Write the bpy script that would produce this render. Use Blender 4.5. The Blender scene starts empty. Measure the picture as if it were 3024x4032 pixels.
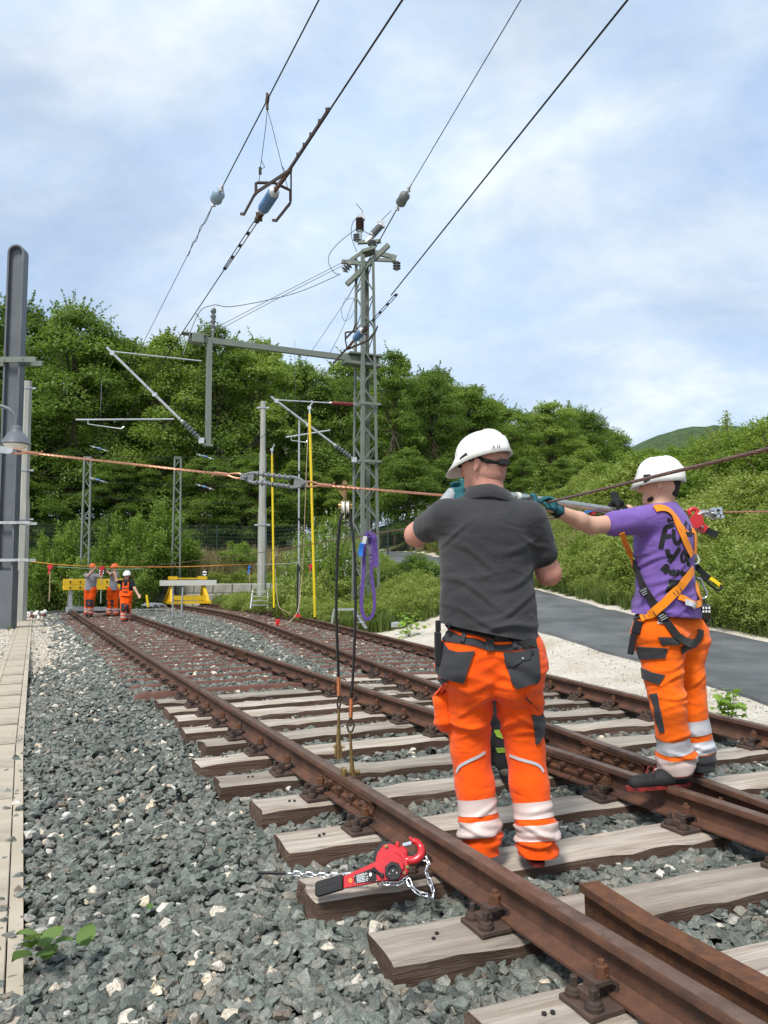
import bpy, bmesh, math, random
import numpy as np
from mathutils import Vector, Matrix, noise
from mathutils.bvhtree import BVHTree
rnd = random.Random(7); nrg = np.random.default_rng(11)
scene = bpy.context.scene
col = scene.collection
rad = math.radians
# ------------------------------------------------------------------ camera
PITCH, ROLL, CZ = rad(4.8), rad(0.3), 1.31
FPX = 0.751 * 4032                      # focal length in photo pixels
cam_d = bpy.data.cameras.new('camera'); cam = bpy.data.objects.new('camera', cam_d); col.objects.link(cam)
cam.location = (0, 0, CZ)
cam.rotation_euler = (Matrix.Rotation(rad(90) + PITCH, 3, 'X') @ Matrix.Rotation(-ROLL, 3, 'Z')).to_euler()
cam_d.sensor_fit = 'VERTICAL'; cam_d.sensor_height = 34.6; cam_d.lens = 34.6 * 0.751
cam_d.clip_start = 0.05; cam_d.clip_end = 4000
scene.camera = cam
# ------------------------------------------------------------------ sky, sun, exposure
SUN_EL, SUN_AZ = rad(56), rad(205)      # azimuth clockwise from +Y: high, a little behind and left of the camera
world = bpy.data.worlds.new('World'); scene.world = world; world.use_nodes = True
wt = world.node_tree; wn = wt.nodes; wl = wt.links; wn.clear()
sky = wn.new('ShaderNodeTexSky'); sky.sky_type = 'NISHITA'; sky.sun_disc = False
sky.sun_elevation = SUN_EL; sky.sun_rotation = SUN_AZ; sky.air_density = 1.0; sky.dust_density = 1.6; sky.ozone_density = 1.4
wtc = wn.new('ShaderNodeTexCoord'); sep = wn.new('ShaderNodeSeparateXYZ'); wl.new(wtc.outputs['Generated'], sep.inputs[0])
def wmath(op, a, b=None, c=None):
    m = wn.new('ShaderNodeMath'); m.operation = op
    for i, v in enumerate((a, b, c)):
        if v is None: continue
        if isinstance(v, (int, float)): m.inputs[i].default_value = v
        else: wl.new(v, m.inputs[i])
    return m.outputs[0]
zz = wmath('ADD', wmath('MAXIMUM', sep.outputs[2], 0.0), 0.34)
cmb = wn.new('ShaderNodeCombineXYZ')
wl.new(wmath('DIVIDE', sep.outputs[0], zz), cmb.inputs[0]); wl.new(wmath('DIVIDE', sep.outputs[1], zz), cmb.inputs[1])
def wnoise(scale, detail, rough, dist, loc):
    mp = wn.new('ShaderNodeMapping'); mp.inputs['Location'].default_value = loc; mp.inputs['Scale'].default_value = (1.0, 1.15, 1.0)
    mp.inputs['Rotation'].default_value = (0, 0, rad(35))
    wl.new(cmb.outputs[0], mp.inputs[0])
    n_ = wn.new('ShaderNodeTexNoise'); n_.inputs['Scale'].default_value = scale; n_.inputs['Detail'].default_value = detail
    n_.inputs['Roughness'].default_value = rough; n_.inputs['Distortion'].default_value = dist
    wl.new(mp.outputs[0], n_.inputs['Vector']); return n_.outputs['Fac']
def wramp(fac, stops):
    r_ = wn.new('ShaderNodeValToRGB'); cr = r_.color_ramp
    while len(cr.elements) < len(stops): cr.elements.new(0.5)
    for e, (p, c) in zip(cr.elements, stops): e.position = p; e.color = (*c, 1) if len(c) == 3 else c
    wl.new(fac, r_.inputs[0]); return r_.outputs[0]
cover = wramp(wnoise(1.5, 7, 0.55, 0.2, (3.1, 1.7, 0)), [(0.33, (.50,) * 3), (0.48, (.80,) * 3), (0.62, (1,) * 3)])
tone = wramp(wnoise(2.3, 8, 0.58, 0.3, (7.7, 4.2, 1.0)), [(0.36, (4.1, 5.3, 7.1)), (0.49, (5.0, 6.0, 7.2)), (0.64, (6.9, 7.4, 7.8))])
mixn = wn.new('ShaderNodeMix'); mixn.data_type = 'RGBA'
wl.new(cover, mixn.inputs['Factor']); wl.new(sky.outputs[0], mixn.inputs[6]); wl.new(tone, mixn.inputs[7])
bg = wn.new('ShaderNodeBackground'); bg.inputs['Strength'].default_value = 0.093
wo = wn.new('ShaderNodeOutputWorld'); wl.new(mixn.outputs[2], bg.inputs[0]); wl.new(bg.outputs[0], wo.inputs[0])
sun_d = bpy.data.lights.new('sun', 'SUN'); sun_d.energy = 2.5; sun_d.angle = rad(12); sun_d.color = (1.0, 0.955, 0.88)
sun = bpy.data.objects.new('sun', sun_d); col.objects.link(sun)
sd = Vector((math.sin(SUN_AZ) * math.cos(SUN_EL), math.cos(SUN_AZ) * math.cos(SUN_EL), math.sin(SUN_EL)))
sun.rotation_euler = sd.to_track_quat('Z', 'Y').to_euler(); sun.location = (0, 0, 60)
vs = scene.view_settings; vs.view_transform = 'Standard'; vs.look = 'None'; vs.exposure = 0.68; vs.gamma = 1.0; vs.use_curve_mapping = False
scene.render.engine = 'CYCLES'
cy = scene.cycles; cy.use_denoising = True; cy.max_bounces = 4; cy.diffuse_bounces = 3; cy.glossy_bounces = 2; cy.transmission_bounces = 3; cy.use_adaptive_sampling = True; cy.adaptive_threshold = .02; cy.transparent_max_bounces = 6
cy.caustics_reflective = False; cy.caustics_refractive = False
try: cy.denoiser = 'OPENIMAGEDENOISE'
except Exception: pass
# ------------------------------------------------------------------ geometry of the place
_M = cam.rotation_euler.to_matrix()
def ray(px, py): return _M @ Vector(((px - 1512) / FPX, (2016 - py) / FPX, -1.0))
def at(px, py, Y):                       # the point that the photo shows at (px, py), Y metres ahead
    d = ray(px, py); k = Y / d.y
    return Vector((d.x * k, Y, CZ + d.z * k))
def atz(px, py, z):                      # the same on the level z
    d = ray(px, py); k = (z - CZ) / d.z
    return Vector((d.x * k, d.y * k, z))
TH = rad(25.26); T1 = Vector((-math.sin(TH), math.cos(TH), 0)); N1 = Vector((math.cos(TH), math.sin(TH), 0))
TH2 = rad(17.64); T2 = Vector((-math.sin(TH2), math.cos(TH2), 0)); N2 = Vector((math.cos(TH2), math.sin(TH2), 0))
CL1, CL2 = 1.735, 3.240                  # left track: lateral place of its rails
def lp(s, c, z=0.0): return T1 * s + N1 * c + Vector((0, 0, z))
CR = 3.99 * math.cos(TH2)                # right track: lateral place of its centre line
S20 = 20.0 / math.cos(TH2) - 0.0
S_ARC = 18.9                             # where the right track starts to bend
R_ARC = 78.0
def rtrack(s):                           # centre of right track and its direction
    if s <= S_ARC: return T2 * s + N2 * CR, TH2
    a = min((s - S_ARC) / R_ARC, TH - TH2 + .04); p0 = T2 * S_ARC + N2 * CR
    cen = p0 - N2 * R_ARC
    p = cen + Vector((math.cos(TH2 + a), math.sin(TH2 + a), 0)) * R_ARC
    extra = (s - S_ARC) - a * R_ARC
    th = TH2 + a
    return p + Vector((-math.sin(th), math.cos(th), 0)) * extra, th
def rp(s, off, z=0.0):
    p, th = rtrack(s); return p + Vector((math.cos(th), math.sin(th), 0)) * off + Vector((0, 0, z))
HALF = 0.7525
def sm(a, b, x):
    t = min(1, max(0, (x - a) / (b - a))); return t * t * (3 - 2 * t)
def interp(x, xs, ys): return float(np.interp(x, xs, ys))
def path_z(y): return interp(y, [4, 10, 14, 18, 24, 41, 60], [-.20, -.13, 0.02, .27, .78, 2.5, 3.6])
PATH = [(7.2, 4.0), (6.05, 8.0), (5.85, 11.5), (5.15, 15.5), (3.95, 20.5), (2.95, 26), (2.1, 32), (1.2, 38), (-0.2, 44), (-3.0, 51), (-8, 57)]  # centre line of the asphalt path
def path_c(y): return interp(y, [p[1] for p in PATH], [p[0] for p in PATH])
PW = 1.72
def ground_z(x, y):
    s, c = x * T1.x + y * T1.y, x * N1.x + y * N1.y
    # track bed
    bed = -0.092 + 0.044 * sm(8.6, 9.6, s) - .030 * sm(1.75, 1.3, c) * sm(10, 8.5, s)
    z = bed + (-0.30 - bed) * sm(1.15, 0.2, c)
    z = z if s < 14 else z + (-.17 - z) * sm(1.1, .6, c) * sm(14, 20, s)
    s2, c2 = x * T2.x + y * T2.y, x * N2.x + y * N2.y
    # right of the right track
    xe = (CR + HALF + 0.35) / math.cos(TH2) - y * math.tan(TH2)
    if y > 19: xe = rp(min(s2, 40), HALF + 0.45).x if s2 < 45 else -9
    pc = path_c(y)
    z_r = z + (-0.17 - z) * sm(xe, xe + 0.5, x)
    d = x - (pc - PW)
    z = z_r + (path_z(y) - z_r) * sm(min(-.3, (xe + 0.6) - (pc - PW)), 0, d)
    e = x - (pc + PW + 0.25)
    if e > 0: z += min(4.3, 0.30 * min(e, 1.2) + 0.42 * max(0, e - 1.2)) * (1 - .30 * sm(24, 44, y))
    # bank behind the block wall at the end of the tracks
    w = sm(36.3, 37.1, y + 0.10 * (x + 10)) * sm(1.5, -2.5, x - (pc - PW))
    zb = 0.95 + 0.26 * max(0, min(6, y - 37.2)) + 0.14 * max(0, y - 43)
    z = z + (max(z, zb) - z) * w
    if y > 60: z += (y - 60) * 0.02
    return z
# ------------------------------------------------------------------ building helpers
def link(o, parent=None, top=True):
    col.objects.link(o)
    if parent is not None:
        o.parent = parent
        if parent.type == 'EMPTY': o.location = -Vector(parent.location)
    return o
def tag(o, label, cat, group=None, kind=None):
    o['label'] = label
    if cat: o['category'] = cat
    if group: o['group'] = group
    if kind: o['kind'] = kind
    return o
def empty(name, loc, label, cat, group=None):
    o = bpy.data.objects.new(name, None); o.empty_display_size = 0.1; o.location = loc; col.objects.link(o)
    return tag(o, label, cat, group)
class MB:
    """collects shapes; build() links them as one mesh object"""
    def __init__(s): s.v = []; s.f = []; s.m = []; s.cm = 0
    def add(s, vs, fs):
        b = len(s.v); s.v += [tuple(p) for p in vs]; s.f += [tuple(i + b for i in f) for f in fs]; s.m += [s.cm] * len(fs); return s
    def box(s, c, sz, R=None, bev=0.0):
        c = Vector(c); hx, hy, hz = sz[0] / 2, sz[1] / 2, sz[2] / 2
        if bev <= 0:
            P = [Vector((x, y, z)) for z in (-hz, hz) for (x, y) in ((-hx, -hy), (hx, -hy), (hx, hy), (-hx, hy))]
            F = [(3, 2, 1, 0), (4, 5, 6, 7), (0, 1, 5, 4), (1, 2, 6, 5), (2, 3, 7, 6), (3, 0, 4, 7)]
        else:
            b = min(bev, hx * .9, hy * .9, hz * .9); P = []; F = []
            def ring(z, i):
                x, y = hx - i, hy - i; k = b if i == 0 else b * .4
                return [(-x + k, -y, z), (x - k, -y, z), (x, -y + k, z), (x, y - k, z), (x - k, y, z), (-x + k, y, z), (-x, y - k, z), (-x, -y + k, z)]
            for z, i in ((-hz, b), (-hz + b, 0), (hz - b, 0), (hz, b)): P += [Vector(q) for q in ring(z, i)]
            for r in range(3):
                for k in range(8): F.append((r * 8 + k, r * 8 + (k + 1) % 8, (r + 1) * 8 + (k + 1) % 8, (r + 1) * 8 + k))
            F.append(tuple(reversed(range(8)))); F.append(tuple(range(24, 32)))
        if R is not None: P = [R @ p for p in P]
        return s.add([p + c for p in P], F)
    def bar(s, a, b, w, h, up=(0, 0, 1)):            # box beam from a to b
        a, b = Vector(a), Vector(b); d = (b - a); L = d.length; d = d / L
        up = Vector(up); r = d.cross(up)
        if r.length < 1e-4: r = d.cross(Vector((1, 0, 0)))
        r.normalize(); u = r.cross(d)
        P = [a + r * x + u * y + d * z for z in (0, L) for (x, y) in ((-w / 2, -h / 2), (w / 2, -h / 2), (w / 2, h / 2), (-w / 2, h / 2))]
        return s.add(P, [(3, 2, 1, 0), (4, 5, 6, 7), (0, 1, 5, 4), (1, 2, 6, 5), (2, 3, 7, 6), (3, 0, 4, 7)])
    def angle(s, a, b, w, t, r, u):                  # L section
        a, b, r, u = Vector(a), Vector(b), Vector(r), Vector(u)
        prof = [(0, 0), (w, 0), (w, t), (t, t), (t, w), (0, w)]
        P = [p + r * x + u * y for p in (a, b) for (x, y) in prof]
        F = [tuple(reversed(range(6))), tuple(range(6, 12))] + [(i, (i + 1) % 6, 6 + (i + 1) % 6, 6 + i) for i in range(6)]
        return s.add(P, F)
    def tube(s, pts, r, n=8, cap=True):
        pts = [Vector(p) for p in pts]; rs = r if isinstance(r, (list, tuple)) else [r] * len(pts)
        b = len(s.v); prev = None; V = []; F = []
        for i, p in enumerate(pts):
            d = (pts[min(i + 1, len(pts) - 1)] - pts[max(i - 1, 0)])
            d = d.normalized() if d.length > 1e-9 else Vector((0, 0, 1))
            if prev is None:
                a = d.cross(Vector((0, 0, 1)))
                if a.length < 1e-3: a = d.cross(Vector((1, 0, 0)))
            else: a = prev - d * prev.dot(d)
            a.normalize(); prev = a; c = d.cross(a)
            for k in range(n):
                t = 2 * math.pi * k / n; V.append(p + (a * math.cos(t) + c * math.sin(t)) * rs[i])
        for i in range(len(pts) - 1):
            for k in range(n): F.append((i * n + k, i * n + (k + 1) % n, (i + 1) * n + (k + 1) % n, (i + 1) * n + k))
        if cap: F.append(tuple(reversed(range(n)))); F.append(tuple(range((len(pts) - 1) * n, len(pts) * n)))
        return s.add(V, F)
    def lathe(s, a, b, prof, n=14):                  # prof: (distance along a->b in metres, radius)
        a, b = Vector(a), Vector(b); d = (b - a).normalized()
        return s.tube_exact([a + d * x for x, r in prof], [max(r, 1e-4) for x, r in prof], d, n)
    def tube_exact(s, pts, rs, d, n):
        a = d.cross(Vector((0, 0, 1)))
        if a.length < 1e-3: a = d.cross(Vector((1, 0, 0)))
        a.normalize(); c = d.cross(a); V = []; F = []
        for p, r in zip(pts, rs):
            for k in range(n):
                t = 2 * math.pi * k / n; V.append(p + (a * math.cos(t) + c * math.sin(t)) * r)
        for i in range(len(pts) - 1):
            for k in range(n): F.append((i * n + k, i * n + (k + 1) % n, (i + 1) * n + (k + 1) % n, (i + 1) * n + k))
        F.append(tuple(reversed(range(n)))); F.append(tuple(range((len(pts) - 1) * n, len(pts) * n)))
        return s.add(V, F)
    def prism(s, poly, z0, z1, M=None):              # polygon (x,y) raised from z0 to z1
        n = len(poly); V = [Vector((x, y, z)) for z in (z0, z1) for x, y in poly]
        if M is not None: V = [M @ v for v in V]
        return s.add(V, [tuple(reversed(range(n))), tuple(range(n, 2 * n))] + [(i, (i + 1) % n, n + (i + 1) % n, n + i) for i in range(n)])
    def mesh(s, name, mats, smooth=False):
        me = bpy.data.meshes.new(name); me.from_pydata(s.v, [], s.f)
        for m in (mats if isinstance(mats, (list, tuple)) else [mats]): me.materials.append(m)
        if any(s.m): me.polygons.foreach_set('material_index', s.m)
        if smooth:
            me.polygons.foreach_set('use_smooth', [True] * len(s.f))
            if smooth != 'all': me.set_sharp_from_angle(angle=rad(38))
        me.update(); return me
    def build(s, name, mats, parent=None, smooth=False):
        return link(bpy.data.objects.new(name, s.mesh(name, mats, smooth)), parent)
def inst(name, me, parent, M=None, label=None):      # a part that shares mesh data
    o = bpy.data.objects.new(name, me); col.objects.link(o)
    if parent is not None: o.parent = parent
    if M is not None: o.matrix_local = M
    return o
def copy_tree(o, parent=None):
    c = o.copy(); col.objects.link(c)
    if parent is not None: c.parent = parent
    for ch in list(o.children): copy_tree(ch, c)
    return c
ORD = 'first second third fourth fifth sixth seventh eighth ninth tenth eleventh twelfth thirteenth fourteenth fifteenth sixteenth seventeenth eighteenth nineteenth twentieth'.split()
def ordinal(i):
    if i < 20: return ORD[i]
    t = {2: 'twenty', 3: 'thirty', 4: 'forty'}[(i + 1) // 10]
    return t + '-' + ORD[(i + 1) % 10 - 1] if (i + 1) % 10 else {'thirty': 'thirtieth', 'twenty': 'twentieth', 'forty': 'fortieth'}[t]
# ------------------------------------------------------------------ materials
MAT = {}
def mat(name, c1, c2=None, scale=6, rough=.7, metal=0., bump=0., bscale=60, detail=5, lo=.35, hi=.65, spec=.35, stretch=None, c3=None, s3=2.0, lo3=.55, hi3=.7, bdetail=4, coat=0.):
    m = bpy.data.materials.new(name); m.use_nodes = True; t = m.node_tree; N = t.nodes; L = t.links
    b = N['Principled BSDF']; b.inputs['Roughness'].default_value = rough; b.inputs['Metallic'].default_value = metal
    b.inputs['Specular IOR Level'].default_value = spec; b.inputs['Base Color'].default_value = (*c1, 1)
    if coat: b.inputs['Coat Weight'].default_value = coat; b.inputs['Coat Roughness'].default_value = .15
    tc = N.new('ShaderNodeTexCoord'); vec = tc.outputs['Object']
    if stretch:
        mp = N.new('ShaderNodeMapping'); mp.inputs['Scale'].default_value = stretch; L.new(vec, mp.inputs[0])
        oi = N.new('ShaderNodeObjectInfo'); cb = N.new('ShaderNodeMath'); cb.operation = 'MULTIPLY'; cb.inputs[1].default_value = 37.0
        L.new(oi.outputs['Random'], cb.inputs[0]); L.new(cb.outputs[0], mp.inputs['Location']); vec = mp.outputs[0]
    def nz(sc, de, ro=.55):
        n = N.new('ShaderNodeTexNoise'); n.inputs['Scale'].default_value = sc; n.inputs['Detail'].default_value = de; n.inputs['Roughness'].default_value = ro
        L.new(vec, n.inputs['Vector']); return n.outputs['Fac']
    def rng(f, a, c):
        r = N.new('ShaderNodeMapRange'); r.inputs[1].default_value = a; r.inputs[2].default_value = c; L.new(f, r.inputs[0]); return r.outputs[0]
    def mix(f, A, B):
        x = N.new('ShaderNodeMix'); x.data_type = 'RGBA'; L.new(f, x.inputs['Factor'])
        for i, q in ((6, A), (7, B)):
            if isinstance(q, tuple): x.inputs[i].default_value = (*q, 1)
            else: L.new(q, x.inputs[i])
        return x.outputs[2]
    cur = None
    if c2 is not None: cur = mix(rng(nz(scale, detail), lo, hi), c1, c2); L.new(cur, b.inputs['Base Color'])
    if c3 is not None: cur = mix(rng(nz(s3, 7, .62), lo3, hi3), cur if cur is not None else c1, c3); L.new(cur, b.inputs['Base Color'])
    if stretch and cur is not None and name.startswith('wood'):
        v = N.new('ShaderNodeMapRange'); v.inputs[3].default_value = .62; v.inputs[4].default_value = 1.12; L.new(oi.outputs['Random'], v.inputs[0]); x = N.new('ShaderNodeMix'); x.data_type = 'RGBA'; x.blend_type = 'MULTIPLY'; x.inputs['Factor'].default_value = 1; L.new(cur, x.inputs[6]); L.new(v.outputs[0], x.inputs[7]); L.new(x.outputs[2], b.inputs['Base Color'])
    if bump:
        bn = N.new('ShaderNodeBump'); bn.inputs['Strength'].default_value = bump; bn.inputs['Distance'].default_value = .01
        L.new(nz(bscale, bdetail, .6), bn.inputs['Height']); L.new(bn.outputs[0], b.inputs['Normal'])
    MAT[name] = m; return m
mat('rail_rust', (.072, .036, .024), (.130, .058, .033), 9, .72, bump=.35, bscale=120, c3=(.040, .027, .022), s3=3, lo3=.5, hi3=.75)
mat('rail_head', (.120, .072, .052), (.170, .112, .084), 14, .42, metal=.25, bump=.2, bscale=140, c3=(.070, .040, .028), s3=5)
mat('rust_orange', (.150, .062, .028), (.085, .040, .024), 25, .8, bump=.4, bscale=160)
mat('iron_dark', (.050, .038, .033), (.075, .046, .034), 30, .6, metal=.2, bump=.3, bscale=180)
mat('plate', (.062, .044, .037), (.095, .056, .040), 22, .75, bump=.3, bscale=160)
mat('steel_sleeper', (.150, .066, .044), (.105, .052, .040), 7, .8, bump=.3, bscale=90, c3=(.20, .13, .10), s3=6, lo3=.58, hi3=.75)
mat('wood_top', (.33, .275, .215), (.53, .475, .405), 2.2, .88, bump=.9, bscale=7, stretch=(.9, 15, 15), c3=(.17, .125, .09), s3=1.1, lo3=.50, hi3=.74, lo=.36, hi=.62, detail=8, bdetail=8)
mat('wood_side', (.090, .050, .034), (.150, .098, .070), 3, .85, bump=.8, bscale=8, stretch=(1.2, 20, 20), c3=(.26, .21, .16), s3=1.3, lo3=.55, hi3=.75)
mat('wood_crack', (.10, .08, .06), rough=.95)
mat('concrete', (.38, .325, .245), (.46, .40, .315), 3, .9, bump=.25, bscale=60, c3=(.27, .24, .19), s3=1.1)
mat('concrete_pole', (.33, .335, .30), (.42, .42, .375), 4, .9, bump=.2, bscale=70, c3=(.27, .24, .20), s3=2, stretch=(1, 1, .25))
mat('block', (.30, .285, .25), (.41, .39, .35), 3, .95, bump=.5, bscale=25, c3=(.17, .175, .13), s3=1.1)
mat('asphalt', (.100, .107, .110), (.145, .150, .150), 1.2, .9, bump=.7, bscale=120, c3=(.080, .084, .086), s3=.5, lo3=.45, hi3=.6, detail=9)
mat('gravel_pale', (.53, .48, .40), (.62, .58, .52), 24, .95, bump=.8, bscale=70, c3=(.40, .36, .30), s3=1.0, detail=8, bdetail=8)
mat('soil', (.045, .045, .042), (.075, .072, .068), 20, .95, bump=.6, bscale=60)
mat('turf', (.055, .075, .022), (.115, .115, .045), 2.5, .95, bump=.6, bscale=30)
mat('mast_green', (.155, .180, .150), (.185, .205, .175), 3, .55, bump=.1, bscale=50, spec=.4)
mat('mast_grey', (.105, .115, .130), (.125, .135, .150), 2, .45, spec=.4, c3=(.15, .16, .175), s3=.8)
mat('galv', (.42, .43, .44), (.55, .56, .57), 9, .42, metal=.6, spec=.5)
mat('alu', (.62, .63, .65), rough=.35, metal=.7)
mat('chrome', (.72, .73, .75), rough=.22, metal=1.0)
mat('steel_pipe', (.40, .395, .385), (.48, .47, .46), 12, .33, metal=.85)
mat('wire_dark', (.030, .028, .028), rough=.6, metal=.3)
mat('wire_grey', (.16, .165, .17), rough=.5, metal=.4)
mat('copper', (.50, .255, .160), (.38, .19, .12), 60, .42, metal=.55, bump=.0)
mat('bronze_wire', (.235, .135, .100), (.17, .10, .08), 40, .45, metal=.5)
mat('copper_sleeve', (.55, .20, .085), (.42, .15, .07), 40, .35, metal=.7)
mat('brass', (.34, .235, .095), (.24, .165, .075), 40, .42, metal=.7)
mat('insul_blue', (.085, .180, .345), rough=.42, spec=.45)
mat('insul_pale', (.23, .33, .42), rough=.45, spec=.45)
mat('insul_grey', (.165, .175, .180), rough=.55, spec=.4)
mat('insul_red', (.21, .030, .032), rough=.35, spec=.5)
mat('insul_brown', (.070, .038, .028), rough=.35, spec=.5)
mat('black_rubber', (.014, .014, .016), rough=.55, bump=.15, bscale=150)
mat('black_cable', (.012, .012, .014), rough=.38, spec=.5)
mat('white_plastic', (.78, .76, .70), rough=.4)
mat('red_paint', (.60, .020, .028), (.52, .016, .022), 9, .30, spec=.5, coat=.3)
mat('black_paint', (.015, .014, .015), rough=.4, spec=.45)
mat('yellow_paint', (.78, .50, .020), (.70, .43, .018), 5, .5, bump=.08, bscale=40, c3=(.55, .36, .05), s3=3)
mat('yellow_rod', (.86, .62, .012), rough=.38, spec=.5)
mat('white_board', (.60, .59, .55), (.70, .69, .66), 6, .8, bump=.2, bscale=30, stretch=(1, 12, 12))
mat('white_paint', (.80, .80, .78), rough=.5)
mat('orange_rope', (.72, .30, .07), (.60, .22, .05), 30, .8)
mat('green_rope', (.20, .34, .24), rough=.8)
mat('tan_rope', (.48, .36, .22), rough=.85)
mat('blue_strap', (.025, .17, .62), rough=.6)
mat('purple_strap', (.120, .062, .270), (.10, .05, .235), 30, .75, bump=.4, bscale=180)
mat('sign_black', (.012, .012, .013), rough=.4)
mat('fence_green', (.020, .045, .035), rough=.55)
mat('bark', (.075, .058, .043), (.115, .092, .070), 8, .95, bump=.8, bscale=20, stretch=(1, 1, .3))
mat('twig', (.10, .085, .050), rough=.9)
mat('fence_wire', (.045, .075, .065), rough=.5)
# ================================================================== ground
def ground_material():
    m = bpy.data.materials.new('ground'); m.use_nodes = True; t = m.node_tree; N = t.nodes; L = t.links; b = N['Principled BSDF']
    b.inputs['Roughness'].default_value = .95; b.inputs['Specular IOR Level'].default_value = .2
    tc = N.new('ShaderNodeTexCoord')
    def nz(sc, de, ro=.6):
        n = N.new('ShaderNodeTexNoise'); n.inputs['Scale'].default_value = sc; n.inputs['Detail'].default_value = de; n.inputs['Roughness'].default_value = ro
        L.new(tc.outputs['Object'], n.inputs['Vector']); return n.outputs['Fac']
    def ramp(f, st):
        r = N.new('ShaderNodeValToRGB'); cr = r.color_ramp
        while len(cr.elements) < len(st): cr.elements.new(.5)
        for e, (p, c) in zip(cr.elements, st): e.position = p; e.color = (*c, 1)
        L.new(f, r.inputs[0]); return r.outputs[0]
    def mth(op, a, c):
        x = N.new('ShaderNodeMath'); x.operation = op
        for i, v in enumerate((a, c)):
            if isinstance(v, (int, float)): x.inputs[i].default_value = v
            else: L.new(v, x.inputs[i])
        return x.outputs[0]
    def mix(f, A, B):
        x = N.new('ShaderNodeMix'); x.data_type = 'RGBA'; L.new(f, x.inputs['Factor']); L.new(A, x.inputs[6]); L.new(B, x.inputs[7]); return x.outputs[2]
    def mask(name, k=.5, w=.12):
        a = N.new('ShaderNodeAttribute'); a.attribute_name = name
        v = mth('ADD', a.outputs['Fac'], mth('MULTIPLY', mth('SUBTRACT', nz(3.5, 6), .5), .9))
        r = N.new('ShaderNodeMapRange'); r.inputs[1].default_value = k - w; r.inputs[2].default_value = k + w; L.new(v, r.inputs[0]); return r.outputs[0]
    turf = ramp(nz(1.7, 8), [(.3, (.050, .062, .020)), (.5, (.085, .100, .030)), (.7, (.16, .145, .065))])
    grav = ramp(nz(42, 9, .7), [(.30, (.36, .32, .27)), (.47, (.58, .53, .45)), (.62, (.70, .66, .59))])
    big = ramp(nz(.9, 5), [(.35, (.78, .74, .68)), (.6, (1, 1, 1))])
    mm = N.new('ShaderNodeMix'); mm.data_type = 'RGBA'; mm.blend_type = 'MULTIPLY'; mm.inputs['Factor'].default_value = 1; L.new(grav, mm.inputs[6]); L.new(big, mm.inputs[7])
    soil = ramp(nz(26, 6), [(.3, (.028, .030, .030)), (.7, (.070, .072, .068))])
    c = mix(mask('grav'), turf, mm.outputs[2]); c = mix(mask('bed'), c, soil); L.new(c, b.inputs['Base Color'])
    bn = N.new('ShaderNodeBump'); bn.inputs['Strength'].default_value = .9; bn.inputs['Distance'].default_value = .02
    L.new(nz(55, 8, .7), bn.inputs['Height']); L.new(bn.outputs[0], b.inputs['Normal'])
    return m
def build_ground():
    xs = np.concatenate([[-1400, -600, -250, -120, -70], np.arange(-45, -16, 1.5), np.arange(-16, 16, .45), np.arange(16, 46, 1.5), [70, 120, 250, 600, 1400]])
    ys = np.concatenate([[-300, -60, -20], np.arange(-8, 0, 1.0), np.arange(0, 26, .45), np.arange(26, 64, 1.0), [70, 80, 95, 120, 180, 300, 600, 1500]])
    V = []; gr = []; bd = []
    for y in ys:
        for x in xs:
            z = ground_z(x, min(max(y, -4), 75))
            if abs(x) > 60 or y > 75 : z = max(z, 1.0)
            V.append((x, y, z))
            s, c = x * T1.x + y * T1.y, x * N1.x + y * N1.y
            s2 = x * T2.x + y * T2.y
            xe = (rp(min(max(s2, -5), 36), HALF + .75)).x if y > -3 else 5
            inbed = c > -.05 and x < xe + .1 and y < 35.6
            white_left = (c < .75 and s > 12.5) or c < .1
            if inbed: V[-1] = (x, y, z - .05)
            bd.append(1.0 if inbed and not (c < .95 and s > 15) else 0.0)
            pc = path_c(y)
            g = (x >= xe - .3 and x < pc + PW + .45 and y < 20.5) or (c < 1.2 and y < 33.5 and x > -17 and (s > 11 or c < -.3)) or (abs(x - pc) < PW + .3 and y < 60)
            gr.append(1.0 if g else 0.0)
    nx, ny = len(xs), len(ys)
    F = [(j * nx + i, j * nx + i + 1, (j + 1) * nx + i + 1, (j + 1) * nx + i) for j in range(ny - 1) for i in range(nx - 1)]
    me = bpy.data.meshes.new('ground'); me.from_pydata(V, [], F)
    for nm, dat in (('grav', gr), ('bed', bd)):
        a = me.attributes.new(nm, 'FLOAT', 'POINT'); a.data.foreach_set('value', dat)
    me.polygons.foreach_set('use_smooth', [True] * len(F)); me.materials.append(ground_material())
    o = bpy.data.objects.new('ground', me); col.objects.link(o); o['kind'] = 'structure'; o['label'] = 'ground of pale gravel, track bed and grassy banks'
    return o
GROUND = build_ground()
# asphalt path: a real slab with a slightly ragged edge
def build_path():
    mb = MB(); V = []; P = []
    ys = np.arange(4, 57, .35)
    pts = []
    for y in ys: pts.append(Vector((path_c(y), y, path_z(y))))
    for i, p in enumerate(pts):
        d = (pts[min(i + 1, len(pts) - 1)] - pts[max(i - 1, 0)]); d.z = 0; d.normalize(); r = Vector((d.y, -d.x, 0))
        e1 = .05 * noise.noise((i * .35, 3, 1)) + .02 * rnd.uniform(-1, 1); e2 = .05 * noise.noise((i * .35, 9, 4)) + .02 * rnd.uniform(-1, 1)
        for k, (o, dz) in enumerate(((-PW - .05 + e1, -.06), (-PW + e1, .035), (-.6, .05), (.6, .05), (PW + e2, .035), (PW + .05 + e2, -.06))):
            q = p + r * o
            V.append((q.x, q.y, q.z + dz))
    n = len(pts); F = [(i * 6 + k, i * 6 + k + 1, (i + 1) * 6 + k + 1, (i + 1) * 6 + k) for i in range(n - 1) for k in range(5)]
    mb.add(V, F); o = mb.build('asphalt_path', MAT['asphalt'], smooth=True); o['kind'] = 'structure'; o['label'] = 'grey asphalt path climbing along the bank'
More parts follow.
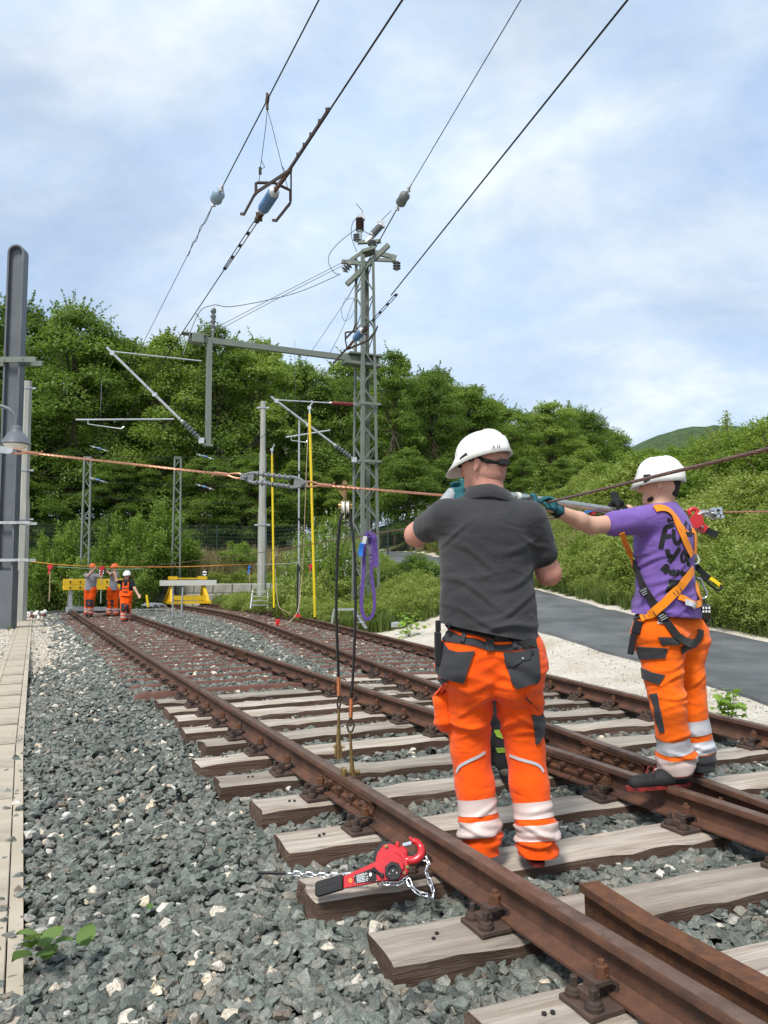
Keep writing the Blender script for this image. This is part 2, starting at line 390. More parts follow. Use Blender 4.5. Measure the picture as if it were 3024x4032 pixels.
build_path()
# ================================================================== rails
RAILP = [(.0625, 0), (.0625, .010), (.030, .022), (.011, .034), (.0075, .055), (.0075, .098), (.012, .109), (.0335, .117), (.0335, .139), (.029, .146), (.016, .149)]
RAILP = RAILP + [(-x, z) for x, z in reversed(RAILP)]
def sweep_rail(name, pts, label, group='running rails', z0=.02, prof=RAILP):
    mb = MB(); n = len(prof); V = []; F = []
    for i, p in enumerate(pts):
        d = pts[min(i + 1, len(pts) - 1)] - pts[max(i - 1, 0)]; d.normalize(); r = Vector((d.y, -d.x, 0))
        V += [p + r * x + Vector((0, 0, z + z0)) for x, z in prof]
    for i in range(len(pts) - 1):
        for k in range(n): F.append((i * n + k, i * n + (k + 1) % n, (i + 1) * n + (k + 1) % n, (i + 1) * n + k))
    F.append(tuple(range(n))); F.append(tuple(reversed(range((len(pts) - 1) * n, len(pts) * n))))
    mb.add(V, F)
    top = {9, 10, 11}
    mb.m = [1 if (i < (len(pts) - 1) * n and (i % n) in top) else 0 for i in range(len(F))]
    o = mb.build(name, [MAT['rail_rust'], MAT['rail_head']], smooth=True)
    tag(o, label, 'rail', group); return o
def rng_pts(fn, a, b, st=.5):
    k = max(1, int(round((b - a) / st))); return [fn(a + (b - a) * i / k) for i in range(k + 1)]
J1, J2, J3 = 4.13, 4.02, 4.55
railL1n = sweep_rail('rail', rng_pts(lambda s: lp(s, CL1), -3, J1 - .004), 'rusty near length of the outer rail, running out beside the red hoist')
railL1 = sweep_rail('rail', rng_pts(lambda s: lp(s, CL1), J1 + .004, 31.1), 'rusty outer rail of the track with the yellow and grey buffer, beyond the earthing clamp')
railL2n = sweep_rail('rail', rng_pts(lambda s: lp(s, CL2), -3, J2 - .004), 'rail under the dark shoe of the man in the purple shirt')
railL2 = sweep_rail('rail', rng_pts(lambda s: lp(s, CL2), J2 + .004, 31.1), 'rail running behind the orange trousers to the walking woman')
railR1n = sweep_rail('rail', rng_pts(lambda s: rp(s, -HALF), -2, J3 - .004), 'rail under the red heel of the man in the purple shirt')
railR1 = sweep_rail('rail', rng_pts(lambda s: rp(s, -HALF), J3 + .004, 36.4), 'inner rail of the curving track that ends at the yellow buffer frame')
railR2 = sweep_rail('rail', rng_pts(lambda s: rp(s, HALF), -2, 36.4), 'rail next to the pale gravel, curving off behind the yellow rods')
# check rail inside the near rail: an L-shaped guard
CHK = [(-.045, 0), (.045, 0), (.045, .012), (.012, .03), (.010, .128), (.040, .134), (.040, .178), (-.040, .178), (-.040, .150), (-.018, .138), (-.016, .03), (-.045, .012)]
chk_pts = [lp(s, CL1 + .150 + (.035 * sm(2.15, 2.33, s) if s > 2.15 else 0)) for s in np.linspace(-2, 2.33, 14)]
chk = sweep_rail('check_rail', chk_pts, 'short rust-orange check rail beside the near rail', None, z0=.012, prof=CHK)
chk.data.materials[0] = MAT['rust_orange']; chk.data.materials[1] = MAT['rust_orange']
def hexnut(mb, c, ax, r, h, M=None):
    ax = Vector(ax).normalized(); c = Vector(c)
    a = ax.orthogonal().normalized(); b = ax.cross(a)
    P = [(a * math.cos(k * math.pi / 3) + b * math.sin(k * math.pi / 3)) * r for k in range(6)]
    V = [c + p for p in P] + [c + p + ax * h * .85 for p in P] + [c + p * .82 + ax * h for p in P]
    F = [tuple(reversed(range(6))), tuple(range(12, 18))] + [(i, (i + 1) % 6, 6 + (i + 1) % 6, 6 + i) for i in range(6)] + [(6 + i, 6 + (i + 1) % 6, 12 + (i + 1) % 6, 12 + i) for i in range(6)]
    mb.add(V, F)
def fishplate(rail, s0, fn, side, th):
    """splice bar bolted to the web at s0; side +1 right, -1 left"""
    d = Vector((-math.sin(th), math.cos(th), 0)); r = Vector((d.y, -d.x, 0)) * side
    p = fn(s0); mb = MB(); L = .34
    prof = [(.011, .035), (.032, .030), (.034, .048), (.020, .060), (.020, .090), (.034, .103), (.034, .112), (.012, .112)]
    V = [p + d * y + r * x + Vector((0, 0, z + .02)) for y in (-L, L) for x, z in prof]; n = len(prof)
    F = [tuple(range(n)), tuple(reversed(range(n, 2 * n)))] + [(i, (i + 1) % n, n + (i + 1) % n, n + i) for i in range(n)]
    mb.add(V, F); o = mb.build('fishplate', MAT['rust_orange'], rail)
    for k in (-.24, -.09, .09, .24):
        m2 = MB(); c = p + d * k + r * .020 + Vector((0, 0, .095)); m2.tube_exact([c, c + r * .006], [.026, .026], r.normalized(), 14); hexnut(m2, c + r * .006, r, .021, .020)
        m2.tube_exact([c + r * .02, c + r * .042], [.010, .010], r.normalized(), 10)
        m2.build('bolt', MAT['rail_rust'], o)
    return o
for rail, s0, c in ((railL1, J1, CL1), (railL2, J2, CL2)):
    for sd_ in (-1, 1): fishplate(rail, s0, lambda s, c=c: lp(s, c), sd_, TH)
for sd_ in (-1, 1): fishplate(railR1, J3, lambda s: rp(s, -HALF), sd_, TH2)
for rail, s0, c, sg in ((railL1, 21.5, CL1, -1), (railL2, 15.6, CL2, -1), (railL2, 12.2, CL2, -1)): fishplate(rail, s0, lambda s, c=c: lp(s, c), sg, TH)
fishplate(railR1, 15.3, lambda s: rp(s, -HALF), -1, TH2); fishplate(railR2, 12.3, lambda s: rp(s, HALF), -1, TH2)
# ================================================================== sleepers and their fastenings
def _bm(): return MB()
mb = MB(); mb.box((0, 0, .010), (.37, .155, .020), bev=.004); ME_PLATE = mb.mesh('base_plate', MAT['plate'])
mb = MB(); mb.tube_exact([Vector((0, 0, .0)), Vector((0, 0, .012)), Vector((0, 0, .016))], [.029, .029, .022], Vector((0, 0, 1)), 14)
mb.tube_exact([Vector((0, 0, .014)), Vector((0, 0, .022)), Vector((0, 0, .028))], [.026, .024, .014], Vector((0, 0, 1)), 12)
mb.box((0, 0, .042), (.022, .022, .034), bev=.003); ME_SCREW = mb.mesh('coach_screw', MAT['iron_dark'], True)
mb = MB()   # clip: stepped clamp reaching from the plate rib over the rail foot (towards -x)
prof = [(-.040, .018), (-.040, .034), (-.022, .046), (.028, .046), (.028, .0), (.052, 0), (.052, .030), (.040, .030), (.040, .058), (-.018, .058), (-.050, .040), (-.050, .018)]
V = [(x, y, z) for y in (-.030, .030) for x, z in prof]; n_ = len(prof)
mb.add(V, [tuple(reversed(range(n_))), tuple(range(n_, 2 * n_))] + [((i + 1) % n_, i, n_ + i, n_ + (i + 1) % n_) for i in range(n_)])
mb.box((.046, 0, .016), (.036, .072, .032), bev=.004); ME_CLIP = mb.mesh('rail_clip', MAT['plate'])
mb = MB(); c0 = Vector((0, 0, .058)); mb.tube_exact([c0, c0 + Vector((0, 0, .012))], [.024, .024], Vector((0, 0, 1)), 12); hexnut(mb, (0, 0, .070), (0, 0, 1), .023, .026)
mb.tube_exact([Vector((0, 0, .09)), Vector((0, 0, .108))], [.012, .011], Vector((0, 0, 1)), 10); ME_NUT = mb.mesh('clip_bolt', MAT['rust_orange'], True)
mb = MB()   # small spring clip for the steel sleepers
mb.box((.010, 0, .012), (.075, .07, .024), bev=.005); mb.tube([(-.035, -.02, .03), (.0, -.02, .055), (.04, -.015, .04), (.05, 0, .03)], .010, 7); mb.tube([(-.035, .02, .03), (.0, .02, .055), (.04, .015, .04), (.05, 0, .03)], .010, 7)
mb.tube_exact([Vector((.012, 0, .02)), Vector((.012, 0, .066))], [.015, .015], Vector((0, 0, 1)), 8); ME_SCLIP = mb.mesh('spring_clip', MAT['iron_dark'], True)
mb = MB(); mb.tube_exact([Vector((0, 0, -.002)), Vector((0, 0, .004)), Vector((0, 0, .006))], [.008, .008, .005], Vector((0, 0, 1)), 8); ME_NAIL = mb.mesh('date_nail', MAT['wire_dark'], True)
def wood_mesh(L, W=.26, H=.16, seed=0):
    """an aged sleeper: origin at left end, x along, top near z=0; slightly warped, chipped edges"""
    r = random.Random(seed); nx = max(8, int(L / .12)); V = []; F = []; M = []
    # section: bottom left -> up -> across top -> down (in y,z)
    sec = [(-W / 2, -H), (-W / 2, -H * .5), (-W / 2, -.012), (-W / 2 + .012, 0), (-W * .17, .003), (W * .17, .003), (W / 2 - .012, 0), (W / 2, -.012), (W / 2, -H * .5), (W / 2, -H)]
    k = len(sec); ph = r.uniform(0, 50)
    for i in range(nx + 1):
        x = L * i / nx
        for j, (y, z) in enumerate(sec):
            e = .009 * noise.noise((x * 2.1 + ph, j * .9, 1.3)) + .005 * noise.noise((x * 9 + ph, j * 1.7, 4.2))
            ex = (.028 * noise.noise((ph, j * .8, 9)) if i in (0, nx) else 0)
            dz = -.010 * max(0, noise.noise((x * 5 + ph, j * 3.1, 7))) * (2.2 if j in (2, 3, 6, 7) else 1) if 2 <= j <= 7 else 0
            V.append((x + ex, y + (e if j < 3 or j > 6 else e * .3), z + dz * 1.4 + .3 * e))
    for i in range(nx):
        for j in range(k - 1):
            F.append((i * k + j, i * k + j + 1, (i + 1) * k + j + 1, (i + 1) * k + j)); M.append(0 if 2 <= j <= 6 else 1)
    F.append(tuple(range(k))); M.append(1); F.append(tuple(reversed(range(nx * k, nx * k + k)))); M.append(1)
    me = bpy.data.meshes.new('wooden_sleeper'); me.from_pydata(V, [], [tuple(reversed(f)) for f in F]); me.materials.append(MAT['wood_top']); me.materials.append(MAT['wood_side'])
    me.polygons.foreach_set('material_index', M); me.update(); return me
def fasten_wood(slp, x, a):
    """plate with screws, clips and bolts under a rail at distance x along the sleeper, turned by a"""
    pl = inst('base_plate', ME_PLATE, slp, Matrix.Translation((x, 0, .001)) @ Matrix.Rotation(a, 4, 'Z'))
    for sx in (-1, 1):
        for sy in (-1, 1): inst('coach_screw', ME_SCREW, pl, Matrix.Translation((sx * .148, sy * .046, .020)) @ Matrix.Rotation(rnd.uniform(0, 3), 4, 'Z'))
        R = Matrix.Rotation(0 if sx > 0 else math.pi, 4, 'Z')
        inst('rail_clip', ME_CLIP, pl, Matrix.Translation((sx * .085, 0, .020)) @ R); inst('clip_bolt', ME_NUT, pl, Matrix.Translation((sx * .078, 0, .020)) @ R @ Matrix.Rotation(rnd.uniform(0, 1), 4, 'Z'))
def cross(o, d, p0, dr):          # distance along o+d*x where it meets the line p0+dr*k
    den = d.x * dr.y - d.y * dr.x; w = p0 - o; return (w.x * dr.y - w.y * dr.x) / den
W_S = [-.4, .2, .80, 1.38, 1.96, 2.55, 3.15, 3.76, 4.42, 5.05, 5.69, 6.31, 6.89, 7.48, 8.02, 8.61]
ANG_F = rad(21.4)                 # long switch sleepers stand square to the mean of both tracks
for i, s in enumerate(W_S):
    long_ = s < 5.5; a = ANG_F if long_ else TH
    d = Vector((math.cos(a), math.sin(a), 0)); over = .50 + rnd.uniform(-.06, .06)
    if i == 6: over = .60
    if 6.1 < s: over = .42 + rnd.uniform(-.05, .05)
    o0 = lp(s, CL1) - d * over
    L = (cross(o0, d, rp(0, HALF), T2) + .52 + rnd.uniform(-.05, .05)) if long_ else 2.5
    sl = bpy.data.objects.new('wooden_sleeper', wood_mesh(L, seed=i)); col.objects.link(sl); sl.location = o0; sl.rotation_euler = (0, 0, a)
    k = i - 2
    where = {5: 'wooden sleeper under the near bolted plate by the short check rail', 6: 'wooden sleeper with the red hoist lying on its end', 7: 'wooden sleeper just behind the red lever hoist'}.get(i)
    tag(sl, where or ('pale weathered wooden sleeper, %s from the camera' % ordinal(max(k, 0)) if k >= 0 else 'pale wooden sleeper nearest the camera, %s' % ('cut by the frame' if k == -1 else 'out of the picture')), 'sleeper', 'wooden sleepers')
    xr = [(cross(o0, d, lp(0, c), T1), TH - a) for c in (CL1, CL2)] + ([(cross(o0, d, rp(0, q), T2), TH2 - a) for q in (-HALF, HALF)] if long_ else [])
    for x, da in xr:
        if long_ and s < 2.2 and abs(x - xr[1][0]) < .02: pass
        fasten_wood(sl, x, da)
    for q in (0, 1): inst('date_nail', ME_NAIL, sl, Matrix.Translation((.20 + q * .028, rnd.uniform(-.02, .02), .003)))
    sl.rotation_euler.x = rad(rnd.uniform(-.6, .6))
for i, s2 in enumerate(np.arange(6.05, 9.75, .61)):
    sl = bpy.data.objects.new('wooden_sleeper', wood_mesh(2.5, seed=40 + i)); col.objects.link(sl); sl.location = rp(s2, -1.25); sl.rotation_euler = (0, 0, TH2)
    tag(sl, 'short pale wooden sleeper under the curving track, %s beyond the standing men' % ordinal(i), 'sleeper', 'wooden sleepers')
    for x in (1.25 - HALF, 1.25 + HALF): fasten_wood(sl, x, 0)
def steel_mesh(L=2.62):
    st = [0, .035, .09, .17, .3, L - .3, L - .17, L - .09, L - .035, L]; zt = [-.085, -.045, -.016, -.003, 0, 0, -.003, -.016, -.045, -.085]; wt_ = [.072, .066, .058, .052, .050, .050, .052, .058, .066, .072]
    V = []; F = []
    for x, z, w in zip(st, zt, wt_):
        V += [(x, -w - .035, z - .09), (x, -w - .012, z - .012), (x, -w, z), (x, w, z), (x, w + .012, z - .012), (x, w + .035, z - .09)]
    for i in range(len(st) - 1):
        for j in range(5): F.append((i * 6 + j + 1, i * 6 + j, (i + 1) * 6 + j, (i + 1) * 6 + j + 1))
    F.append((0, 1, 2, 3, 4, 5)); F.append(tuple(reversed(range((len(st) - 1) * 6, len(st) * 6))))
    me = bpy.data.meshes.new('steel_sleeper'); me.from_pydata(V, [], F); me.materials.append(MAT['steel_sleeper'])
    me.polygons.foreach_set('use_smooth', [True] * len(F)); me.set_sharp_from_angle(angle=rad(40)); me.update(); return me
ME_STEEL = steel_mesh()
def steel(loc, ang, label):
    o = bpy.data.objects.new('steel_sleeper', ME_STEEL); col.objects.link(o); o.location = loc; o.rotation_euler = (0, 0, ang); tag(o, label, 'sleeper', 'steel sleepers')
    for x in (1.31 - HALF, 1.31 + HALF):
        for sx in (-1, 1): inst('spring_clip', ME_SCLIP, o, Matrix.Translation((x + sx * .078, 0, .003)) @ Matrix.Rotation(0 if sx > 0 else math.pi, 4, 'Z'))
    return o
for i, s in enumerate(np.arange(9.22, 31.0, .625)): steel(lp(s, 2.4875 - 1.31, .012), TH, 'rust-red steel sleeper under the workers\' track, %s beyond the wooden ones' % ordinal(i))
for i, s in enumerate(np.arange(9.95, 36, .63)):
    p, th = rtrack(s); steel(rp(s, -1.31, .012), th, 'rust-red steel sleeper of the curving track, %s beyond its wooden ones' % ordinal(i))
# ================================================================== cable duct along the track
def duct_c(s): return interp(s, [-3, 8, 15, 33], [-.17, -.14, -.03, .26])
def duct_z(s): return interp(s, [-3, 8, 14, 33], [-.275, -.265, -.15, -.13])
duct = empty('cable_duct', lp(3, duct_c(3), duct_z(3)), 'narrow concrete cable duct with slab covers along the ballast edge', 'cable duct')
mb = MB(); mb.box((0, 0, -.03), (.290, .992, .06), bev=.004); ME_COVER = mb.mesh('cover_slab', MAT['concrete'])
for s in np.arange(-2.2, 33, 1.0):
    o = inst('cover_slab', ME_COVER, duct); p = lp(s, duct_c(s), duct_z(s) + rnd.uniform(-.003, .003)); o.location = p - Vector(duct.location)
    o.rotation_euler = (rnd.uniform(-.003, .003), rnd.uniform(-.003, .003), TH - math.atan((duct_c(s + .3) - duct_c(s - .3)) / .6))
for sg in (-1, 1):
    mb = MB(); pts = [lp(s, duct_c(s) + sg * .182, duct_z(s) - .052) for s in np.arange(-2.5, 33.2, .6)]
    for a, b in zip(pts[:-1], pts[1:]): mb.bar(a, b, .062, .10)
    mb.build('duct_wall', MAT['concrete'], duct)
# ================================================================== stones
def stone_mesh(seed, mt, n=13, flat=.62):
    r = random.Random(seed); bm = bmesh.new()
    ax = (r.uniform(.85, 1.25), r.uniform(.65, .95), r.uniform(.45, .75) * flat / .62)
    for _ in range(n):
        v = Vector((r.gauss(0, 1), r.gauss(0, 1), r.gauss(0, 1))).normalized() * r.uniform(.82, 1.08); bm.verts.new((v.x * ax[0] * .5, v.y * ax[1] * .5, v.z * ax[2] * .5))
    h = bmesh.ops.convex_hull(bm, input=bm.verts); 
    bmesh.ops.delete(bm, geom=[g for g in h['geom_interior'] if isinstance(g, bmesh.types.BMVert)], context='VERTS')
    bmesh.ops.recalc_face_normals(bm, faces=bm.faces)
    me = bpy.data.meshes.new('stone'); bm.to_mesh(me); bm.free(); me.materials.append(mt); return me
def stone_material():
    m = bpy.data.materials.new('ballast_stone'); m.use_nodes = True; t = m.node_tree; N = t.nodes; L = t.links; b = N['Principled BSDF']
    b.inputs['Roughness'].default_value = .72; b.inputs['Specular IOR Level'].default_value = .35
    a = N.new('ShaderNodeAttribute'); a.attribute_type = 'INSTANCER'; a.attribute_name = 'tone'
    r = N.new('ShaderNodeValToRGB'); cr = r.color_ramp
    st = [(0, (.076, .084, .075)), (.20, (.127, .142, .124)), (.42, (.192, .208, .182)), (.58, (.155, .148, .128)), (.70, (.262, .268, .236)), (.80, (.190, .148, .105)), (.885, (.35, .34, .305)), (.93, (.64, .61, .55)), (1.0, (.62, .51, .36))]
    while len(cr.elements) < len(st): cr.elements.new(.5)
    for e, (p, c) in zip(cr.elements, st): e.position = p; e.color = (*c, 1)
    L.new(a.outputs['Fac'], r.inputs[0])
    tc = N.new('ShaderNodeTexCoord')
    n1 = N.new('ShaderNodeTexNoise'); n1.inputs['Scale'].default_value = 3.2; n1.inputs['Detail'].default_value = 7; n1.inputs['Roughness'].default_value = .7; L.new(tc.outputs['Object'], n1.inputs['Vector'])
    r2 = N.new('ShaderNodeValToRGB'); c2 = r2.color_ramp; c2.elements[0].position = .33; c2.elements[0].color = (.62, .62, .62, 1); c2.elements[1].position = .60; c2.elements[1].color = (1.25, 1.25, 1.25, 1)
    e = c2.elements.new(.72); e.color = (2.2, 2.2, 2.1, 1); L.new(n1.outputs['Fac'], r2.inputs[0])
    x = N.new('ShaderNodeMix'); x.data_type = 'RGBA'; x.blend_type = 'MULTIPLY'; x.inputs['Factor'].default_value = 1; L.new(r.outputs[0], x.inputs[6]); L.new(r2.outputs[0], x.inputs[7]); L.new(x.outputs[2], b.inputs['Base Color'])
    bn = N.new('ShaderNodeBump'); bn.inputs['Strength'].default_value = .5; bn.inputs['Distance'].default_value = .06; n2 = N.new('ShaderNodeTexNoise'); n2.inputs['Scale'].default_value = 7; n2.inputs['Detail'].default_value = 5
    L.new(tc.outputs['Object'], n2.inputs['Vector']); L.new(n2.outputs['Fac'], bn.inputs['Height']); L.new(bn.outputs[0], b.inputs['Normal'])
    return m
STONE_M = stone_material()
LIB = bpy.data.collections.new('library')            # sources for scattered stuff, not in the scene
STONE_ME = [stone_mesh(100 + i, STONE_M, n=rnd.choice((10, 12, 14, 16))) for i in range(16)]
stone_col = bpy.data.collections.new('stone_sources')
for me in STONE_ME: o = bpy.data.objects.new('stone_source', me); stone_col.objects.link(o)
def scatter(name, P, rot, scl, idx, source, label, parent=None, **attrs):
    """one object that instances the members of a source collection on given points (geometry nodes)"""
    me = bpy.data.meshes.new(name); me.from_pydata([tuple(p) for p in P], [], [])
    def put(n, ty, arr, key='value'):
        a = me.attributes.new(n, ty, 'POINT'); a.data.foreach_set(key, np.asarray(arr).ravel())
    put('rot', 'FLOAT_VECTOR', np.asarray(rot, np.float32), 'vector'); put('scl', 'FLOAT', np.asarray(scl, np.float32)); put('idx', 'INT', np.asarray(idx, np.int32))
    for k, v in attrs.items(): put(k, 'FLOAT', np.asarray(v, np.float32))
    o = bpy.data.objects.new(name, me); col.objects.link(o)
    ng = bpy.data.node_groups.new(name, 'GeometryNodeTree')
    ng.interface.new_socket('Geometry', in_out='INPUT', socket_type='NodeSocketGeometry'); ng.interface.new_socket('Geometry', in_out='OUTPUT', socket_type='NodeSocketGeometry')
    N = ng.nodes; L = ng.links; gi = N.new('NodeGroupInput'); go = N.new('NodeGroupOutput')
    ci = N.new('GeometryNodeCollectionInfo'); ci.inputs['Collection'].default_value = source; ci.inputs['Separate Children'].default_value = True; ci.inputs['Reset Children'].default_value = True
    m2p = N.new('GeometryNodeMeshToPoints'); L.new(gi.outputs[0], m2p.inputs[0])
    ip = N.new('GeometryNodeInstanceOnPoints'); L.new(m2p.outputs[0], ip.inputs['Points']); L.new(ci.outputs[0], ip.inputs['Instance']); ip.inputs['Pick Instance'].default_value = True
    def at_(n, ty):
        a = N.new('GeometryNodeInputNamedAttribute'); a.data_type = ty; a.inputs['Name'].default_value = n; return a.outputs['Attribute']
    L.new(at_('idx', 'INT'), ip.inputs['Instance Index']); e2r = N.new('FunctionNodeEulerToRotation'); L.new(at_('rot', 'FLOAT_VECTOR'), e2r.inputs[0]); L.new(e2r.outputs[0], ip.inputs['Rotation'])
    L.new(at_('scl', 'FLOAT'), ip.inputs['Scale']); L.new(ip.outputs[0], go.inputs[0])
    md = o.modifiers.new('scatter', 'NODES'); md.node_group = ng
    o['kind'] = 'stuff'; o['label'] = label
    return o
def in_view(p, m=.10):
    d = p - Vector((0, 0, CZ)); q = _M.transposed() @ d
    if q.z > -.3: return False
    u, v = -q.x / q.z, -q.y / q.z
    return abs(u) < .5 + m and -.67 - m < v < .67 + m
def bed_points():
    P, R, S, TN, D = [], [], [], [], []
    def lay(s0, s1, c0, c1, dens, size, layers=1):
        n = int((s1 - s0) * (c1 - c0) * dens)
        for _ in range(n):
            s, c = rnd.uniform(s0, s1), rnd.uniform(c0, c1); p = lp(s, c)
            if not in_view(Vector((p.x, p.y, -.1)), .10 + .25 / max(1, p.y)): continue
            # edges of the bed
            edge = .10 + .10 * noise.noise((s * .9, 2.2, 0)) + .05 * noise.noise((s * 4, 7.7, 0))
            if s > 11: edge += .80 * sm(11.5, 18, s) + .35 * noise.noise((s * .7, 9.2, 3)) * sm(11, 14, s)
            if c < edge - (rnd.random() ** 4) * .30: continue
            s2, c2 = p.dot(T2), p.dot(N2)
            q, th = rtrack(min(max(s2, 0), 36.5)); off = (p - q).dot(Vector((math.cos(th), math.sin(th), 0)))
            if off > HALF + .42 + .12 * noise.noise((s2 * 1.1, 5, 5)) + (rnd.random() ** 5) * .3: continue
            # keep the crown of sleepers clear near the camera: no stone whose middle lies within one
            z = ground_z(p.x, p.y)
            sz = size * rnd.choice((.45, .6, .75, .9, 1.0, 1.1, 1.25, 1.5))
            zz_ = z + rnd.uniform(-.012, .030)
            if c < 1.2: zz_ += .02 * noise.noise((p.x * 3, p.y * 3, 0))
            for rc in (CL1, CL2):
                if abs(c - rc) < .075: zz_ = min(zz_, -.075)
            if abs(abs(off) - HALF) < .075: zz_ = min(zz_, -.075)
            t = rnd.random()
            pw = .040 if s < 9 else .05
            if c < 1.0 and s < 6: pw = .052
            if c < 1.15 and s > 10: pw = .06 + .5 * sm(11, 20, s) * sm(1.5, .6, c)
            pw *= .4 + 1.3 * max(0, noise.noise((p.x * 2.2, p.y * 2.2, 6)) + .35); tn = rnd.uniform(.92, 1.0) if rnd.random() < pw else min(.89, abs(rnd.gauss(.36, .21) + .15 * noise.noise((p.x * 1.3, p.y * 1.3, 2))))
            P.append((p.x, p.y, zz_)); R.append((rnd.uniform(-.6, .6), rnd.uniform(-.6, .6), rnd.uniform(0, 6.28))); S.append(sz); TN.append(tn); D.append(p.y)
    lay(1.0, 3.6, -.05, 4.6, 1900, .066); lay(3.6, 5.0, -.05, 5.6, 1450, .064); lay(5.0, 9.0, -.1, 6.4, 850, .064); lay(9.0, 16, -.2, 7.6, 560, .074); lay(16, 31.5, -.2, 8.6, 240, .095); lay(31.5, 36, 3.5, 8.4, 220, .1)
    return P, R, S, TN, D
P, R, S, TN, D = bed_points()
order = sorted(range(len(P)), key=lambda i: -S[i] / max(.5, D[i]))
big = [i for i in order if in_view(Vector(P[i]), -.01)][:300]; bigset = set(big)
for i in big:        # the stones that show largest are objects of their own, parts of the ground
    o = inst('ballast_stone', STONE_ME[i % 16], GROUND); o.location = P[i]; o.rotation_euler = R[i]; o.scale = (S[i],) * 3; o['tone'] = TN[i]
rest = [i for i in range(len(P)) if i not in bigset]
scatter('track_ballast', [P[i] for i in rest], [R[i] for i in rest], [S[i] for i in rest], [i % 16 for i in rest], stone_col, 'grey-green crushed stone ballast between and beside the rails', tone=[TN[i] for i in rest])
# pale gravel by the asphalt path and beside the duct
P, R, S, TN = [], [], [], []
for _ in range(15000):
    y = 3 + 14 * rnd.random() ** 1.3; xe = rp(y / math.cos(TH2), HALF + .35).x; xp = path_c(y) - PW + .1
    x = xe + (xp - xe) * (rnd.random() ** 1.15); p = Vector((x, y, 0))
    if not in_view(Vector((x, y, -.1)), .08): continue
    P.append((x, y, ground_z(x, y) + .002)); S.append(rnd.uniform(.012, .034) * (1.3 if rnd.random() < .1 else 1)); TN.append(rnd.uniform(.90, 1.0) if rnd.random() < .9 else rnd.uniform(.3, .8))
for _ in range(15000):
    s = rnd.uniform(9, 32); c = rnd.uniform(-1.6, 1.1)
    if abs(c - duct_c(s)) < .2 + (.03 if rnd.random() < .9 else -.1): continue
    p = lp(s, c)
    if not in_view(Vector((p.x, p.y, -.1)), .05): continue
    P.append((p.x, p.y, ground_z(p.x, p.y) + .006)); S.append(rnd.uniform(.025, .065)); TN.append(rnd.uniform(.90, 1.0) if rnd.random() < .85 else rnd.uniform(.3, .85))
scatter('pale_gravel', P, [(rnd.uniform(-.5, .5), rnd.uniform(-.5, .5), rnd.uniform(0, 6)) for _ in P], S, [i % 16 for i in range(len(P))], stone_col, 'pale limestone gravel between the track and the asphalt path', tone=TN)
# ================================================================== overhead line: masts, arms, wires
def sheds(mb, a, b, r0, r1, n, seg=14):
    a, b = Vector(a), Vector(b); L = (b - a).length; prof = [(0, r0)]
    for i in range(n):
        x = L * (i + .15) / n; w = L / n
        prof += [(x, r0), (x + w * .35, r1), (x + w * .50, r1), (x + w * .62, r0)]
    prof.append((L, r0)); mb.lathe(a, b, prof, seg); return mb
def insulator(name, a, b, r0, r1, n, mt, parent, caps=True):
    a, b = Vector(a), Vector(b); d = (b - a).normalized(); mb = MB(); sheds(mb, a, b, r0, r1, n); o = mb.build(name, MAT[mt], parent, True)
    if caps:
        m2 = MB(); L = (b - a).length * .12
        m2.lathe(a - d * L, a, [(0, r0 * .6), (L * .4, r0 * 1.1), (L, r0 * 1.1)], 10); m2.lathe(b, b + d * L, [(0, r0 * 1.1), (L * .6, r0 * 1.1), (L, r0 * .6)], 10); m2.build('end_fitting', MAT['galv'], o, True)
    return o
def lattice(name, base, H, w0, w1, rot, label, panel=.58, ch=.10, t=.012, group=None, bar=.05):
    e = empty(name, base, label, 'mast', group); base = Vector(base)
    R = Matrix.Rotation(rot, 3, 'Z'); cs = [(-1, -1), (1, -1), (1, 1), (-1, 1)]
    def cpt(k, z): w = (w0 + (w1 - w0) * z / H) / 2; return base + R @ Vector((cs[k][0] * w, cs[k][1] * w, z))
    for k in range(4):
        mb = MB(); r = R @ Vector((-cs[k][0], 0, 0)); u = R @ Vector((0, -cs[k][1], 0)); mb.angle(cpt(k, 0), cpt(k, H), ch, t, r, u); mb.build('chord', MAT['mast_green'], e)
    n = int(H / panel)
    for k in range(4):
        k2 = (k + 1) % 4; nrm = (cpt(k, 0) + cpt(k2, 0)) / 2 - base; nrm.z = 0; nrm.normalize()
        for i in range(n):
            za, zb = H * i / n, H * (i + 1) / n
            a, b = (cpt(k, za), cpt(k2, zb)) if (i + k) % 2 == 0 else (cpt(k2, za), cpt(k, zb))
            dd = (b - a).normalized(); mb = MB(); mb.bar(a + dd * .03 - nrm * .018, b - dd * .03 - nrm * .018, bar, .010, nrm.cross(dd)) if False else mb.bar(a + dd * .03 - nrm * .018, b - dd * .03 - nrm * .018, .010, bar, dd.cross(nrm))
            mb.build('brace', MAT['mast_green'], e)
    return e, cpt
MY = 24.0; mx = at(1440, 2300, MY).x; MBASE = Vector((mx, MY, ground_z(mx, MY) - .1))
mast, mcp = lattice('lattice_mast', MBASE, 11.55 - MBASE.z, .66, .46, rad(32), 'grey-green lattice steel mast carrying the cross beam, behind the grey polo man')
mb = MB(); mb.box(MBASE + Vector((0, 0, .12)), (1.0, 1.0, .35), Matrix.Rotation(rad(32), 3, 'Z'), .03); mb.build('footing', MAT['concrete'], mast)
def mzp(px, py): return at(px, py, MY)
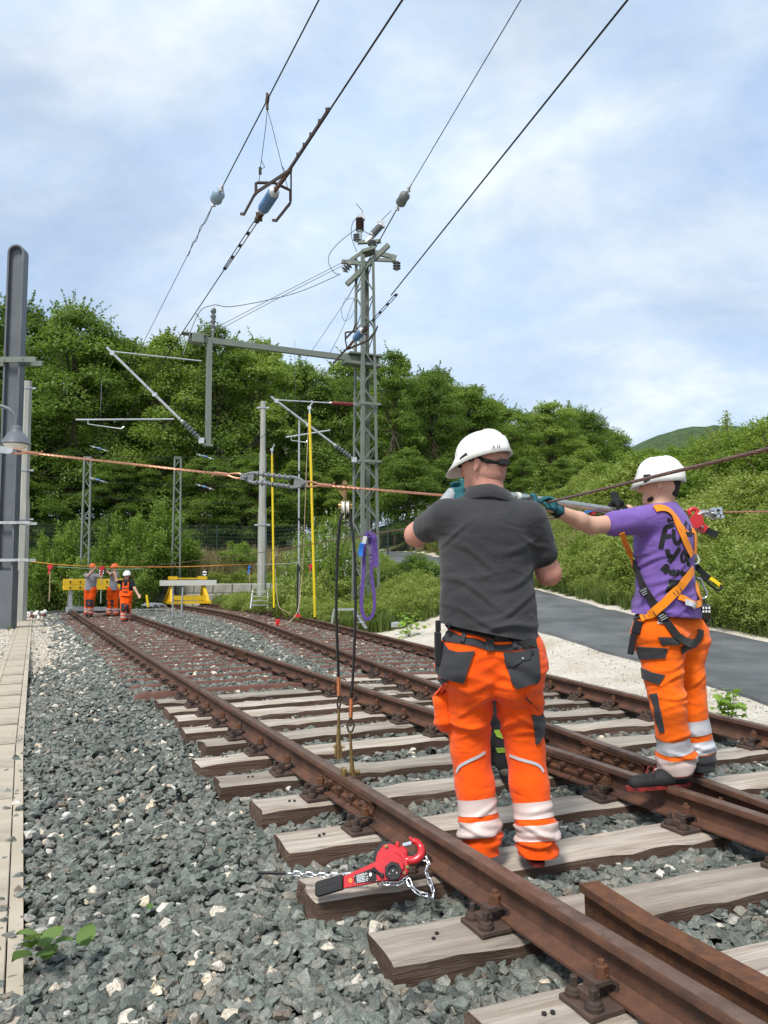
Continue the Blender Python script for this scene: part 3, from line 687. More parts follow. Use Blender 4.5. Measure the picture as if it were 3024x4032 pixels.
# boom across the left track, square to it
bz = 8.18; b0 = Vector((mx, MY, bz)); 
def bp(L, z=bz): return Vector((mx, MY, z)) - N1 * L
mb = MB(); mb.bar(bp(-.45), bp(5.55), .13, .17); bo = mb.build('boom', MAT['mast_green'], mast)
mb = MB(); mb.bar(bp(-.5, bz - .16), bp(.75, bz - .16), .42, .09); mb.bar(bp(-.5, bz + .14), bp(.6, bz + .14), .50, .05); mb.build('boom_seat', MAT['mast_green'], mast)
mb = MB(); mb.box(bp(5.3, bz), (.34, .30, .26), Matrix.Rotation(TH, 3, 'Z'), .01); mb.bar(bp(5.05, bz + .12), bp(5.75, bz + .12), .28, .03); mb.build('boom_head', MAT['mast_green'], bo)
mb = MB(); mb.bar(bp(4.95, bz), bp(4.95, 5.08), .17, .14, N1); mb.bar(bp(5.08, 5.1), bp(4.82, 5.1), .20, .06); dp = mb.build('drop_post', MAT['mast_green'], mast)
insulator('post_insulator', bp(4.85, bz + .35) , bp(4.85, bz + .95), .045, .085, 4, 'insul_grey', mast)
mb = MB(); mb.tube([bp(4.85, bz + .1), bp(4.85, bz + .36)], .035); mb.build('insulator_pin', MAT['mast_green'], mast)
def cantilever(root, foot, top, tip, arm_a, arm_b, redtop):
    """inclined tube from foot to tip, top tube from top to tip, registration tube arm_a-arm_b with a light arm"""
    d = (tip - foot).normalized(); mb = MB(); mb.tube([foot + d * .95, tip + d * .12], .036, 10); mb.build('cantilever_tube', MAT['alu'], root, True)
    insulator('cantilever_insulator', foot + d * .25, foot + d * .85, .045, .088, 6, 'insul_grey', root)
    d2 = (tip - top).normalized()
    if redtop: insulator('stay_insulator', top + d2 * .15, top + d2 * .85, .040, .066, 9, 'insul_red', root); s0 = .9
    else: s0 = .12
    mb = MB(); mb.tube([top + d2 * s0, tip - Vector((0, 0, .02))], .020, 8); mb.build('stay_tube', MAT['alu'], root, True)
    mb = MB(); mb.tube([arm_a, arm_b], .024, 8); ra = mb.build('registration_tube', MAT['alu'], root, True)
    mb = MB(); q = arm_a + (arm_b - arm_a) * .12; mb.tube([q - Vector((0, 0, .12)), q + (arm_b - arm_a) * .33 - Vector((0, 0, .26)), q + (arm_b - arm_a) * .36 - Vector((0, 0, .2))], .014, 6); mb.tube([q, q - Vector((0, 0, .12))], .012, 6); mb.build('steady_arm', MAT['alu'], ra, True)
    mb = MB(); k = foot + d * 1.9; mb.box(k, (.12, .12, .10)); mb.box(tip - d * .1, (.11, .11, .12)); mb.box(foot + d * .1, (.16, .14, .16)); mb.build('clamp', MAT['galv'], root)
foot = bp(4.95 + .10, 5.15)
cantilever(dp, foot, bp(5.05, 7.55), bp(4.95 + 2.73, 7.55), bp(4.95 + 3.55, 5.55), bp(4.95 + .97, 5.78), False)
NR = Vector((math.cos(rad(20)), math.sin(rad(20)), 0))
def mr(q, z): return Vector((mx, MY, z)) - NR * q
cantilever(mast, mr(.28, 4.9), mr(.25, 6.72), mr(2.92, 6.70), mr(2.55, 5.55), mr(1.15, 5.85), True)
mb = MB()
for z in (4.9, 6.72): mb.bar(mr(-.42, z), mr(.36, z), .09, .12); mb.bar(mr(-.42, z) + NR.cross(Vector((0, 0, 1))) * .3, mr(.3, z) + NR.cross(Vector((0, 0, 1))) * .3, .06, .08)
mb.build('mounting_bracket', MAT['mast_green'], mast)
# top gear of the mast
mb = MB(); mb.bar(mzp(1365, 1120), mzp(1530, 965), .16, .14); mb.bar(mzp(1408, 955), mzp(1500, 950), .12, .10); mb.bar(mzp(1425, 1000), mzp(1475, 985), .5, .10); mb.build('switch_beam', MAT['mast_green'], mast)
mb = MB(); mb.bar(mzp(1440, 985), mzp(1560, 1015), .10, .14); mb.bar(mzp(1465, 1022), mzp(1550, 1026), .08, .10); mb.bar(mzp(1540, 1005), mzp(1552, 1030), .16, .10); mb.build('outrigger', MAT['mast_green'], mast)
mb = MB(); mb.bar(mzp(1345, 1030), mzp(1425, 1038), .10, .12); mb.bar(mzp(1380, 1025), mzp(1430, 990), .08, .10); mb.build('outrigger', MAT['mast_green'], mast)
insulator('hanging_insulator', mzp(1562, 1030), mzp(1562, 1062), .05, .13, 3, 'insul_grey', mast)
insulator('strain_insulator', mzp(1378, 1040), mzp(1355, 1066), .05, .13, 3, 'insul_grey', mast)
insulator('switch_insulator', mzp(1417, 910), mzp(1417, 860), .09, .135, 8, 'insul_brown', mast); insulator('switch_insulator', mzp(1466, 925), mzp(1498, 890), .10, .12, 8, 'insul_grey', mast)
insulator('post_insulator', mzp(1405, 950), mzp(1405, 922), .05, .12, 3, 'insul_grey', mast); insulator('post_insulator', mzp(1465, 968), mzp(1465, 950), .07, .14, 3, 'insul_grey', mast)
mb = MB(); mb.tube([mzp(1417, 945), mzp(1417, 908)], .07); mb.tube([mzp(1440, 955), mzp(1470, 930)], .07); mb.box(mzp(1424, 855), (.22, .12, .18)); mb.box(mzp(1500, 884), (.24, .14, .2)); mb.build('switch_fitting', MAT['galv'], mast)
mb = MB()
mb.tube([mzp(1418, 850), mzp(1429, 833), mzp(1402, 800)], .012, 6); mb.tube([mzp(1501, 880), mzp(1503, 866), mzp(1541, 829)], .012, 6); mb.build('arcing_horn', MAT['wire_grey'], mast)
def curve(pts, k=8):
    pts = [Vector(p) for p in pts]; out = []
    P = [pts[0] * 2 - pts[1]] + pts + [pts[-1] * 2 - pts[-2]]
    for i in range(1, len(P) - 2):
        for j in range(k):
            t = j / k; a, b, c, d = P[i - 1], P[i], P[i + 1], P[i + 2]
            out.append(.5 * ((2 * b) + (c - a) * t + (2 * a - 5 * b + 4 * c - d) * t * t + (3 * b - a - 3 * c + d) * t ** 3))
    return out + [pts[-1]]
def wire(name, pts, r, mt, label, cat='wire', group=None, n=6, k=8):
    mb = MB(); mb.tube(curve(pts, k) if len(pts) > 2 else pts, r, n); o = mb.build(name, MAT[mt], None, 'all'); tag(o, label, cat, group); return o
mb = MB()
for pts in ([(1415, 845), (1388, 880), (1384, 930), (1404, 990)], [(1405, 900), (1340, 950), (1298, 1000), (1296, 1040), (1318, 1075), (1336, 1079)], [(1425, 905), (1450, 920), (1468, 925)]):
    mb.tube(curve([mzp(*p) for p in pts]), .013, 6)
mb.build('jumper_cable', MAT['wire_grey'], mast, 'all')
wire('feeder_wire', [mzp(1340, 1080), at(1160, 1155, 23.2), at(930, 1205, 22.2), at(845, 1200, 21.9)], .012, 'wire_grey', 'thin sagging feeder wire from mast top to the insulator on the cross beam')
wire('feeder_wire', [mzp(1375, 1020), at(1100, 1160, 23.0), at(775, 1330, 22.0)], .010, 'wire_grey', 'upper of two straight thin stays from mast top down to the beam head')
wire('feeder_wire', [mzp(1372, 1034), at(1100, 1172, 23.0), at(790, 1338, 22.0)], .010, 'wire_grey', 'lower of two straight thin stays from mast top down to the beam head')
wire('feeder_wire', [at(845, 1200, 21.9), at(795, 1218, 21.5), at(760, 1280, 21), at(720, 1400, 20.6)], .012, 'wire_grey', 'cable drooping from the beam insulator to the contact wire')
# contact and messenger wires (parallel to the tracks)
ZC, ZM = 5.67, 6.98
s_si = 8.18                                 # section insulator of the left track
def w1(s, z): return lp(s, 2.4875, z)
wire('contact_wire', [w1(-6, ZC), w1(s_si - .42, ZC)], .0095, 'wire_dark', 'contact wire over the near end of the workers\' track, up to the blue insulator')
wire('contact_wire', [w1(s_si + 1.9, ZC), w1(44, ZC + .1)], .0085, 'wire_dark', 'contact wire beyond the blue insulator, sinking into the tree tops')
sm1 = 11.05
wire('messenger_wire', [w1(-6, ZM), w1(sm1 - .25, ZM)], .0085, 'wire_dark', 'messenger wire above the contact wire, carrying the hanger pulley')
wire('messenger_wire', [w1(sm1 + .25, ZM), w1(44, ZM - .3)], .0060, 'wire_dark', 'thin messenger wire beyond the pale blue insulator over the trees')
def egg(name, c, d, mt, label, r=.095, L=.26):
    e = empty(name, c, label, 'insulator', 'messenger wire insulators'); d = Vector(d).normalized(); a = c - d * L / 2
    mb = MB(); mb.lathe(a, c + d * L, [(0, .03), (.02, r * .75), (.05, r), (L * .42, r * .93), (L * .5, r * .86), (L * .58, r * .93), (L - .05, r), (L - .02, r * .75), (L, .03)], 16); mb.build('insulator_body', MAT[mt], e, True)
    for sg in (-1, 1):
        q = c + d * sg * (L / 2); mb = MB(); mb.tube([q - d * sg * .03, q + d * sg * .14], .016, 7); mb.box(q + d * sg * .13, (.06, .04, .07)); mb.tube([q + d * sg * .13, q + d * sg * .28], [.018, .008], 7); mb.build('clevis', MAT['galv'], e)
    return e
egg('messenger_insulator', w1(sm1, ZM), T1, 'insul_pale', 'pale blue rounded insulator in the upper wire over the workers\' track')
wire('tail_wire', [w1(sm1 + .3, ZM), w1(sm1 + .8, ZM - .05), w1(sm1 + 1.2, ZM + .05), w1(sm1 + 1.5, ZM - .07), w1(sm1 + 1.8, ZM + .03), w1(sm1 + 2.15, ZM - .06), w1(sm1 + 2.3, ZM)], .005, 'wire_dark', 'loose twisted wire tail hanging from the pale blue insulator')
def section_insulator(fn, s0, sg, lab):
    """blue rod insulator in the contact wire with two curved runners; runners point along sg"""
    c = fn(s0, ZC); d = (fn(s0 + 1, ZC) - c).normalized() * sg; r = d.cross(Vector((0, 0, 1))).normalized(); up = Vector((0, 0, 1))
    e = empty('section_insulator', c, lab, 'section insulator', 'section insulators')
    insulator('insulator_rod', c + up * .02, c + d * .42 + up * .02, .055, .070, 7, 'insul_blue', e)
    mb = MB(); mb.bar(c - d * .62, c - d * .02 + up * .03, .03, .045); mb.build('apex_clamp', MAT['rail_rust'], e)
    for k in (-1, 1):
        mb = MB(); pts = [c - d * .62 - up * .01, c - d * .02 + r * k * .20 - up * .02, c + d * .06 + r * k * .215 - up * .03, c + d * .55 + r * k * .20 - up * .03, c + d * .70 + r * k * .20 + up * .04]
        for a, b in zip(pts[:-1], pts[1:]): mb.bar(a, b, .018, .034)
        mb.build('runner', MAT['iron_dark'], e)
        mb = MB(); mb.tube([c + up * .14 + d * .0, c + r * k * .18 + up * .11 + d * .02, c + r * k * .205 + up * .10 + d * .02, c + r * k * .205 - up * .02 + d * .02], .017, 7); mb.build('hanger_bow', MAT['iron_dark'], e, True)
    mb = MB(); mb.bar(c + d * .40, c + d * .72, .05, .06); mb.box(c + d * .6, (.07, .07, .09)); mb.build('end_clamp', MAT['iron_dark'], e)
    mb = MB()
    for k in (-1, 1): mb.tube([c + d * .7 + r * k * .022, c + d * 2.35 + r * k * .022], .007, 6)
    for q in (1.1, 1.5, 1.9, 2.33): mb.box(c + d * q, (.03, .05, .03), Matrix.Rotation(TH, 3, 'Z'))
    mb.build('splice_bars', MAT['wire_dark'], e)
    mb = MB(); mb.bar(c - d * 1.75 + up * .015, c - d * .6 + up * .015, .022, .035)
    for q in (.85, 1.05, 1.25, 1.5, 1.7): mb.box(c - d * q + up * .035, (.035, .035, .03))
    mb.build('splint', MAT['iron_dark'], e); return e
section_insulator(w1, s_si, 1, 'blue rod section insulator with two runners in the wire over the workers\' track')
# dropper from the messenger to the section insulator
pk = w1(8.47, ZM); e = empty('hanger_pulley', pk, 'small pulley on the messenger wire with two thin hanger wires', 'hanger')
mb = MB(); mb.tube_exact([pk - N1 * .012, pk + N1 * .012], [.055, .055], N1, 14); mb.bar(pk + Vector((0, 0, .08)), pk - Vector((0, 0, .12)), .03, .03); mb.build('pulley', MAT['iron_dark'], e)
cS = w1(s_si, ZC)
for k in (-1, 1):
    a, b = pk - Vector((0, 0, .12)), cS + N1 * k * .17 + T1 * .02 + Vector((0, 0, .13)); m = a + (b - a) * .72
    mb = MB(); mb.tube([a, a + (m - a) * .3 + N1 * .006, m, b], .0042, 5); mb.tube([m, m + N1 * .04 + Vector((0, 0, -.07)), m + (b - m) * .45], .004, 5); mb.box(m + (b - m) * .5, (.03, .03, .08)); mb.build('hanger_wire', MAT['wire_dark'], e)
# right track pair
def w2(s, z): return rp(s, -.08 - .031 * max(0, 13.4 - s), z)
ss2 = 13.35
wire('contact_wire', [w2(-4, ZC), w2(ss2 - 2.3, ZC)], .0095, 'wire_dark', 'contact wire above the standing men, running up to the splice bars')
wire('contact_wire', [w2(s, ZC) for s in np.linspace(ss2 + 1.7, 40, 9)], .0085, 'wire_dark', 'contact wire beyond the mast over the curving track')
section_insulator(w2, ss2, -1, 'blue rod section insulator with runners in front of the lattice mast')
P1, P2 = at(2051, 0, 7.8), at(1586, 784, 11.7); dP = (P2 - P1).normalized()
wire('messenger_wire', [P1 - dP * 3, P2 - dP * .25], .0065, 'wire_dark', 'messenger wire down to the grey insulator beside the mast top')
egg('messenger_insulator', P2, dP, 'insul_grey', 'dull grey rounded insulator in the upper wire beside the mast top', .085, .30)
P3 = at(1365, 1180, 21.5)
wire('messenger_wire', [P2 + dP * .3, P3], .011, 'wire_dark', 'messenger wire passing in front of the mast to a clamp'); 
wire('messenger_wire', [P3, at(1225, 1385, 26), at(1100, 1560, 33)], .008, 'wire_grey', 'slack messenger wire end beyond the mast clamp')
wire('tail_wire', [P3, at(1390, 1175, 21.6), at(1398, 1210, 21.6), at(1380, 1250, 21.6), at(1355, 1262, 21.6), at(1345, 1220, 21.6), at(1362, 1170, 21.6)], .008, 'wire_grey', 'coiled loop of spare wire hanging left of the mast')
wire('tail_wire', [at(1418, 1115, 23.2), at(1385, 1200, 23), at(1350, 1290, 23), at(1300, 1390, 23)], .008, 'wire_grey', 'thin stay wire slanting down beside the mast')
for i, (xa, ya, xb, yb, Y0, Y1) in enumerate(((400, 1500, 395, 1650, 20.7, 20.4), (800, 1470, 690, 1650, 22, 36), (1160, 1340, 1165, 1650, 23, 23.4))):
    wire('dropper_wire', [at(xa, ya, Y0), at(xb, yb, Y1)], .006, 'wire_grey', ('thin dropper wire below the inclined tube over the workers\' track', 'thin wire slanting back from the drop post to the trees', 'thin dropper wire left of the mast')[i])
for i, (ya, yb, xa, xb, Y0, Y1) in enumerate(((1785, 1800, 190, 1010, 27, 30), (1875, 1920, 120, 1010, 27, 30), (1940, 1985, 160, 1000, 34, 34))):
    wire('span_wire', [at(xa, ya, Y0), at((xa + xb) / 2, (ya + yb) / 2 + 8, (Y0 + Y1) / 2), at(xb, yb, Y1)], .009, 'wire_dark', ('uppermost', 'middle', 'lowest')[i] + ' dark span wire strung between the concrete poles')
for i, (px, py) in enumerate(((391, 1766), (808, 1798), (386, 1890), (806, 1917))):
    c = at(px, py, 29); egg('span_insulator', c, (1, .2, -.3), 'insul_blue', ('upper small blue insulator over the orange helmets', 'upper small blue insulator left of the slim pole', 'lower small blue insulator over the orange helmets', 'lower small blue insulator left of the slim pole')[i], .05, .16)
# ------------------------------------------------------------------ steel column with rounded head, at the picture's left edge
cx = at(20, 2440, 22.8).x; CB = Vector((cx, 22.8, -.3)); colm = empty('steel_column', CB, 'tall dark grey steel column with rounded channel head', 'column')
W, H = .50, 11.75
def arch(w, h, n=12): return [(-w / 2, 0), (w / 2, 0)] + [(w / 2 * math.cos(t), h - w / 2 + w / 2 * math.sin(t)) for t in np.linspace(0, math.pi, n)]
out, inn = arch(W, H), arch(W - .11, H - .055); k = len(out)
mb = MB(); V = []; F = []
for y in (-.16, .16):
    V += [CB + Vector((x, y, z)) for x, z in out]; V += [CB + Vector((x, y, max(z, 0))) for x, z in inn]
for i in range(1, k):
    j = (i + 1) % k
    F += [(i, j, k + j, k + i), (2 * k + j, 2 * k + i, 3 * k + i, 3 * k + j), (j, i, 2 * k + i, 2 * k + j), (k + i, k + j, 3 * k + j, 3 * k + i)]
mb.add(V, F); mb.build('flange', MAT['mast_grey'], colm, True)
mb = MB(); mb.prism(inn, -.005, .03, Matrix.Translation(CB) @ Matrix.Rotation(rad(90), 4, 'X')); mb.build('web', MAT['mast_grey'], colm)
mb = MB(); mb.box(CB + Vector((0, 0, .9)), (.53, .36, 1.9)); mb.build('foot_sleeve', MAT['mast_grey'], colm)
for z, mt, h in ((8.15, 'mast_green', .16), (3.25, 'galv', .08), (2.15, 'galv', .08)):
    mb = MB(); q = CB + Vector((-.6, -.22, z)); mb.bar(q, q + Vector((1.35, 0, 0)), .05, h); mb.bar(q + Vector((0, .44, 0)), q + Vector((1.35, .44, 0)), .05, h)
    for dx in (.42, .98): mb.tube([q + Vector((dx, -.05, 0)), q + Vector((dx, .5, 0))], .02, 6)
    mb.build('clamp_band', MAT[mt], colm)
# ------------------------------------------------------------------ concrete poles
def concrete_pole(px, Y, tops, label, lean=0):
    x = at(px, 2250, Y).x; b = Vector((x, Y, ground_z(x, Y) - .2)); e = empty('concrete_pole', b, label, 'pole', 'concrete poles')
    prof = []
    for z, r in tops: prof.append((z - b.z, r))
    mb = MB(); mb.lathe(b, b + Vector((0, 0, 1)), prof, 8); mb.build('shaft', MAT['concrete_pole'], e, True)
    for z in (tops[-1][0] - .25, 5.05, 3.35):
        r = np.interp(z, [t[0] for t in tops], [t[1] for t in tops]); mb = MB(); q = b.copy(); q.z = z
        mb.tube_exact([q - Vector((0, 0, .035)), q + Vector((0, 0, .035))], [r + .02, r + .02], Vector((0, 0, 1)), 8); mb.bar(q + Vector((r, 0, 0)), q + Vector((r + .14, 0, 0)), .04, .06); mb.bar(q - Vector((r, 0, 0)), q - Vector((r + .14, 0, 0)), .04, .06); mb.build('band', MAT['galv'], e)
    return e
concrete_pole(1031, 30, [(-.3, .190), (1.05, .185), (1.06, .175), (3.9, .165), (4.1, .142), (6.1, .132), (6.35, .108), (8.25, .102)], 'slim stepped concrete pole behind the short aluminium ladder')
concrete_pole(84, 26.5, [(-.3, .235), (3.85, .215), (4.15, .175), (8.2, .15)], 'stained concrete pole behind the dark steel column')
# ------------------------------------------------------------------ far lattice posts
def ladder_post(px, Y, top, label, wid=.36):
    x = at(px, 2200, Y).x; b = Vector((x, Y, ground_z(x, Y) - .1)); e = empty('lattice_post', b, label, 'mast', 'far lattice posts'); H = top - b.z
    def pt(s, z): return b + Vector((s * (wid + (.2 - wid) * z / H * .55) , 0, z))
    for s in (-.5, .5): mb = MB(); mb.bar(pt(s, 0), pt(s, H), .07, .12, (0, 1, 0)); mb.build('chord', MAT['mast_green'], e)
    n = int(H / .42)
    for i in range(n):
        s = -.5 if i % 2 else .5; mb = MB(); mb.bar(pt(s, H * i / n), pt(-s, H * (i + 1) / n), .04, .02, (0, 1, 0)); mb.build('brace', MAT['mast_green'], e)
    mb = MB(); mb.box(b + Vector((0, 0, H)), (.34, .16, .10)); mb.box(b + Vector((0, 0, .1)), (.8, .6, .4)); mb.build('head_plate', MAT['mast_green'], e)
ladder_post(335, 33, 6.5, 'slender lattice post rising behind the yellow buffer board'); ladder_post(694, 36, 6.95, 'slender lattice post half hidden by the bright bush', .40)
# ------------------------------------------------------------------ lamp at the picture's left edge
lc = at(64, 1722, 13); lamp = empty('street_lamp', (lc.x - 1.05, 13, -.2), 'grey bell-shaped street lamp on a curved arm', 'lamp'); lb = Vector(lamp.location)
mb = MB(); mb.lathe(lc + Vector((0, 0, .20)), lc - Vector((0, 0, 1)), [(0, .05), (.03, .085), (.09, .095), (.12, .11), (.13, .13), (.30, .235), (.315, .245), (.33, .235)], 20); mb.build('lamp_shade', MAT['mast_grey'], lamp, True)
mb = MB(); mb.lathe(lc - Vector((0, 0, .125)), lc - Vector((0, 0, 1)), [(0, .21), (.03, .19), (.06, .12), (.065, .01)], 18); mb.build('lens', MAT['white_plastic'], lamp, True)
mb = MB(); mb.tube(curve([lb + Vector((0, 0, 4.0)), lb + Vector((.05, 0, 4.25)), lc + Vector((-.55, 0, .55)), lc + Vector((-.2, 0, .52)), lc + Vector((-.03, 0, .36)), lc + Vector((0, 0, .18))]), .03, 9); mb.build('arm', MAT['mast_grey'], lamp, 'all')
mb = MB(); mb.tube([lb, lb + Vector((0, 0, 4.05))], .06, 12); mb.build('post', MAT['mast_grey'], lamp, True)
# ================================================================== end of the tracks
def obox(mb, s, c, z, L, W, H, th=TH, bev=.0): mb.box(lp(s, c, z), (L, W, H), Matrix.Rotation(th, 3, 'Z'), bev)
bs = 31.25; buf = empty('buffer_stop', lp(bs, 2.4875, 0), 'yellow timber buffer beam on grey posts behind the workers', 'buffer stop', 'buffer stops')
for k, z in enumerate((.965, 1.175)): mb = MB(); obox(mb, bs, 2.52, z, 2.15, .14, .205, bev=.01); pb = mb.build('buffer_beam', MAT['yellow_paint'], buf)
for c in (1.70, 2.05, 3.0, 3.35):
    for z in (.965, 1.175): mb = MB(); p = lp(bs - .07, c, z); mb.tube_exact([p, p - T1 * .03], [.035, .03], -T1, 8); mb.build('bolt', MAT['iron_dark'], pb)
for c in (CL1, CL2): mb = MB(); mb.bar(lp(bs + .1, c, .0), lp(bs + .1, c, 1.30), .17, .12, N1); mb.bar(lp(bs + .1, c, .9), lp(bs + 1.4, c, .05), .12, .12); mb.bar(lp(bs - .5, c, .12), lp(bs + 1.4, c, .12), .2, .16); mb.build('post', MAT['galv'], buf)
mb = MB(); obox(mb, bs + .1, 2.49, .14, 1.5, .2, .14); mb.build('tie', MAT['galv'], buf); mb = MB(); obox(mb, bs + .5, 2.49, .0, 1.7, .5, .3); mb.build('base_block', MAT['concrete'], buf)
bp2, bth = rtrack(35.6); b2 = empty('buffer_stop', bp2, 'yellow steel buffer frame with a white timber beam', 'buffer stop', 'buffer stops'); D2 = Vector((-math.sin(bth), math.cos(bth), 0)); E2 = Vector((math.cos(bth), math.sin(bth), 0)); U = Vector((0, 0, 1))
def q2(e, d, z): return bp2 + E2 * e + D2 * d + U * z
mb = MB(); mb.bar(q2(-1.25, -.1, 1.08), q2(1.25, -.1, 1.08), .12, .24); mb.build('buffer_beam', MAT['white_board'], b2)
for s in (-1, 1):
    mb = MB(); mb.bar(q2(s * .80, .05, .15), q2(s * .66, .05, 1.3), .16, .22, D2); mb.bar(q2(s * .80, -.55, .2), q2(s * .70, .05, .95), .14, .10); mb.bar(q2(s * .80, .9, .2), q2(s * .70, .05, .95), .14, .10); mb.bar(q2(s * .8, -.75, .22), q2(s * .8, 1.0, .22), .18, .12); mb.box(q2(s * .66, .05, 1.30), (.36, .30, .14), Matrix.Rotation(bth, 3, 'Z')); mb.build('side_frame', MAT['yellow_paint'], b2)
mb = MB(); mb.bar(q2(-.75, -.35, .42), q2(.75, -.35, .42), .10, .20); mb.bar(q2(-.75, -.35, .22), q2(.75, -.35, .22), .10, .12); mb.bar(q2(-.7, .1, 1.27), q2(.7, .1, 1.27), .06, .06); mb.build('cross_beam', MAT['yellow_paint'], b2)
sc_ = at(806, 2257, 36.2); sg = empty('stop_sign', sc_ - U * 1.5, 'small black square sign with barred white disc over the yellow buffer', 'sign')
mb = MB(); mb.box(sc_, (.27, .03, .28)); mb.build('sign_plate', MAT['sign_black'], sg); mb = MB(); mb.tube_exact([sc_ - Vector((0, .016, 0)), sc_ - Vector((0, .022, 0))], [.115, .115], Vector((0, -1, 0)), 24); mb.build('disc', MAT['white_paint'], sg)
mb = MB(); mb.box(sc_ - Vector((0, .024, 0)), (.235, .006, .05)); mb.build('bar_mark', MAT['sign_black'], sg); mb = MB(); mb.tube([sc_ - U * .14, sc_ - U * 1.6], .025); mb.build('post', MAT['galv'], sg)
sc_ = at(400, 2252, 32.2); sg = empty('stop_sign', sc_ - U * 1.2, 'black sign with white disc half hidden between the two helmeted workers', 'sign')
mb = MB(); mb.box(sc_, (.27, .03, .28)); mb.build('sign_plate', MAT['sign_black'], sg); mb = MB(); mb.tube_exact([sc_ - Vector((0, .016, 0)), sc_ - Vector((0, .022, 0))], [.115, .115], Vector((0, -1, 0)), 24); mb.build('disc', MAT['white_paint'], sg); mb = MB(); mb.box(sc_ - Vector((0, .024, 0)), (.235, .006, .05)); mb.build('bar_mark', MAT['sign_black'], sg); mb = MB(); mb.tube([sc_ - U * .14, sc_ - U * 1.3], .025); mb.build('post', MAT['galv'], sg)
# block wall holding the bank
def block_wall(name, p0, p1, courses, bl, bh, label, z0):
    p0, p1 = Vector(p0), Vector(p1); d = (p1 - p0); L = d.length; d.normalize(); a = math.atan2(d.y, d.x); e = empty(name, p0, label, 'wall'); n = int(L / bl)
    for r in range(courses):
        for i in range(n + 1):
            if rnd.random() < .02 * r: continue
            off = (.5 if r % 2 else 0) * bl; q = p0 + d * (i * bl + off) + Vector((d.y, -d.x, 0)) * rnd.uniform(-.03, .03) - Vector((-d.y, d.x, 0)) * (-.07 * r)
            mb = MB(); mb.box((0, 0, 0), (bl - .035, .5, bh - .02), None, .03); o = mb.build('block', MAT['block'], e); o.location = q - p0 + U * (z0 + bh * (r + .5)); o.rotation_euler = (0, 0, a + rnd.uniform(-.02, .02))
block_wall('block_wall', (-18.5, 37.4, 0), (-3.2, 35.6, 0), 3, .92, .46, 'grey concrete block wall along the bank behind the buffers', -.35)
block_wall('block_wall', (.1, 25.5, 0), (1.9, 24.2, 0), 2, .75, .42, 'short pair of concrete block courses right of the lattice mast', -.15)
# mesh fence on the bank
fp = [Vector((x, y, 0)) for x, y in ((-20, 42.2), (-9, 41.4), (0.2, 40.2))]; fe = empty('mesh_fence', fp[0], 'dark green wire mesh fence on top of the bank', 'fence')
def along(pl, st):
    out = []
    for a, b in zip(pl[:-1], pl[1:]):
        n = int((b - a).length / st)
        out += [a + (b - a) * i / n for i in range(n)]
    return out + [pl[-1]]
fpts = along(fp, 2.5)
for p in fpts:
    z = ground_z(p.x, p.y); mb = MB(); mb.bar((p.x, p.y, z - .2), (p.x, p.y, z + 2.1), .07, .07); mb.build('fence_post', MAT['fence_green'], fe)
for a, b in zip(fpts[:-1], fpts[1:]):
    mb = MB(); za, zb = ground_z(a.x, a.y), ground_z(b.x, b.y)
    for k in range(11): z = .05 + k * .2; mb.bar((a.x, a.y, za + z), (b.x, b.y, zb + z), .010, .014)
    for k in range(1, 26): t = k / 26; q = a + (b - a) * t; z = za + (zb - za) * t; mb.bar((q.x, q.y, z + .02), (q.x, q.y, z + 2.08), .008, .008)
    mb.build('mesh_panel', MAT['fence_wire'], fe)
fg = [Vector((-3.4, 35.6, 0)), Vector((1.6, 39.0, 0))]
fe2 = empty('mesh_fence', fg[0], 'grey-green fence with stout post beside the white flowering bush', 'fence'); f2 = along(fg, 2.2)
for i, p in enumerate(f2): z = ground_z(p.x, p.y); mb = MB(); w = .16 if i == 1 else .07; mb.bar((p.x, p.y, z - .2), (p.x, p.y, z + 2.0), w, w); mb.build('fence_post', MAT['mast_grey'], fe2)
for a, b in zip(f2[:-1], f2[1:]):
    mb = MB(); za, zb = ground_z(a.x, a.y), ground_z(b.x, b.y)
    for k in range(10): z = .05 + k * .2; mb.bar((a.x, a.y, za + z), (b.x, b.y, zb + z), .010, .014)
    for k in range(1, 22): t = k / 22; q = a + (b - a) * t; z = za + (zb - za) * t; mb.bar((q.x, q.y, z + .02), (q.x, q.y, z + 1.9), .008, .008)
    mb.build('mesh_panel', MAT['fence_wire'], fe2)
# ------------------------------------------------------------------ rods, ladders and loose gear by the tracks
def rod(name, pts, r, mt, label, cat, tip=None, foot=None, group=None):
    e = empty(name, pts[-1], label, cat, group); mb = MB(); mb.tube(pts, r, 10); mb.build('shaft', MAT[mt], e, True)
    d = (pts[0] - pts[1]).normalized()
    if tip: mb = MB(); mb.tube([pts[0], pts[0] + d * .16], r * .7); q = pts[0] + d * .16; mb.tube([q, q + Vector((.03, 0, .07)), q + Vector((.08, 0, .13)), q + Vector((.05, 0, .19))], .018, 6); mb.box(q, (.09, .05, .08)); mb.build('hook_clamp', MAT['alu'], e)
    if foot: mb = MB(); mb.tube([pts[-1], pts[-1] - d * .05], r * 1.15); mb.build('end_cap', MAT[foot], e)
    return e
rod('earthing_rod', [at(1071, 1790, 24.2), at(1079, 2392, 24.2)], .034, 'yellow_rod', 'shorter-looking yellow rod hanging beside the slim concrete pole', 'rod', 1, 'black_rubber', 'yellow earthing rods')
rod('earthing_rod', [at(1219, 1630, 19.3), at(1240, 2430, 19.3)], .033, 'yellow_rod', 'long bright yellow rod hanging over the rail', 'rod', 1, 'black_rubber', 'yellow earthing rods')
e = rod('telescopic_pole', [at(1178, 1655, 18.6), at(1176, 2418, 18.6)], .022, 'galv', 'thin grey telescopic pole between the yellow rods', 'pole', None, 'black_rubber')
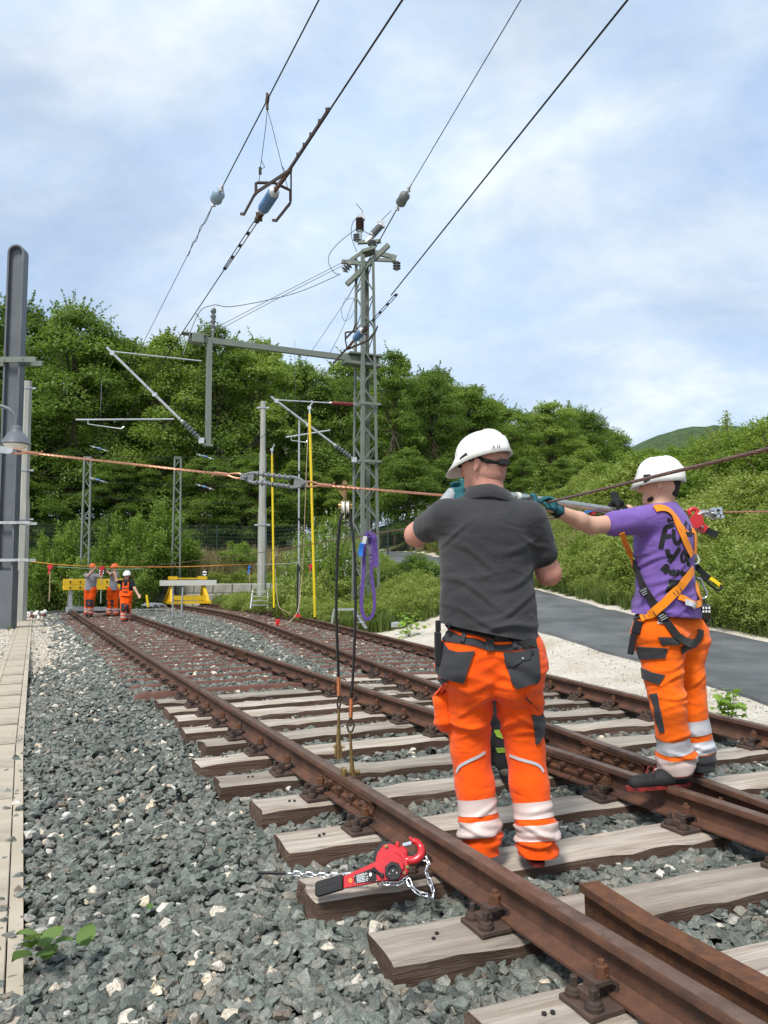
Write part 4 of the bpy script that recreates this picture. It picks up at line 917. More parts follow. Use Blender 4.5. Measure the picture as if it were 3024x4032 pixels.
mb = MB(); mb.tube([at(1174, 2220, 18.6), at(1172, 2418, 18.6)], .03, 8); mb.box(at(1176, 2240, 18.6), (.07, .07, .12)); mb.box(at(1178, 1860, 18.6), (.06, .06, .06)); mb.box(at(1178, 2045, 18.6), (.06, .06, .06)); mb.build('grip', MAT['black_rubber'], e)
mb = MB(); mb.box(at(1172, 2424, 18.5), (.14, .10, .07)); mb.build('foot_block', MAT['red_paint'], e)
wire('hand_line', [at(1216, 1640, 19.2), at(1206, 1850, 19), at(1196, 2150, 18.8), at(1186, 2300, 18.6), at(1172, 2405, 18.2), at(1140, 2448, 17.6), at(1118, 2458, 17.3), at(1100, 2452, 17.2)], .009, 'tan_rope', 'tan hand line trailing from the long yellow rod to the red can', 'rope')
wire('hand_line', [at(1083, 2240, 23.8), at(1090, 2330, 23.6), at(1100, 2390, 23), at(1145, 2417, 20.5)], .008, 'tan_rope', 'tan cord curving off the yellow rod by the slim pole', 'rope')
can = atz(1094, 2462, .02); e = empty('red_can', can, 'small red can with black cap between the rails', 'can'); mb = MB(); mb.box(can + U * .08, (.12, .10, .16), None, .02); mb.build('can_body', MAT['red_paint'], e); mb = MB(); mb.tube([can + U * .16, can + U * .2], .035); mb.build('cap', MAT['black_rubber'], e)
mb = MB(); c = can + Vector((-.1, 0, 0)); mb.tube(curve([c + Vector((.1, 0, .02)), c + Vector((-.05, -.1, .0)), c + Vector((-.16, 0, .03)), c + Vector((-.05, .1, .06)), c + Vector((.15, -.05, .02)), c + Vector((.35, .0, .02))]), .010, 6); o = mb.build('rope_coil', MAT['tan_rope'], None, 'all'); tag(o, 'loop of tan rope lying round the red can', 'rope')
def ladder(name, pc, w, h, rungs, rake, label, yaw=0):
    e = empty(name, pc, label, 'ladder'); R = Matrix.Rotation(yaw, 3, 'Z')
    def q(x, y, z): return pc + R @ Vector((x, y, z))
    for s in (-1, 1):
        mb = MB(); mb.bar(q(s * w * .5, -rake, 0), q(s * w * .44, 0, h), .03, .05); mb.bar(q(s * w * .5, rake, 0), q(s * w * .44, 0, h), .025, .04); mb.build('stile', MAT['alu'], e)
    for i in range(rungs):
        t = (i + .8) / (rungs + .2); mb = MB(); mb.bar(q(-w * .48, -rake * (1 - t), h * t), q(w * .48, -rake * (1 - t), h * t), .09 if i == rungs - 1 else .06, .025); mb.build('tread', MAT['alu'], e)
    mb = MB(); mb.bar(q(-w * .45, rake * .6, h * .35), q(w * .45, rake * .5, h * .75), .02, .02); mb.build('brace', MAT['alu'], e); return e
lx = at(1024, 2392, 26.5); ladder('step_ladder', Vector((lx.x, 26.5, lx.z - .03)), .58, .62, 4, .2, 'short aluminium step ladder at the foot of the slim concrete pole')
def trestle(pc, label):
    e = empty('work_platform', pc, label, 'platform'); mb = MB(); mb.bar(pc + Vector((-.42, 0, .47)), pc + Vector((.16, .05, .47)), .30, .035); mb.build('deck', MAT['alu'], e)
    for a, b in (((-.40, 0, .46), (-.48, -.05, 0)), ((.10, -.05, .46), (.16, -.1, 0)), ((.12, .1, .44), (.42, .12, 0)), ((.1, -.02, .44), (.40, -.1, 0))): mb = MB(); mb.bar(pc + Vector(a), pc + Vector(b), .03, .04); mb.build('leg', MAT['alu'], e)
    for z in (.15, .30, .42): mb = MB(); x = .14 + .27 * (1 - z / .46); mb.bar(pc + Vector((x, -.08, z)), pc + Vector((x + .02, .12, z)), .06, .02); mb.bar(pc + Vector((.12, -.09, z)), pc + Vector((x, -.09, z)), .02, .02); mb.build('tread', MAT['alu'], e)
    return e
tp = at(1378, 2474, 19.5); trestle(tp, 'low aluminium work platform in front of the lattice mast')
mb = MB(); p = at(1562, 2468, 19); mb.box(p + U * .05, (.27, .2, .11), None, .01); mb.box(p + U * .11, (.10, .06, .03)); o = mb.build('metal_box', MAT['galv'], None); tag(o, 'small grey metal box on the pale gravel', 'box')
e = empty('board_trestle', at(688, 2432, 26), 'two upright galvanised posts with flat feet on the ballast', 'stand')
for px, tp_ in ((680, 2312), (714, 2312)):
    p = at(px, 2428 if px < 700 else 2432, 26); t = at(px + (6 if px > 700 else 0), tp_, 26); mb = MB(); mb.tube([p, t], .032, 8); mb.build('post', MAT['galv'], e); mb = MB(); mb.bar(p + Vector((-.05, 0, .01)), p + Vector((.36, .05, .01)), .04, .03); mb.bar(p + Vector((.02, -.15, .01)), p + Vector((.02, .2, .01)), .04, .03); mb.build('foot', MAT['galv'], e)
mb = MB(); p = at(587, 2435, 25.5); mb.bar(p, p + Vector((.3, .1, .12)), .03, .03); mb.bar(p + Vector((.28, .1, 0)), p + Vector((.42, .05, .15)), .03, .03); mb.bar(p, p + Vector((.3, 0, 0)), .03, .03); o = mb.build('bent_bracket', MAT['galv'], None); tag(o, 'small bent galvanised bracket lying on the ballast', 'bracket')
for i in range(5): mb = MB(); p = at(604 + i * 12, 2386 - (i % 2) * 6, 30.5); mb.tube([p, p + Vector((-.75, 1.0, .0))], .045, 10); o = mb.build('steel_pipe', MAT['galv'], None, True); tag(o, 'grey steel pipe lying near the yellow stub, %s from it' % ordinal(i), 'pipe', 'pipes on the ballast')
e = rod('marker_stub', [at(577, 2342, 29.5), at(584, 2390, 29.5)], .045, 'yellow_rod', 'short yellow marker stub in the ballast', 'marker')
a, b = atz(332, 2467, -.03), atz(393, 2496, -.03); mb = MB(); mb.bar(a, b, .10, .05); o = mb.build('timber_plank', MAT['white_board'], None); tag(o, 'pale timber plank lying on the ballast beside the rail', 'plank')
for i in range(26):
    p = at(rnd.uniform(82, 185), rnd.uniform(2380, 2398), 28.8); p.z = ground_z(p.x, p.y) + rnd.uniform(.02, .22); mt = rnd.choice(['white_plastic', 'insul_red', 'white_plastic', 'galv', 'insul_grey'])
    me = MB(); d = Vector((rnd.uniform(-1, 1), rnd.uniform(-1, 1), rnd.uniform(-.3, .3))).normalized(); sheds(me, p - d * .12, p + d * .12, .035, .07, 3, 8); o = me.build('old_insulator', MAT[mt], None, True); tag(o, '%s scrap insulator in the heap at the foot of the stained pole' % {'white_plastic': 'white', 'insul_red': 'dark red', 'galv': 'silvery', 'insul_grey': 'grey'}[mt], 'insulator', 'heap of scrap insulators')
mb = MB(); p = at(1878, 2432, 14); mb.box((p.x, p.y, ground_z(p.x, p.y) + .02), (.03, .03, .02)); 
# ------------------------------------------------------------------ ropes held by the far workers
def fr(px, py, Y=26): return at(px, py, Y)
wire('training_rope', [fr(52, 2203, 27), fr(165, 2216), fr(265, 2226), fr(460, 2232), fr(700, 2232), fr(880, 2226), fr(1000, 2222, 28)], .013, 'orange_rope', 'upper orange rope stretched at head height by the far workers', 'rope')
wire('training_rope', [fr(195, 2230), fr(300, 2236), fr(420, 2242), fr(560, 2240)], .012, 'green_rope', 'green rope held by the worker in the orange helmet', 'rope')
wire('steel_rope', [fr(1000, 2222, 28), fr(1125, 2220, 27), fr(1270, 2205, 26)], .012, 'alu', 'silver chain line from the slim pole to the mast', 'rope')
for i, (px, py, mt, lb_) in enumerate(((198, 2232, 'red_paint', 'red lever hoist hanging on the rope by the steel column'), (1225, 2230, 'red_paint', 'red lever hoist hanging in front of the white flowering bush'), (402, 2238, 'red_paint', 'red lever hoist between the two helmeted workers'), (983, 2232, 'blue_strap', 'small blue clamp on the rope by the slim pole'))):
    p = fr(px, py, 25.8); e = empty('rope_hoist', p, lb_, 'hoist'); mb = MB(); mb.tube_exact([p - Vector((0, .05, 0)), p + Vector((0, .05, 0))], [.085 if i < 3 else .04] * 2, Vector((0, 1, 0)), 12); mb.bar(p, p + Vector((-.05, 0, -.24)), .04, .05); mb.build('hoist_body', MAT[mt], e); mb = MB(); mb.tube([p + Vector((0, 0, -.05)), p + Vector((.0, 0, -1.15 if i < 2 else -.5))], .014, 6); mb.build('hand_chain', MAT['tan_rope' if i != 1 else 'green_rope'], e)
# ------------------------------------------------------------------ hill on the skyline
def hill():
    V = []; F = []; nx, ny = 60, 26
    for j in range(ny):
        for i in range(nx):
            x = -40 + 520 * i / (nx - 1); y = 330 + 260 * j / (ny - 1)
            h = 87 * math.exp(-((x - 190) / 125) ** 2 - ((y - 470) / 75) ** 2) + 30 * math.exp(-((x - 330) / 120) ** 2 - ((y - 480) / 90) ** 2) + 3 * noise.noise((x * .03, y * .03, 0))
            V.append((x, y, h - 3 + 2.6 * noise.noise((x * .17, y * .17, 2)) * min(1, h / 20)))
    for j in range(ny - 1):
        for i in range(nx - 1): F.append((j * nx + i, j * nx + i + 1, (j + 1) * nx + i + 1, (j + 1) * nx + i))
    m = mat('hill_forest', (.040, .075, .030), (.085, .130, .045), .25, .95, bump=1.0, bscale=.3, lo=.3, hi=.7, detail=9, bdetail=8)
    for n_ in m.node_tree.nodes:
        if n_.type == 'BUMP': n_.inputs['Distance'].default_value = 4
    mb = MB(); mb.add(V, F); o = mb.build('hill', m, None, 'all'); o['kind'] = 'structure'; o['label'] = 'wooded hill on the skyline beyond the bank'
hill()
# ================================================================== vegetation
def leaf_material(name, dark, mid, light, trans=.35, rough=.55):
    m = bpy.data.materials.new(name); m.use_nodes = True; t = m.node_tree; N = t.nodes; L = t.links
    b = N['Principled BSDF']; b.inputs['Roughness'].default_value = rough; b.inputs['Specular IOR Level'].default_value = .25
    a = N.new('ShaderNodeAttribute'); a.attribute_name = 'lv'
    oi = N.new('ShaderNodeObjectInfo'); m1 = N.new('ShaderNodeMath'); m1.operation = 'MULTIPLY_ADD'; m1.inputs[1].default_value = .55; m1.inputs[2].default_value = -.25; L.new(oi.outputs['Random'], m1.inputs[0])
    ad = N.new('ShaderNodeMath'); ad.operation = 'ADD'; L.new(a.outputs['Fac'], ad.inputs[0]); L.new(m1.outputs[0], ad.inputs[1])
    r = N.new('ShaderNodeValToRGB'); cr = r.color_ramp; cr.elements[0].position = .05; cr.elements[0].color = (*dark, 1); cr.elements[1].position = .95; cr.elements[1].color = (*light, 1)
    e = cr.elements.new(.5); e.color = (*mid, 1); L.new(ad.outputs[0], r.inputs[0]); L.new(r.outputs[0], b.inputs['Base Color'])
    tr = N.new('ShaderNodeBsdfTranslucent'); hs = N.new('ShaderNodeMix'); hs.data_type = 'RGBA'; hs.blend_type = 'MULTIPLY'; hs.inputs['Factor'].default_value = 1; L.new(r.outputs[0], hs.inputs[6]); hs.inputs[7].default_value = (1.25, 1.3, .7, 1)
    L.new(hs.outputs[2], tr.inputs['Color']); mx_ = N.new('ShaderNodeMixShader'); mx_.inputs[0].default_value = trans; L.new(b.outputs[0], mx_.inputs[1]); L.new(tr.outputs[0], mx_.inputs[2])
    L.new(mx_.outputs[0], N['Material Output'].inputs['Surface']); return m
LEAF = {'mid': leaf_material('leaf_mid', (.105, .170, .030), (.195, .280, .052), (.310, .395, .100), .45),
        'wood': leaf_material('leaf_wood', (.082, .136, .028), (.155, .236, .046), (.255, .345, .086), .45),
        'bright': leaf_material('leaf_bright', (.110, .185, .030), (.190, .290, .050), (.280, .375, .090), .42),
        'bank': leaf_material('leaf_bank', (.130, .182, .036), (.235, .300, .064), (.365, .410, .130), .4),
        'maple': leaf_material('leaf_maple', (.16, .28, .035), (.22, .36, .05), (.30, .44, .075), .4),
        'burdock': leaf_material('leaf_burdock', (.085, .15, .035), (.12, .20, .05), (.17, .25, .075), .25),
        'dry': leaf_material('dry_grass', (.20, .17, .08), (.30, .25, .13), (.38, .33, .19), .2, .8),
        'grass': leaf_material('green_grass', (.075, .125, .024), (.13, .185, .045), (.22, .25, .09), .3)}
MAT['flower'] = mat('flower_white', (.72, .70, .58), rough=.7)
def leaves_mesh(name, C, Nn, sz, lv, mats, aspect=.62, extra=None):
    """kite-shaped leaf faces at C with normals Nn"""
    C = np.asarray(C, float); Nn = np.asarray(Nn, float); n = len(C); sz = np.asarray(sz, float)[:, None]
    Nn = Nn / (np.linalg.norm(Nn, axis=1, keepdims=True) + 1e-9); rv = nrg.normal(size=(n, 3)); a = np.cross(Nn, rv); a /= np.linalg.norm(a, axis=1, keepdims=True) + 1e-9; b = np.cross(Nn, a)
    V = np.empty((n, 4, 3)); V[:, 0] = C - a * sz * .5; V[:, 1] = C + b * sz * aspect * .5 + Nn * sz * .10; V[:, 2] = C + a * sz * .5 - Nn * sz * .08; V[:, 3] = C - b * sz * aspect * .5 + Nn * sz * .10
    me = bpy.data.meshes.new(name); me.vertices.add(n * 4); me.vertices.foreach_set('co', V.ravel()); me.loops.add(n * 4); me.loops.foreach_set('vertex_index', np.arange(n * 4, dtype=np.int32)); me.polygons.add(n)
    me.polygons.foreach_set('loop_start', np.arange(0, n * 4, 4, dtype=np.int32)); me.polygons.foreach_set('loop_total', np.full(n, 4, np.int32)); me.update(calc_edges=True)
    at_ = me.attributes.new('lv', 'FLOAT', 'FACE'); at_.data.foreach_set('value', np.clip(np.asarray(lv, np.float32), 0, 1))
    for m in mats: me.materials.append(m)
    if extra is not None: me.polygons.foreach_set('material_index', np.asarray(extra, np.int32))
    return me
def sph(n): v = nrg.normal(size=(n, 3)); return v / np.linalg.norm(v, axis=1, keepdims=True)
def tree_variant(seed, H, R, base, nclump, per, leaf, key, spindly=.5):
    """trunk with limbs + crown made of clumps and loose sprays; returns (trunk mesh, crown mesh)"""
    r = random.Random(seed); C, Nn, S, LV = [], [], [], []; mb = MB(); hc = (H - base)
    top = Vector((r.uniform(-.3, .3), r.uniform(-.3, .3), H * .86)); tk = [Vector((0, 0, -.5)), Vector((r.uniform(-.15, .15), r.uniform(-.15, .15), H * .3)), Vector((r.uniform(-.3, .3), r.uniform(-.3, .3), H * .6)), top]
    mb.tube(curve(tk, 5), [.22 - .19 * i / 15 for i in range(16)], 7)
    for k in range(nclump):
        t = (k + r.random()) / nclump; z = base + hc * (t ** .85); wz = max(.0, math.sin(math.pi * min(1, (t * .80 + .20))) ** .62)
        ang = r.uniform(0, 6.283); rr = R * wz * (r.random() ** .45) * r.uniform(.8, 1.12)
        c = np.array((rr * math.cos(ang), rr * math.sin(ang), z)); cr_ = R * r.uniform(.27, .46) * (1 - .30 * t)
        d = sph(per); d[:, 2] = np.where(d[:, 2] < -.25, -d[:, 2] * .5, d[:, 2]); rad_ = cr_ * (.45 + .62 * nrg.random((per, 1)) ** .5)
        pts = c + d * rad_ * np.array((1.1, 1.1, .95)); C.append(pts); Nn.append(d * .7 + nrg.normal(size=(per, 3)) * .55 + np.array((0, 0, .45))); S.append(leaf * nrg.uniform(.65, 1.3, per)); LV.append(.28 + .34 * r.random() + nrg.normal(0, .11, per) + d[:, 2] * .10)
        if r.random() < .55: mb.tube([tk[1] + (tk[2] - tk[1]) * r.random() if z < H * .55 else tk[2], Vector(c) * .62 + Vector((0, 0, z * .30)), Vector(c)], [.075, .045, .018], 5)
        if r.random() < spindly or t > .82:                 # shoots that break the outline
            for q in range(r.choice((1, 2, 3))):
                dv = Vector((c[0], c[1], 0)).normalized() * r.uniform(.2, .9) + Vector((r.uniform(-.4, .4), r.uniform(-.4, .4), r.uniform(.5, 1.3))); dv.normalize(); Ls = cr_ * r.uniform(1.2, 2.0); m = max(12, int(per * .10)); tt = nrg.random(m)
                p0 = np.array(c); pts = p0 + np.outer(tt * Ls, np.array(dv)) + nrg.normal(0, leaf * .55, (m, 3)) * (1.2 - tt[:, None]); C.append(pts); Nn.append(nrg.normal(size=(m, 3)) + np.array((0, 0, .6))); S.append(leaf * nrg.uniform(.6, 1.1, m)); LV.append(.5 + nrg.normal(0, .13, m))
                mb.tube([Vector(c), Vector(c) + dv * Ls], [.02, .006], 4)
    me = leaves_mesh('crown', np.concatenate(C), np.concatenate(Nn), np.concatenate(S), np.concatenate(LV), [LEAF[key]]); tm = mb.mesh('trunk', MAT['bark'], 'all'); return tm, me
TREES = [tree_variant(500 + i, 17, R, b, nc, per, .212, 'wood', sp) for i, (R, b, nc, per, sp) in enumerate(((3.9, 2.4, 74, 360, .4), (4.3, 2.0, 80, 360, .25), (3.5, 3.0, 66, 360, .7), (4.1, 1.6, 80, 340, .3), (3.6, 2.2, 64, 330, .9)))] + [tree_variant(520 + i, 17, R, b, nc, 350, .212, 'mid', .8) for i, (R, b, nc) in enumerate(((3.7, 2.0, 66), (3.3, 1.8, 60)))]
TREEH = 18.5
def place_tree(k, vx, vtop, Y, label, group, sxy=1.0):
    top = at(vx * 1.82278, vtop * 1.82278, Y); gz = ground_z(top.x, min(Y, 75)); h = top.z - gz; s = h / TREEH
    e = empty('leafy_tree', (top.x, Y, gz), label, 'tree', group); e.rotation_euler = (0, 0, rnd.uniform(0, 6.28)); e.scale = (s * sxy * rnd.uniform(.92, 1.1), s * sxy * rnd.uniform(.92, 1.1), s)
    tm, cm = TREES[k % len(TREES)]; inst('trunk', tm, e); inst('crown', cm, e); return e
FRONT = [(-75, 650, 45), (45, 628, 46), (165, 645, 45), (265, 700, 47), (365, 700, 46), (470, 680, 47), (565, 712, 48), (655, 765, 49), (745, 800, 50), (850, 738, 50), (935, 800, 54), (1015, 822, 56), (1100, 872, 60), (1185, 858, 61), (1265, 882, 64), (1335, 930, 68), (1400, 962, 74), (1055, 850, 66), (1145, 880, 68), (1225, 872, 70), (1300, 915, 74), (975, 820, 62)]
for i, (vx, vt, Y) in enumerate(FRONT): place_tree((0, 3, 1, 2, 5, 4, 6, 0, 3, 6, 1, 0, 3, 5, 1, 0, 4, 2, 6, 1, 3, 0)[i % 22], vx, vt, Y, 'dense green tree at the edge of the wood, %s from the picture\'s left edge' % ordinal(i), 'trees of the wood', 1.06 if Y < 55 else 1.4)
BACK = [(-10, 690, 53), (110, 690, 54), (220, 720, 54), (320, 735, 55), (420, 730, 55), (520, 725, 56), (615, 770, 56), (705, 830, 57), (800, 820, 58), (895, 830, 60), (975, 860, 63), (1060, 880, 66), (1150, 905, 68), (1230, 915, 72)]
for i, (vx, vt, Y) in enumerate(BACK): place_tree((1, 3, 0, 4, 1, 0, 3, 1, 2, 0)[i % 10], vx, vt, Y, 'darker tree deeper in the wood, %s from the picture\'s left edge' % ordinal(i), 'trees of the wood', 1.1)
DEEP = [(v, 800 - 0.02 * v + 40 * math.sin(v * .03), 70) for v in range(-80, 1000, 85)] + [(v, 905 + .16 * (v - 1000), 84) for v in range(960, 1440, 60)]
for i, (vx, vt, Y) in enumerate(DEEP): place_tree(i * 3 + 2, vx, vt, Y, 'shadowed tree far back in the wood, %s from the picture\'s left edge' % ordinal(i), 'trees of the wood', 1.25)
LOW = [(v, 1010, 57) for v in range(-20, 900, 90)] + [(40, 980, 43), (150, 960, 43.5), (255, 985, 43), (350, 960, 44), (450, 975, 43.5), (545, 970, 44), (640, 985, 44), (735, 1000, 45), (880, 960, 46), (960, 985, 48), (1045, 970, 50), (1130, 985, 53), (1210, 985, 56), (1290, 995, 58)]
for i, (vx, vt, Y) in enumerate(LOW): place_tree(i + 2, vx, vt, Y, 'low bushy tree under the wood behind the fence, %s from the picture\'s left edge' % ordinal(i), 'understorey trees', 1.55 if Y < 57 else 2.2)
def bush_variant(seed, H, R, nsh, per, leaf, key, flower=0, dome=.5):
    """shrub of upright shoots: stems + leaves"""
    r = random.Random(seed); C, Nn, S, LV, X = [], [], [], [], []; mb = MB()
    for k in range(nsh):
        a = r.uniform(0, 6.283); q = r.random() ** .6; b0 = Vector((math.cos(a), math.sin(a), 0)) * R * .25 * q; tip = Vector((math.cos(a) * R * q * r.uniform(.8, 1.1), math.sin(a) * R * q * r.uniform(.8, 1.1), H * (1 - dome * q * q) * r.uniform(.72, 1.05)))
        mid = b0 + (tip - b0) * .5 + Vector((0, 0, H * .10)); st = curve([b0, mid, tip], 6); mb.tube(st, [.018 * H / 2 * (1 - i / len(st)) + .004 for i in range(len(st))], 4)
        n = int(per * r.uniform(.7, 1.3)); t = nrg.random(n) ** .75; idx = np.clip((t * (len(st) - 1)), 0, len(st) - 1.001); ii = idx.astype(int); fr_ = (idx - ii)[:, None]; A = np.array([tuple(p) for p in st]); p = A[ii] * (1 - fr_) + A[ii + 1] * fr_
        spread_ = (R * .20 * (1.15 - t * .85))[:, None]; off = nrg.normal(size=(n, 3)) * spread_ * np.array((1, 1, .7)); C.append(p + off); Nn.append(nrg.normal(size=(n, 3)) * .7 + np.array((0, 0, .8)) + off * .5 / R); S.append(leaf * nrg.uniform(.6, 1.3, n)); LV.append(.22 + .30 * t + .18 * r.random() + nrg.normal(0, .10, n)); X.append(np.zeros(n, int))
        if flower and r.random() < .8:
            for _ in range(flower):
                tt = r.uniform(.35, .98); c = np.array(st[int(tt * (len(st) - 1))]) + nrg.normal(0, R * .15, 3); m = 16; C.append(c + nrg.normal(size=(m, 3)) * np.array((.03, .03, .085))); Nn.append(nrg.normal(size=(m, 3))); S.append(nrg.uniform(.035, .065, m)); LV.append(np.ones(m)); X.append(np.ones(m, int))
    C = np.concatenate(C); C[:, 2] = np.maximum(C[:, 2], .02)
    me = leaves_mesh('foliage', C, np.concatenate(Nn), np.concatenate(S), np.concatenate(LV), [LEAF[key], MAT['flower']], extra=np.concatenate(X)); sm_ = mb.mesh('stem', MAT['twig'], 'all'); return sm_, me
BUSH = {'tall': [bush_variant(700 + i, 4.0, 1.7, 30, 330, .115, 'bright', dome=.55) for i in range(3)], 'bank': [bush_variant(720 + i, 1.15, .85, 26, 150, .062, 'bank', dome=.5) for i in range(4)],
        'shoot': [bush_variant(740 + i, 3.0, 1.0, 12, 190, .085, 'bank', dome=.25) for i in range(2)], 'flower': [bush_variant(760 + i, 3.4, 2.0, 34, 300, .085, 'bright', 5, .6) for i in range(2)],
        'dark': [bush_variant(780 + i, 3.2, 1.9, 30, 320, .125, 'wood', dome=.5) for i in range(2)]}
def place_bush(kind, k, x, y, h, w, label, group=None, z=None):
    sm_, me = BUSH[kind][k % len(BUSH[kind])]; hh = {'tall': 4.0, 'bank': 1.15, 'shoot': 3.0, 'flower': 3.4, 'dark': 3.2}[kind]; rr = {'tall': 1.7, 'bank': .85, 'shoot': 1.0, 'flower': 2.0, 'dark': 1.9}[kind]
    e = empty('shrub', (x, y, ground_z(x, y) - .05 if z is None else z), label, 'shrub', group); e.scale = (w / rr, w / rr, h / hh); e.rotation_euler = (0, 0, rnd.uniform(0, 6.28)); inst('stem', sm_, e); inst('foliage', me, e); return e
def bush_at(kind, k, vx, vtop, Y, w, label, group=None):
    p = at(vx * 1.82278, vtop * 1.82278, Y); place_bush(kind, k, p.x, Y, max(.5, p.z - ground_z(p.x, Y)), w, label, group)
bush_at('tall', 0, 100, 1130, 34.6, 1.3, 'bright maple bush between the stained pole and the buffer', 'shrubs at the track end')
bush_at('tall', 1, 150, 1105, 35.0, 1.4, 'tall bright maple bush left of the far lattice post', 'shrubs at the track end')
bush_at('tall', 2, 235, 1120, 34.2, 1.3, 'bright bush behind the walking woman', 'shrubs at the track end')
bush_at('tall', 0, 290, 1085, 34.6, 1.8, 'big light green bush right of the walking woman', 'shrubs at the track end')
bush_at('tall', 1, 350, 1060, 36.8, 1.8, 'highest light green bush before the second far lattice post', 'shrubs at the track end')
bush_at('tall', 2, 405, 1150, 37.6, 1.4, 'low light bush beside the black and white stop sign', 'shrubs at the track end')
bush_at('dark', 0, 60, 1190, 36.5, 1.5, 'dark shrub at the wall behind the stained pole', 'shrubs at the track end')
bush_at('dark', 1, 292, 1190, 33.4, 1.05, 'dark green shrub low behind the yellow marker stub', 'shrubs at the track end')
bush_at('dark', 0, 190, 1200, 33.2, 1.4, 'dark green shrub right behind the yellow buffer beam', 'shrubs at the track end')
bush_at('bank', 0, 465, 1230, 37.0, 1.1, 'scrubby bush on the block wall right of the sign', 'shrubs at the track end')
bush_at('tall', 0, 520, 1160, 38.5, 1.4, 'slim bush on the bank left of the slim pole', 'shrubs at the track end')
bush_at('flower', 0, 720, 1105, 27.5, 1.9, 'flowering bush with white blossom left of the lattice mast', 'flowering shrubs')
bush_at('flower', 1, 665, 1150, 28.5, 1.6, 'flowering bush with white blossom behind the yellow rods', 'flowering shrubs')
bush_at('flower', 0, 775, 1160, 29.5, 1.6, 'flowering bush with white blossom behind the lattice mast', 'flowering shrubs')
bush_at('bank', 1, 640, 1235, 25.2, 1.2, 'leafy bush at the feet of the yellow rods', 'shrubs by the mast'); bush_at('bank', 2, 690, 1225, 24.6, 1.2, 'leafy bush left of the mast foot', 'shrubs by the mast'); bush_at('bank', 3, 745, 1240, 25.2, 1.1, 'leafy bush behind the work platform', 'shrubs by the mast')
bush_at('bank', 0, 830, 1215, 25.5, 1.1, 'leafy bush right of the mast foot', 'shrubs by the mast'); bush_at('bank', 1, 870, 1235, 24.0, .9, 'leafy bush over the short block courses', 'shrubs by the mast'); bush_at('tall', 2, 905, 1185, 26.5, 1.1, 'bush beside the path left of the grey polo man', 'shrubs by the mast'); bush_at('bank', 2, 935, 1245, 21.5, .8, 'low bush half hidden behind the grey polo man', 'shrubs by the mast')
bush_at('shoot', 0, 1150, 1020, 34, 1.0, 'thin upright shrub behind the steel pipe', 'shrubs along the path'); bush_at('tall', 0, 1000, 1105, 34, 1.5, 'bush beyond the path behind the grey polo man', 'shrubs along the path')
for i, (vx, vt, Y, w, k) in enumerate(((1360, 965, 44, 2.2, 'tall'), (1420, 960, 40, 2.0, 'tall'), (1480, 950, 36, 1.8, 'tall'), (1525, 925, 32, 1.6, 'tall'), (1580, 900, 30, 1.3, 'shoot'), (1620, 935, 28, 1.6, 'tall'), (1660, 905, 27, 1.2, 'shoot'), (1560, 985, 27, 1.5, 'bank'), (1640, 1010, 23, 1.5, 'tall'), (1500, 1010, 27, 1.6, 'tall'), (1400, 1040, 32, 1.6, 'tall'), (1300, 1025, 38, 1.6, 'shoot'), (1700, 960, 24, 1.8, 'tall'), (1250, 1070, 36, 1.3, 'tall'), (1180, 1075, 40, 1.4, 'tall'), (1545, 935, 31, 1.6, 'tall'), (1605, 905, 27, 1.5, 'tall'), (1655, 885, 25, 1.4, 'tall'), (1450, 975, 34, 1.7, 'tall'), (1690, 870, 23, 1.6, 'shoot'), (1560, 890, 28, 1.0, 'shoot'))):
    bush_at(k, i, vx, vt, Y, w, 'tall light green shrub on the bank top, %s in line from the wood' % ordinal(i), 'shrubs on the bank')
# undergrowth on the bank and along the path
def source_col(name, meshes):
    c = bpy.data.collections.new(name)
    for a, b in meshes:
        o = bpy.data.objects.new('plant_source', b); c.objects.link(o)
    return c
P, S = [], []
for _ in range(5200):
    y = rnd.uniform(6, 47); e = 13.5 * rnd.random() ** 1.25; x = path_c(y) + PW + .55 + e
    if y > 30 and e < .5: continue
    p = Vector((x, y, ground_z(x, y)))
    if not in_view(p + U * .5, .06): continue
    nz_ = noise.noise((x * .35, y * .35, 4)); P.append((x, y, p.z - .08)); S.append((rnd.uniform(.5, 1.0) + max(0, nz_ + .1) * 1.9 * rnd.random()) * (.55 + .45 * sm(0, 1.4, e)))
scatter('bank_undergrowth', P, [(rnd.uniform(-.2, .2), rnd.uniform(-.2, .2), rnd.uniform(0, 6.28)) for _ in P], S, [rnd.randrange(4) for _ in P], source_col('bank_sources', BUSH['bank']), 'dense light green undergrowth covering the bank beyond the path')
P, S = [], []
for _ in range(1400):
    y = rnd.uniform(20.5, 40); xe = rp(min(y * 1.06, 36.4), HALF + .9).x; x1 = path_c(y) - PW - .35
    x = rnd.uniform(xe, x1); 
    if y > 36.8: x = rnd.uniform(-19, x1)
    p = Vector((x, y, ground_z(x, y)))
    if not in_view(p + U * .3, .03) or (abs(x - mx) < .6 and abs(y - MY) < .6) or (y < 21 and rnd.random() < .5): continue
    P.append((x, y, p.z - .04)); S.append(rnd.uniform(.3, .75))
scatter('lineside_undergrowth', P, [(rnd.uniform(-.2, .2), rnd.uniform(-.2, .2), rnd.uniform(0, 6.28)) for _ in P], S, [rnd.randrange(4) for _ in P], source_col('lineside_sources', BUSH['bank']), 'low green plants between the curving track and the path')
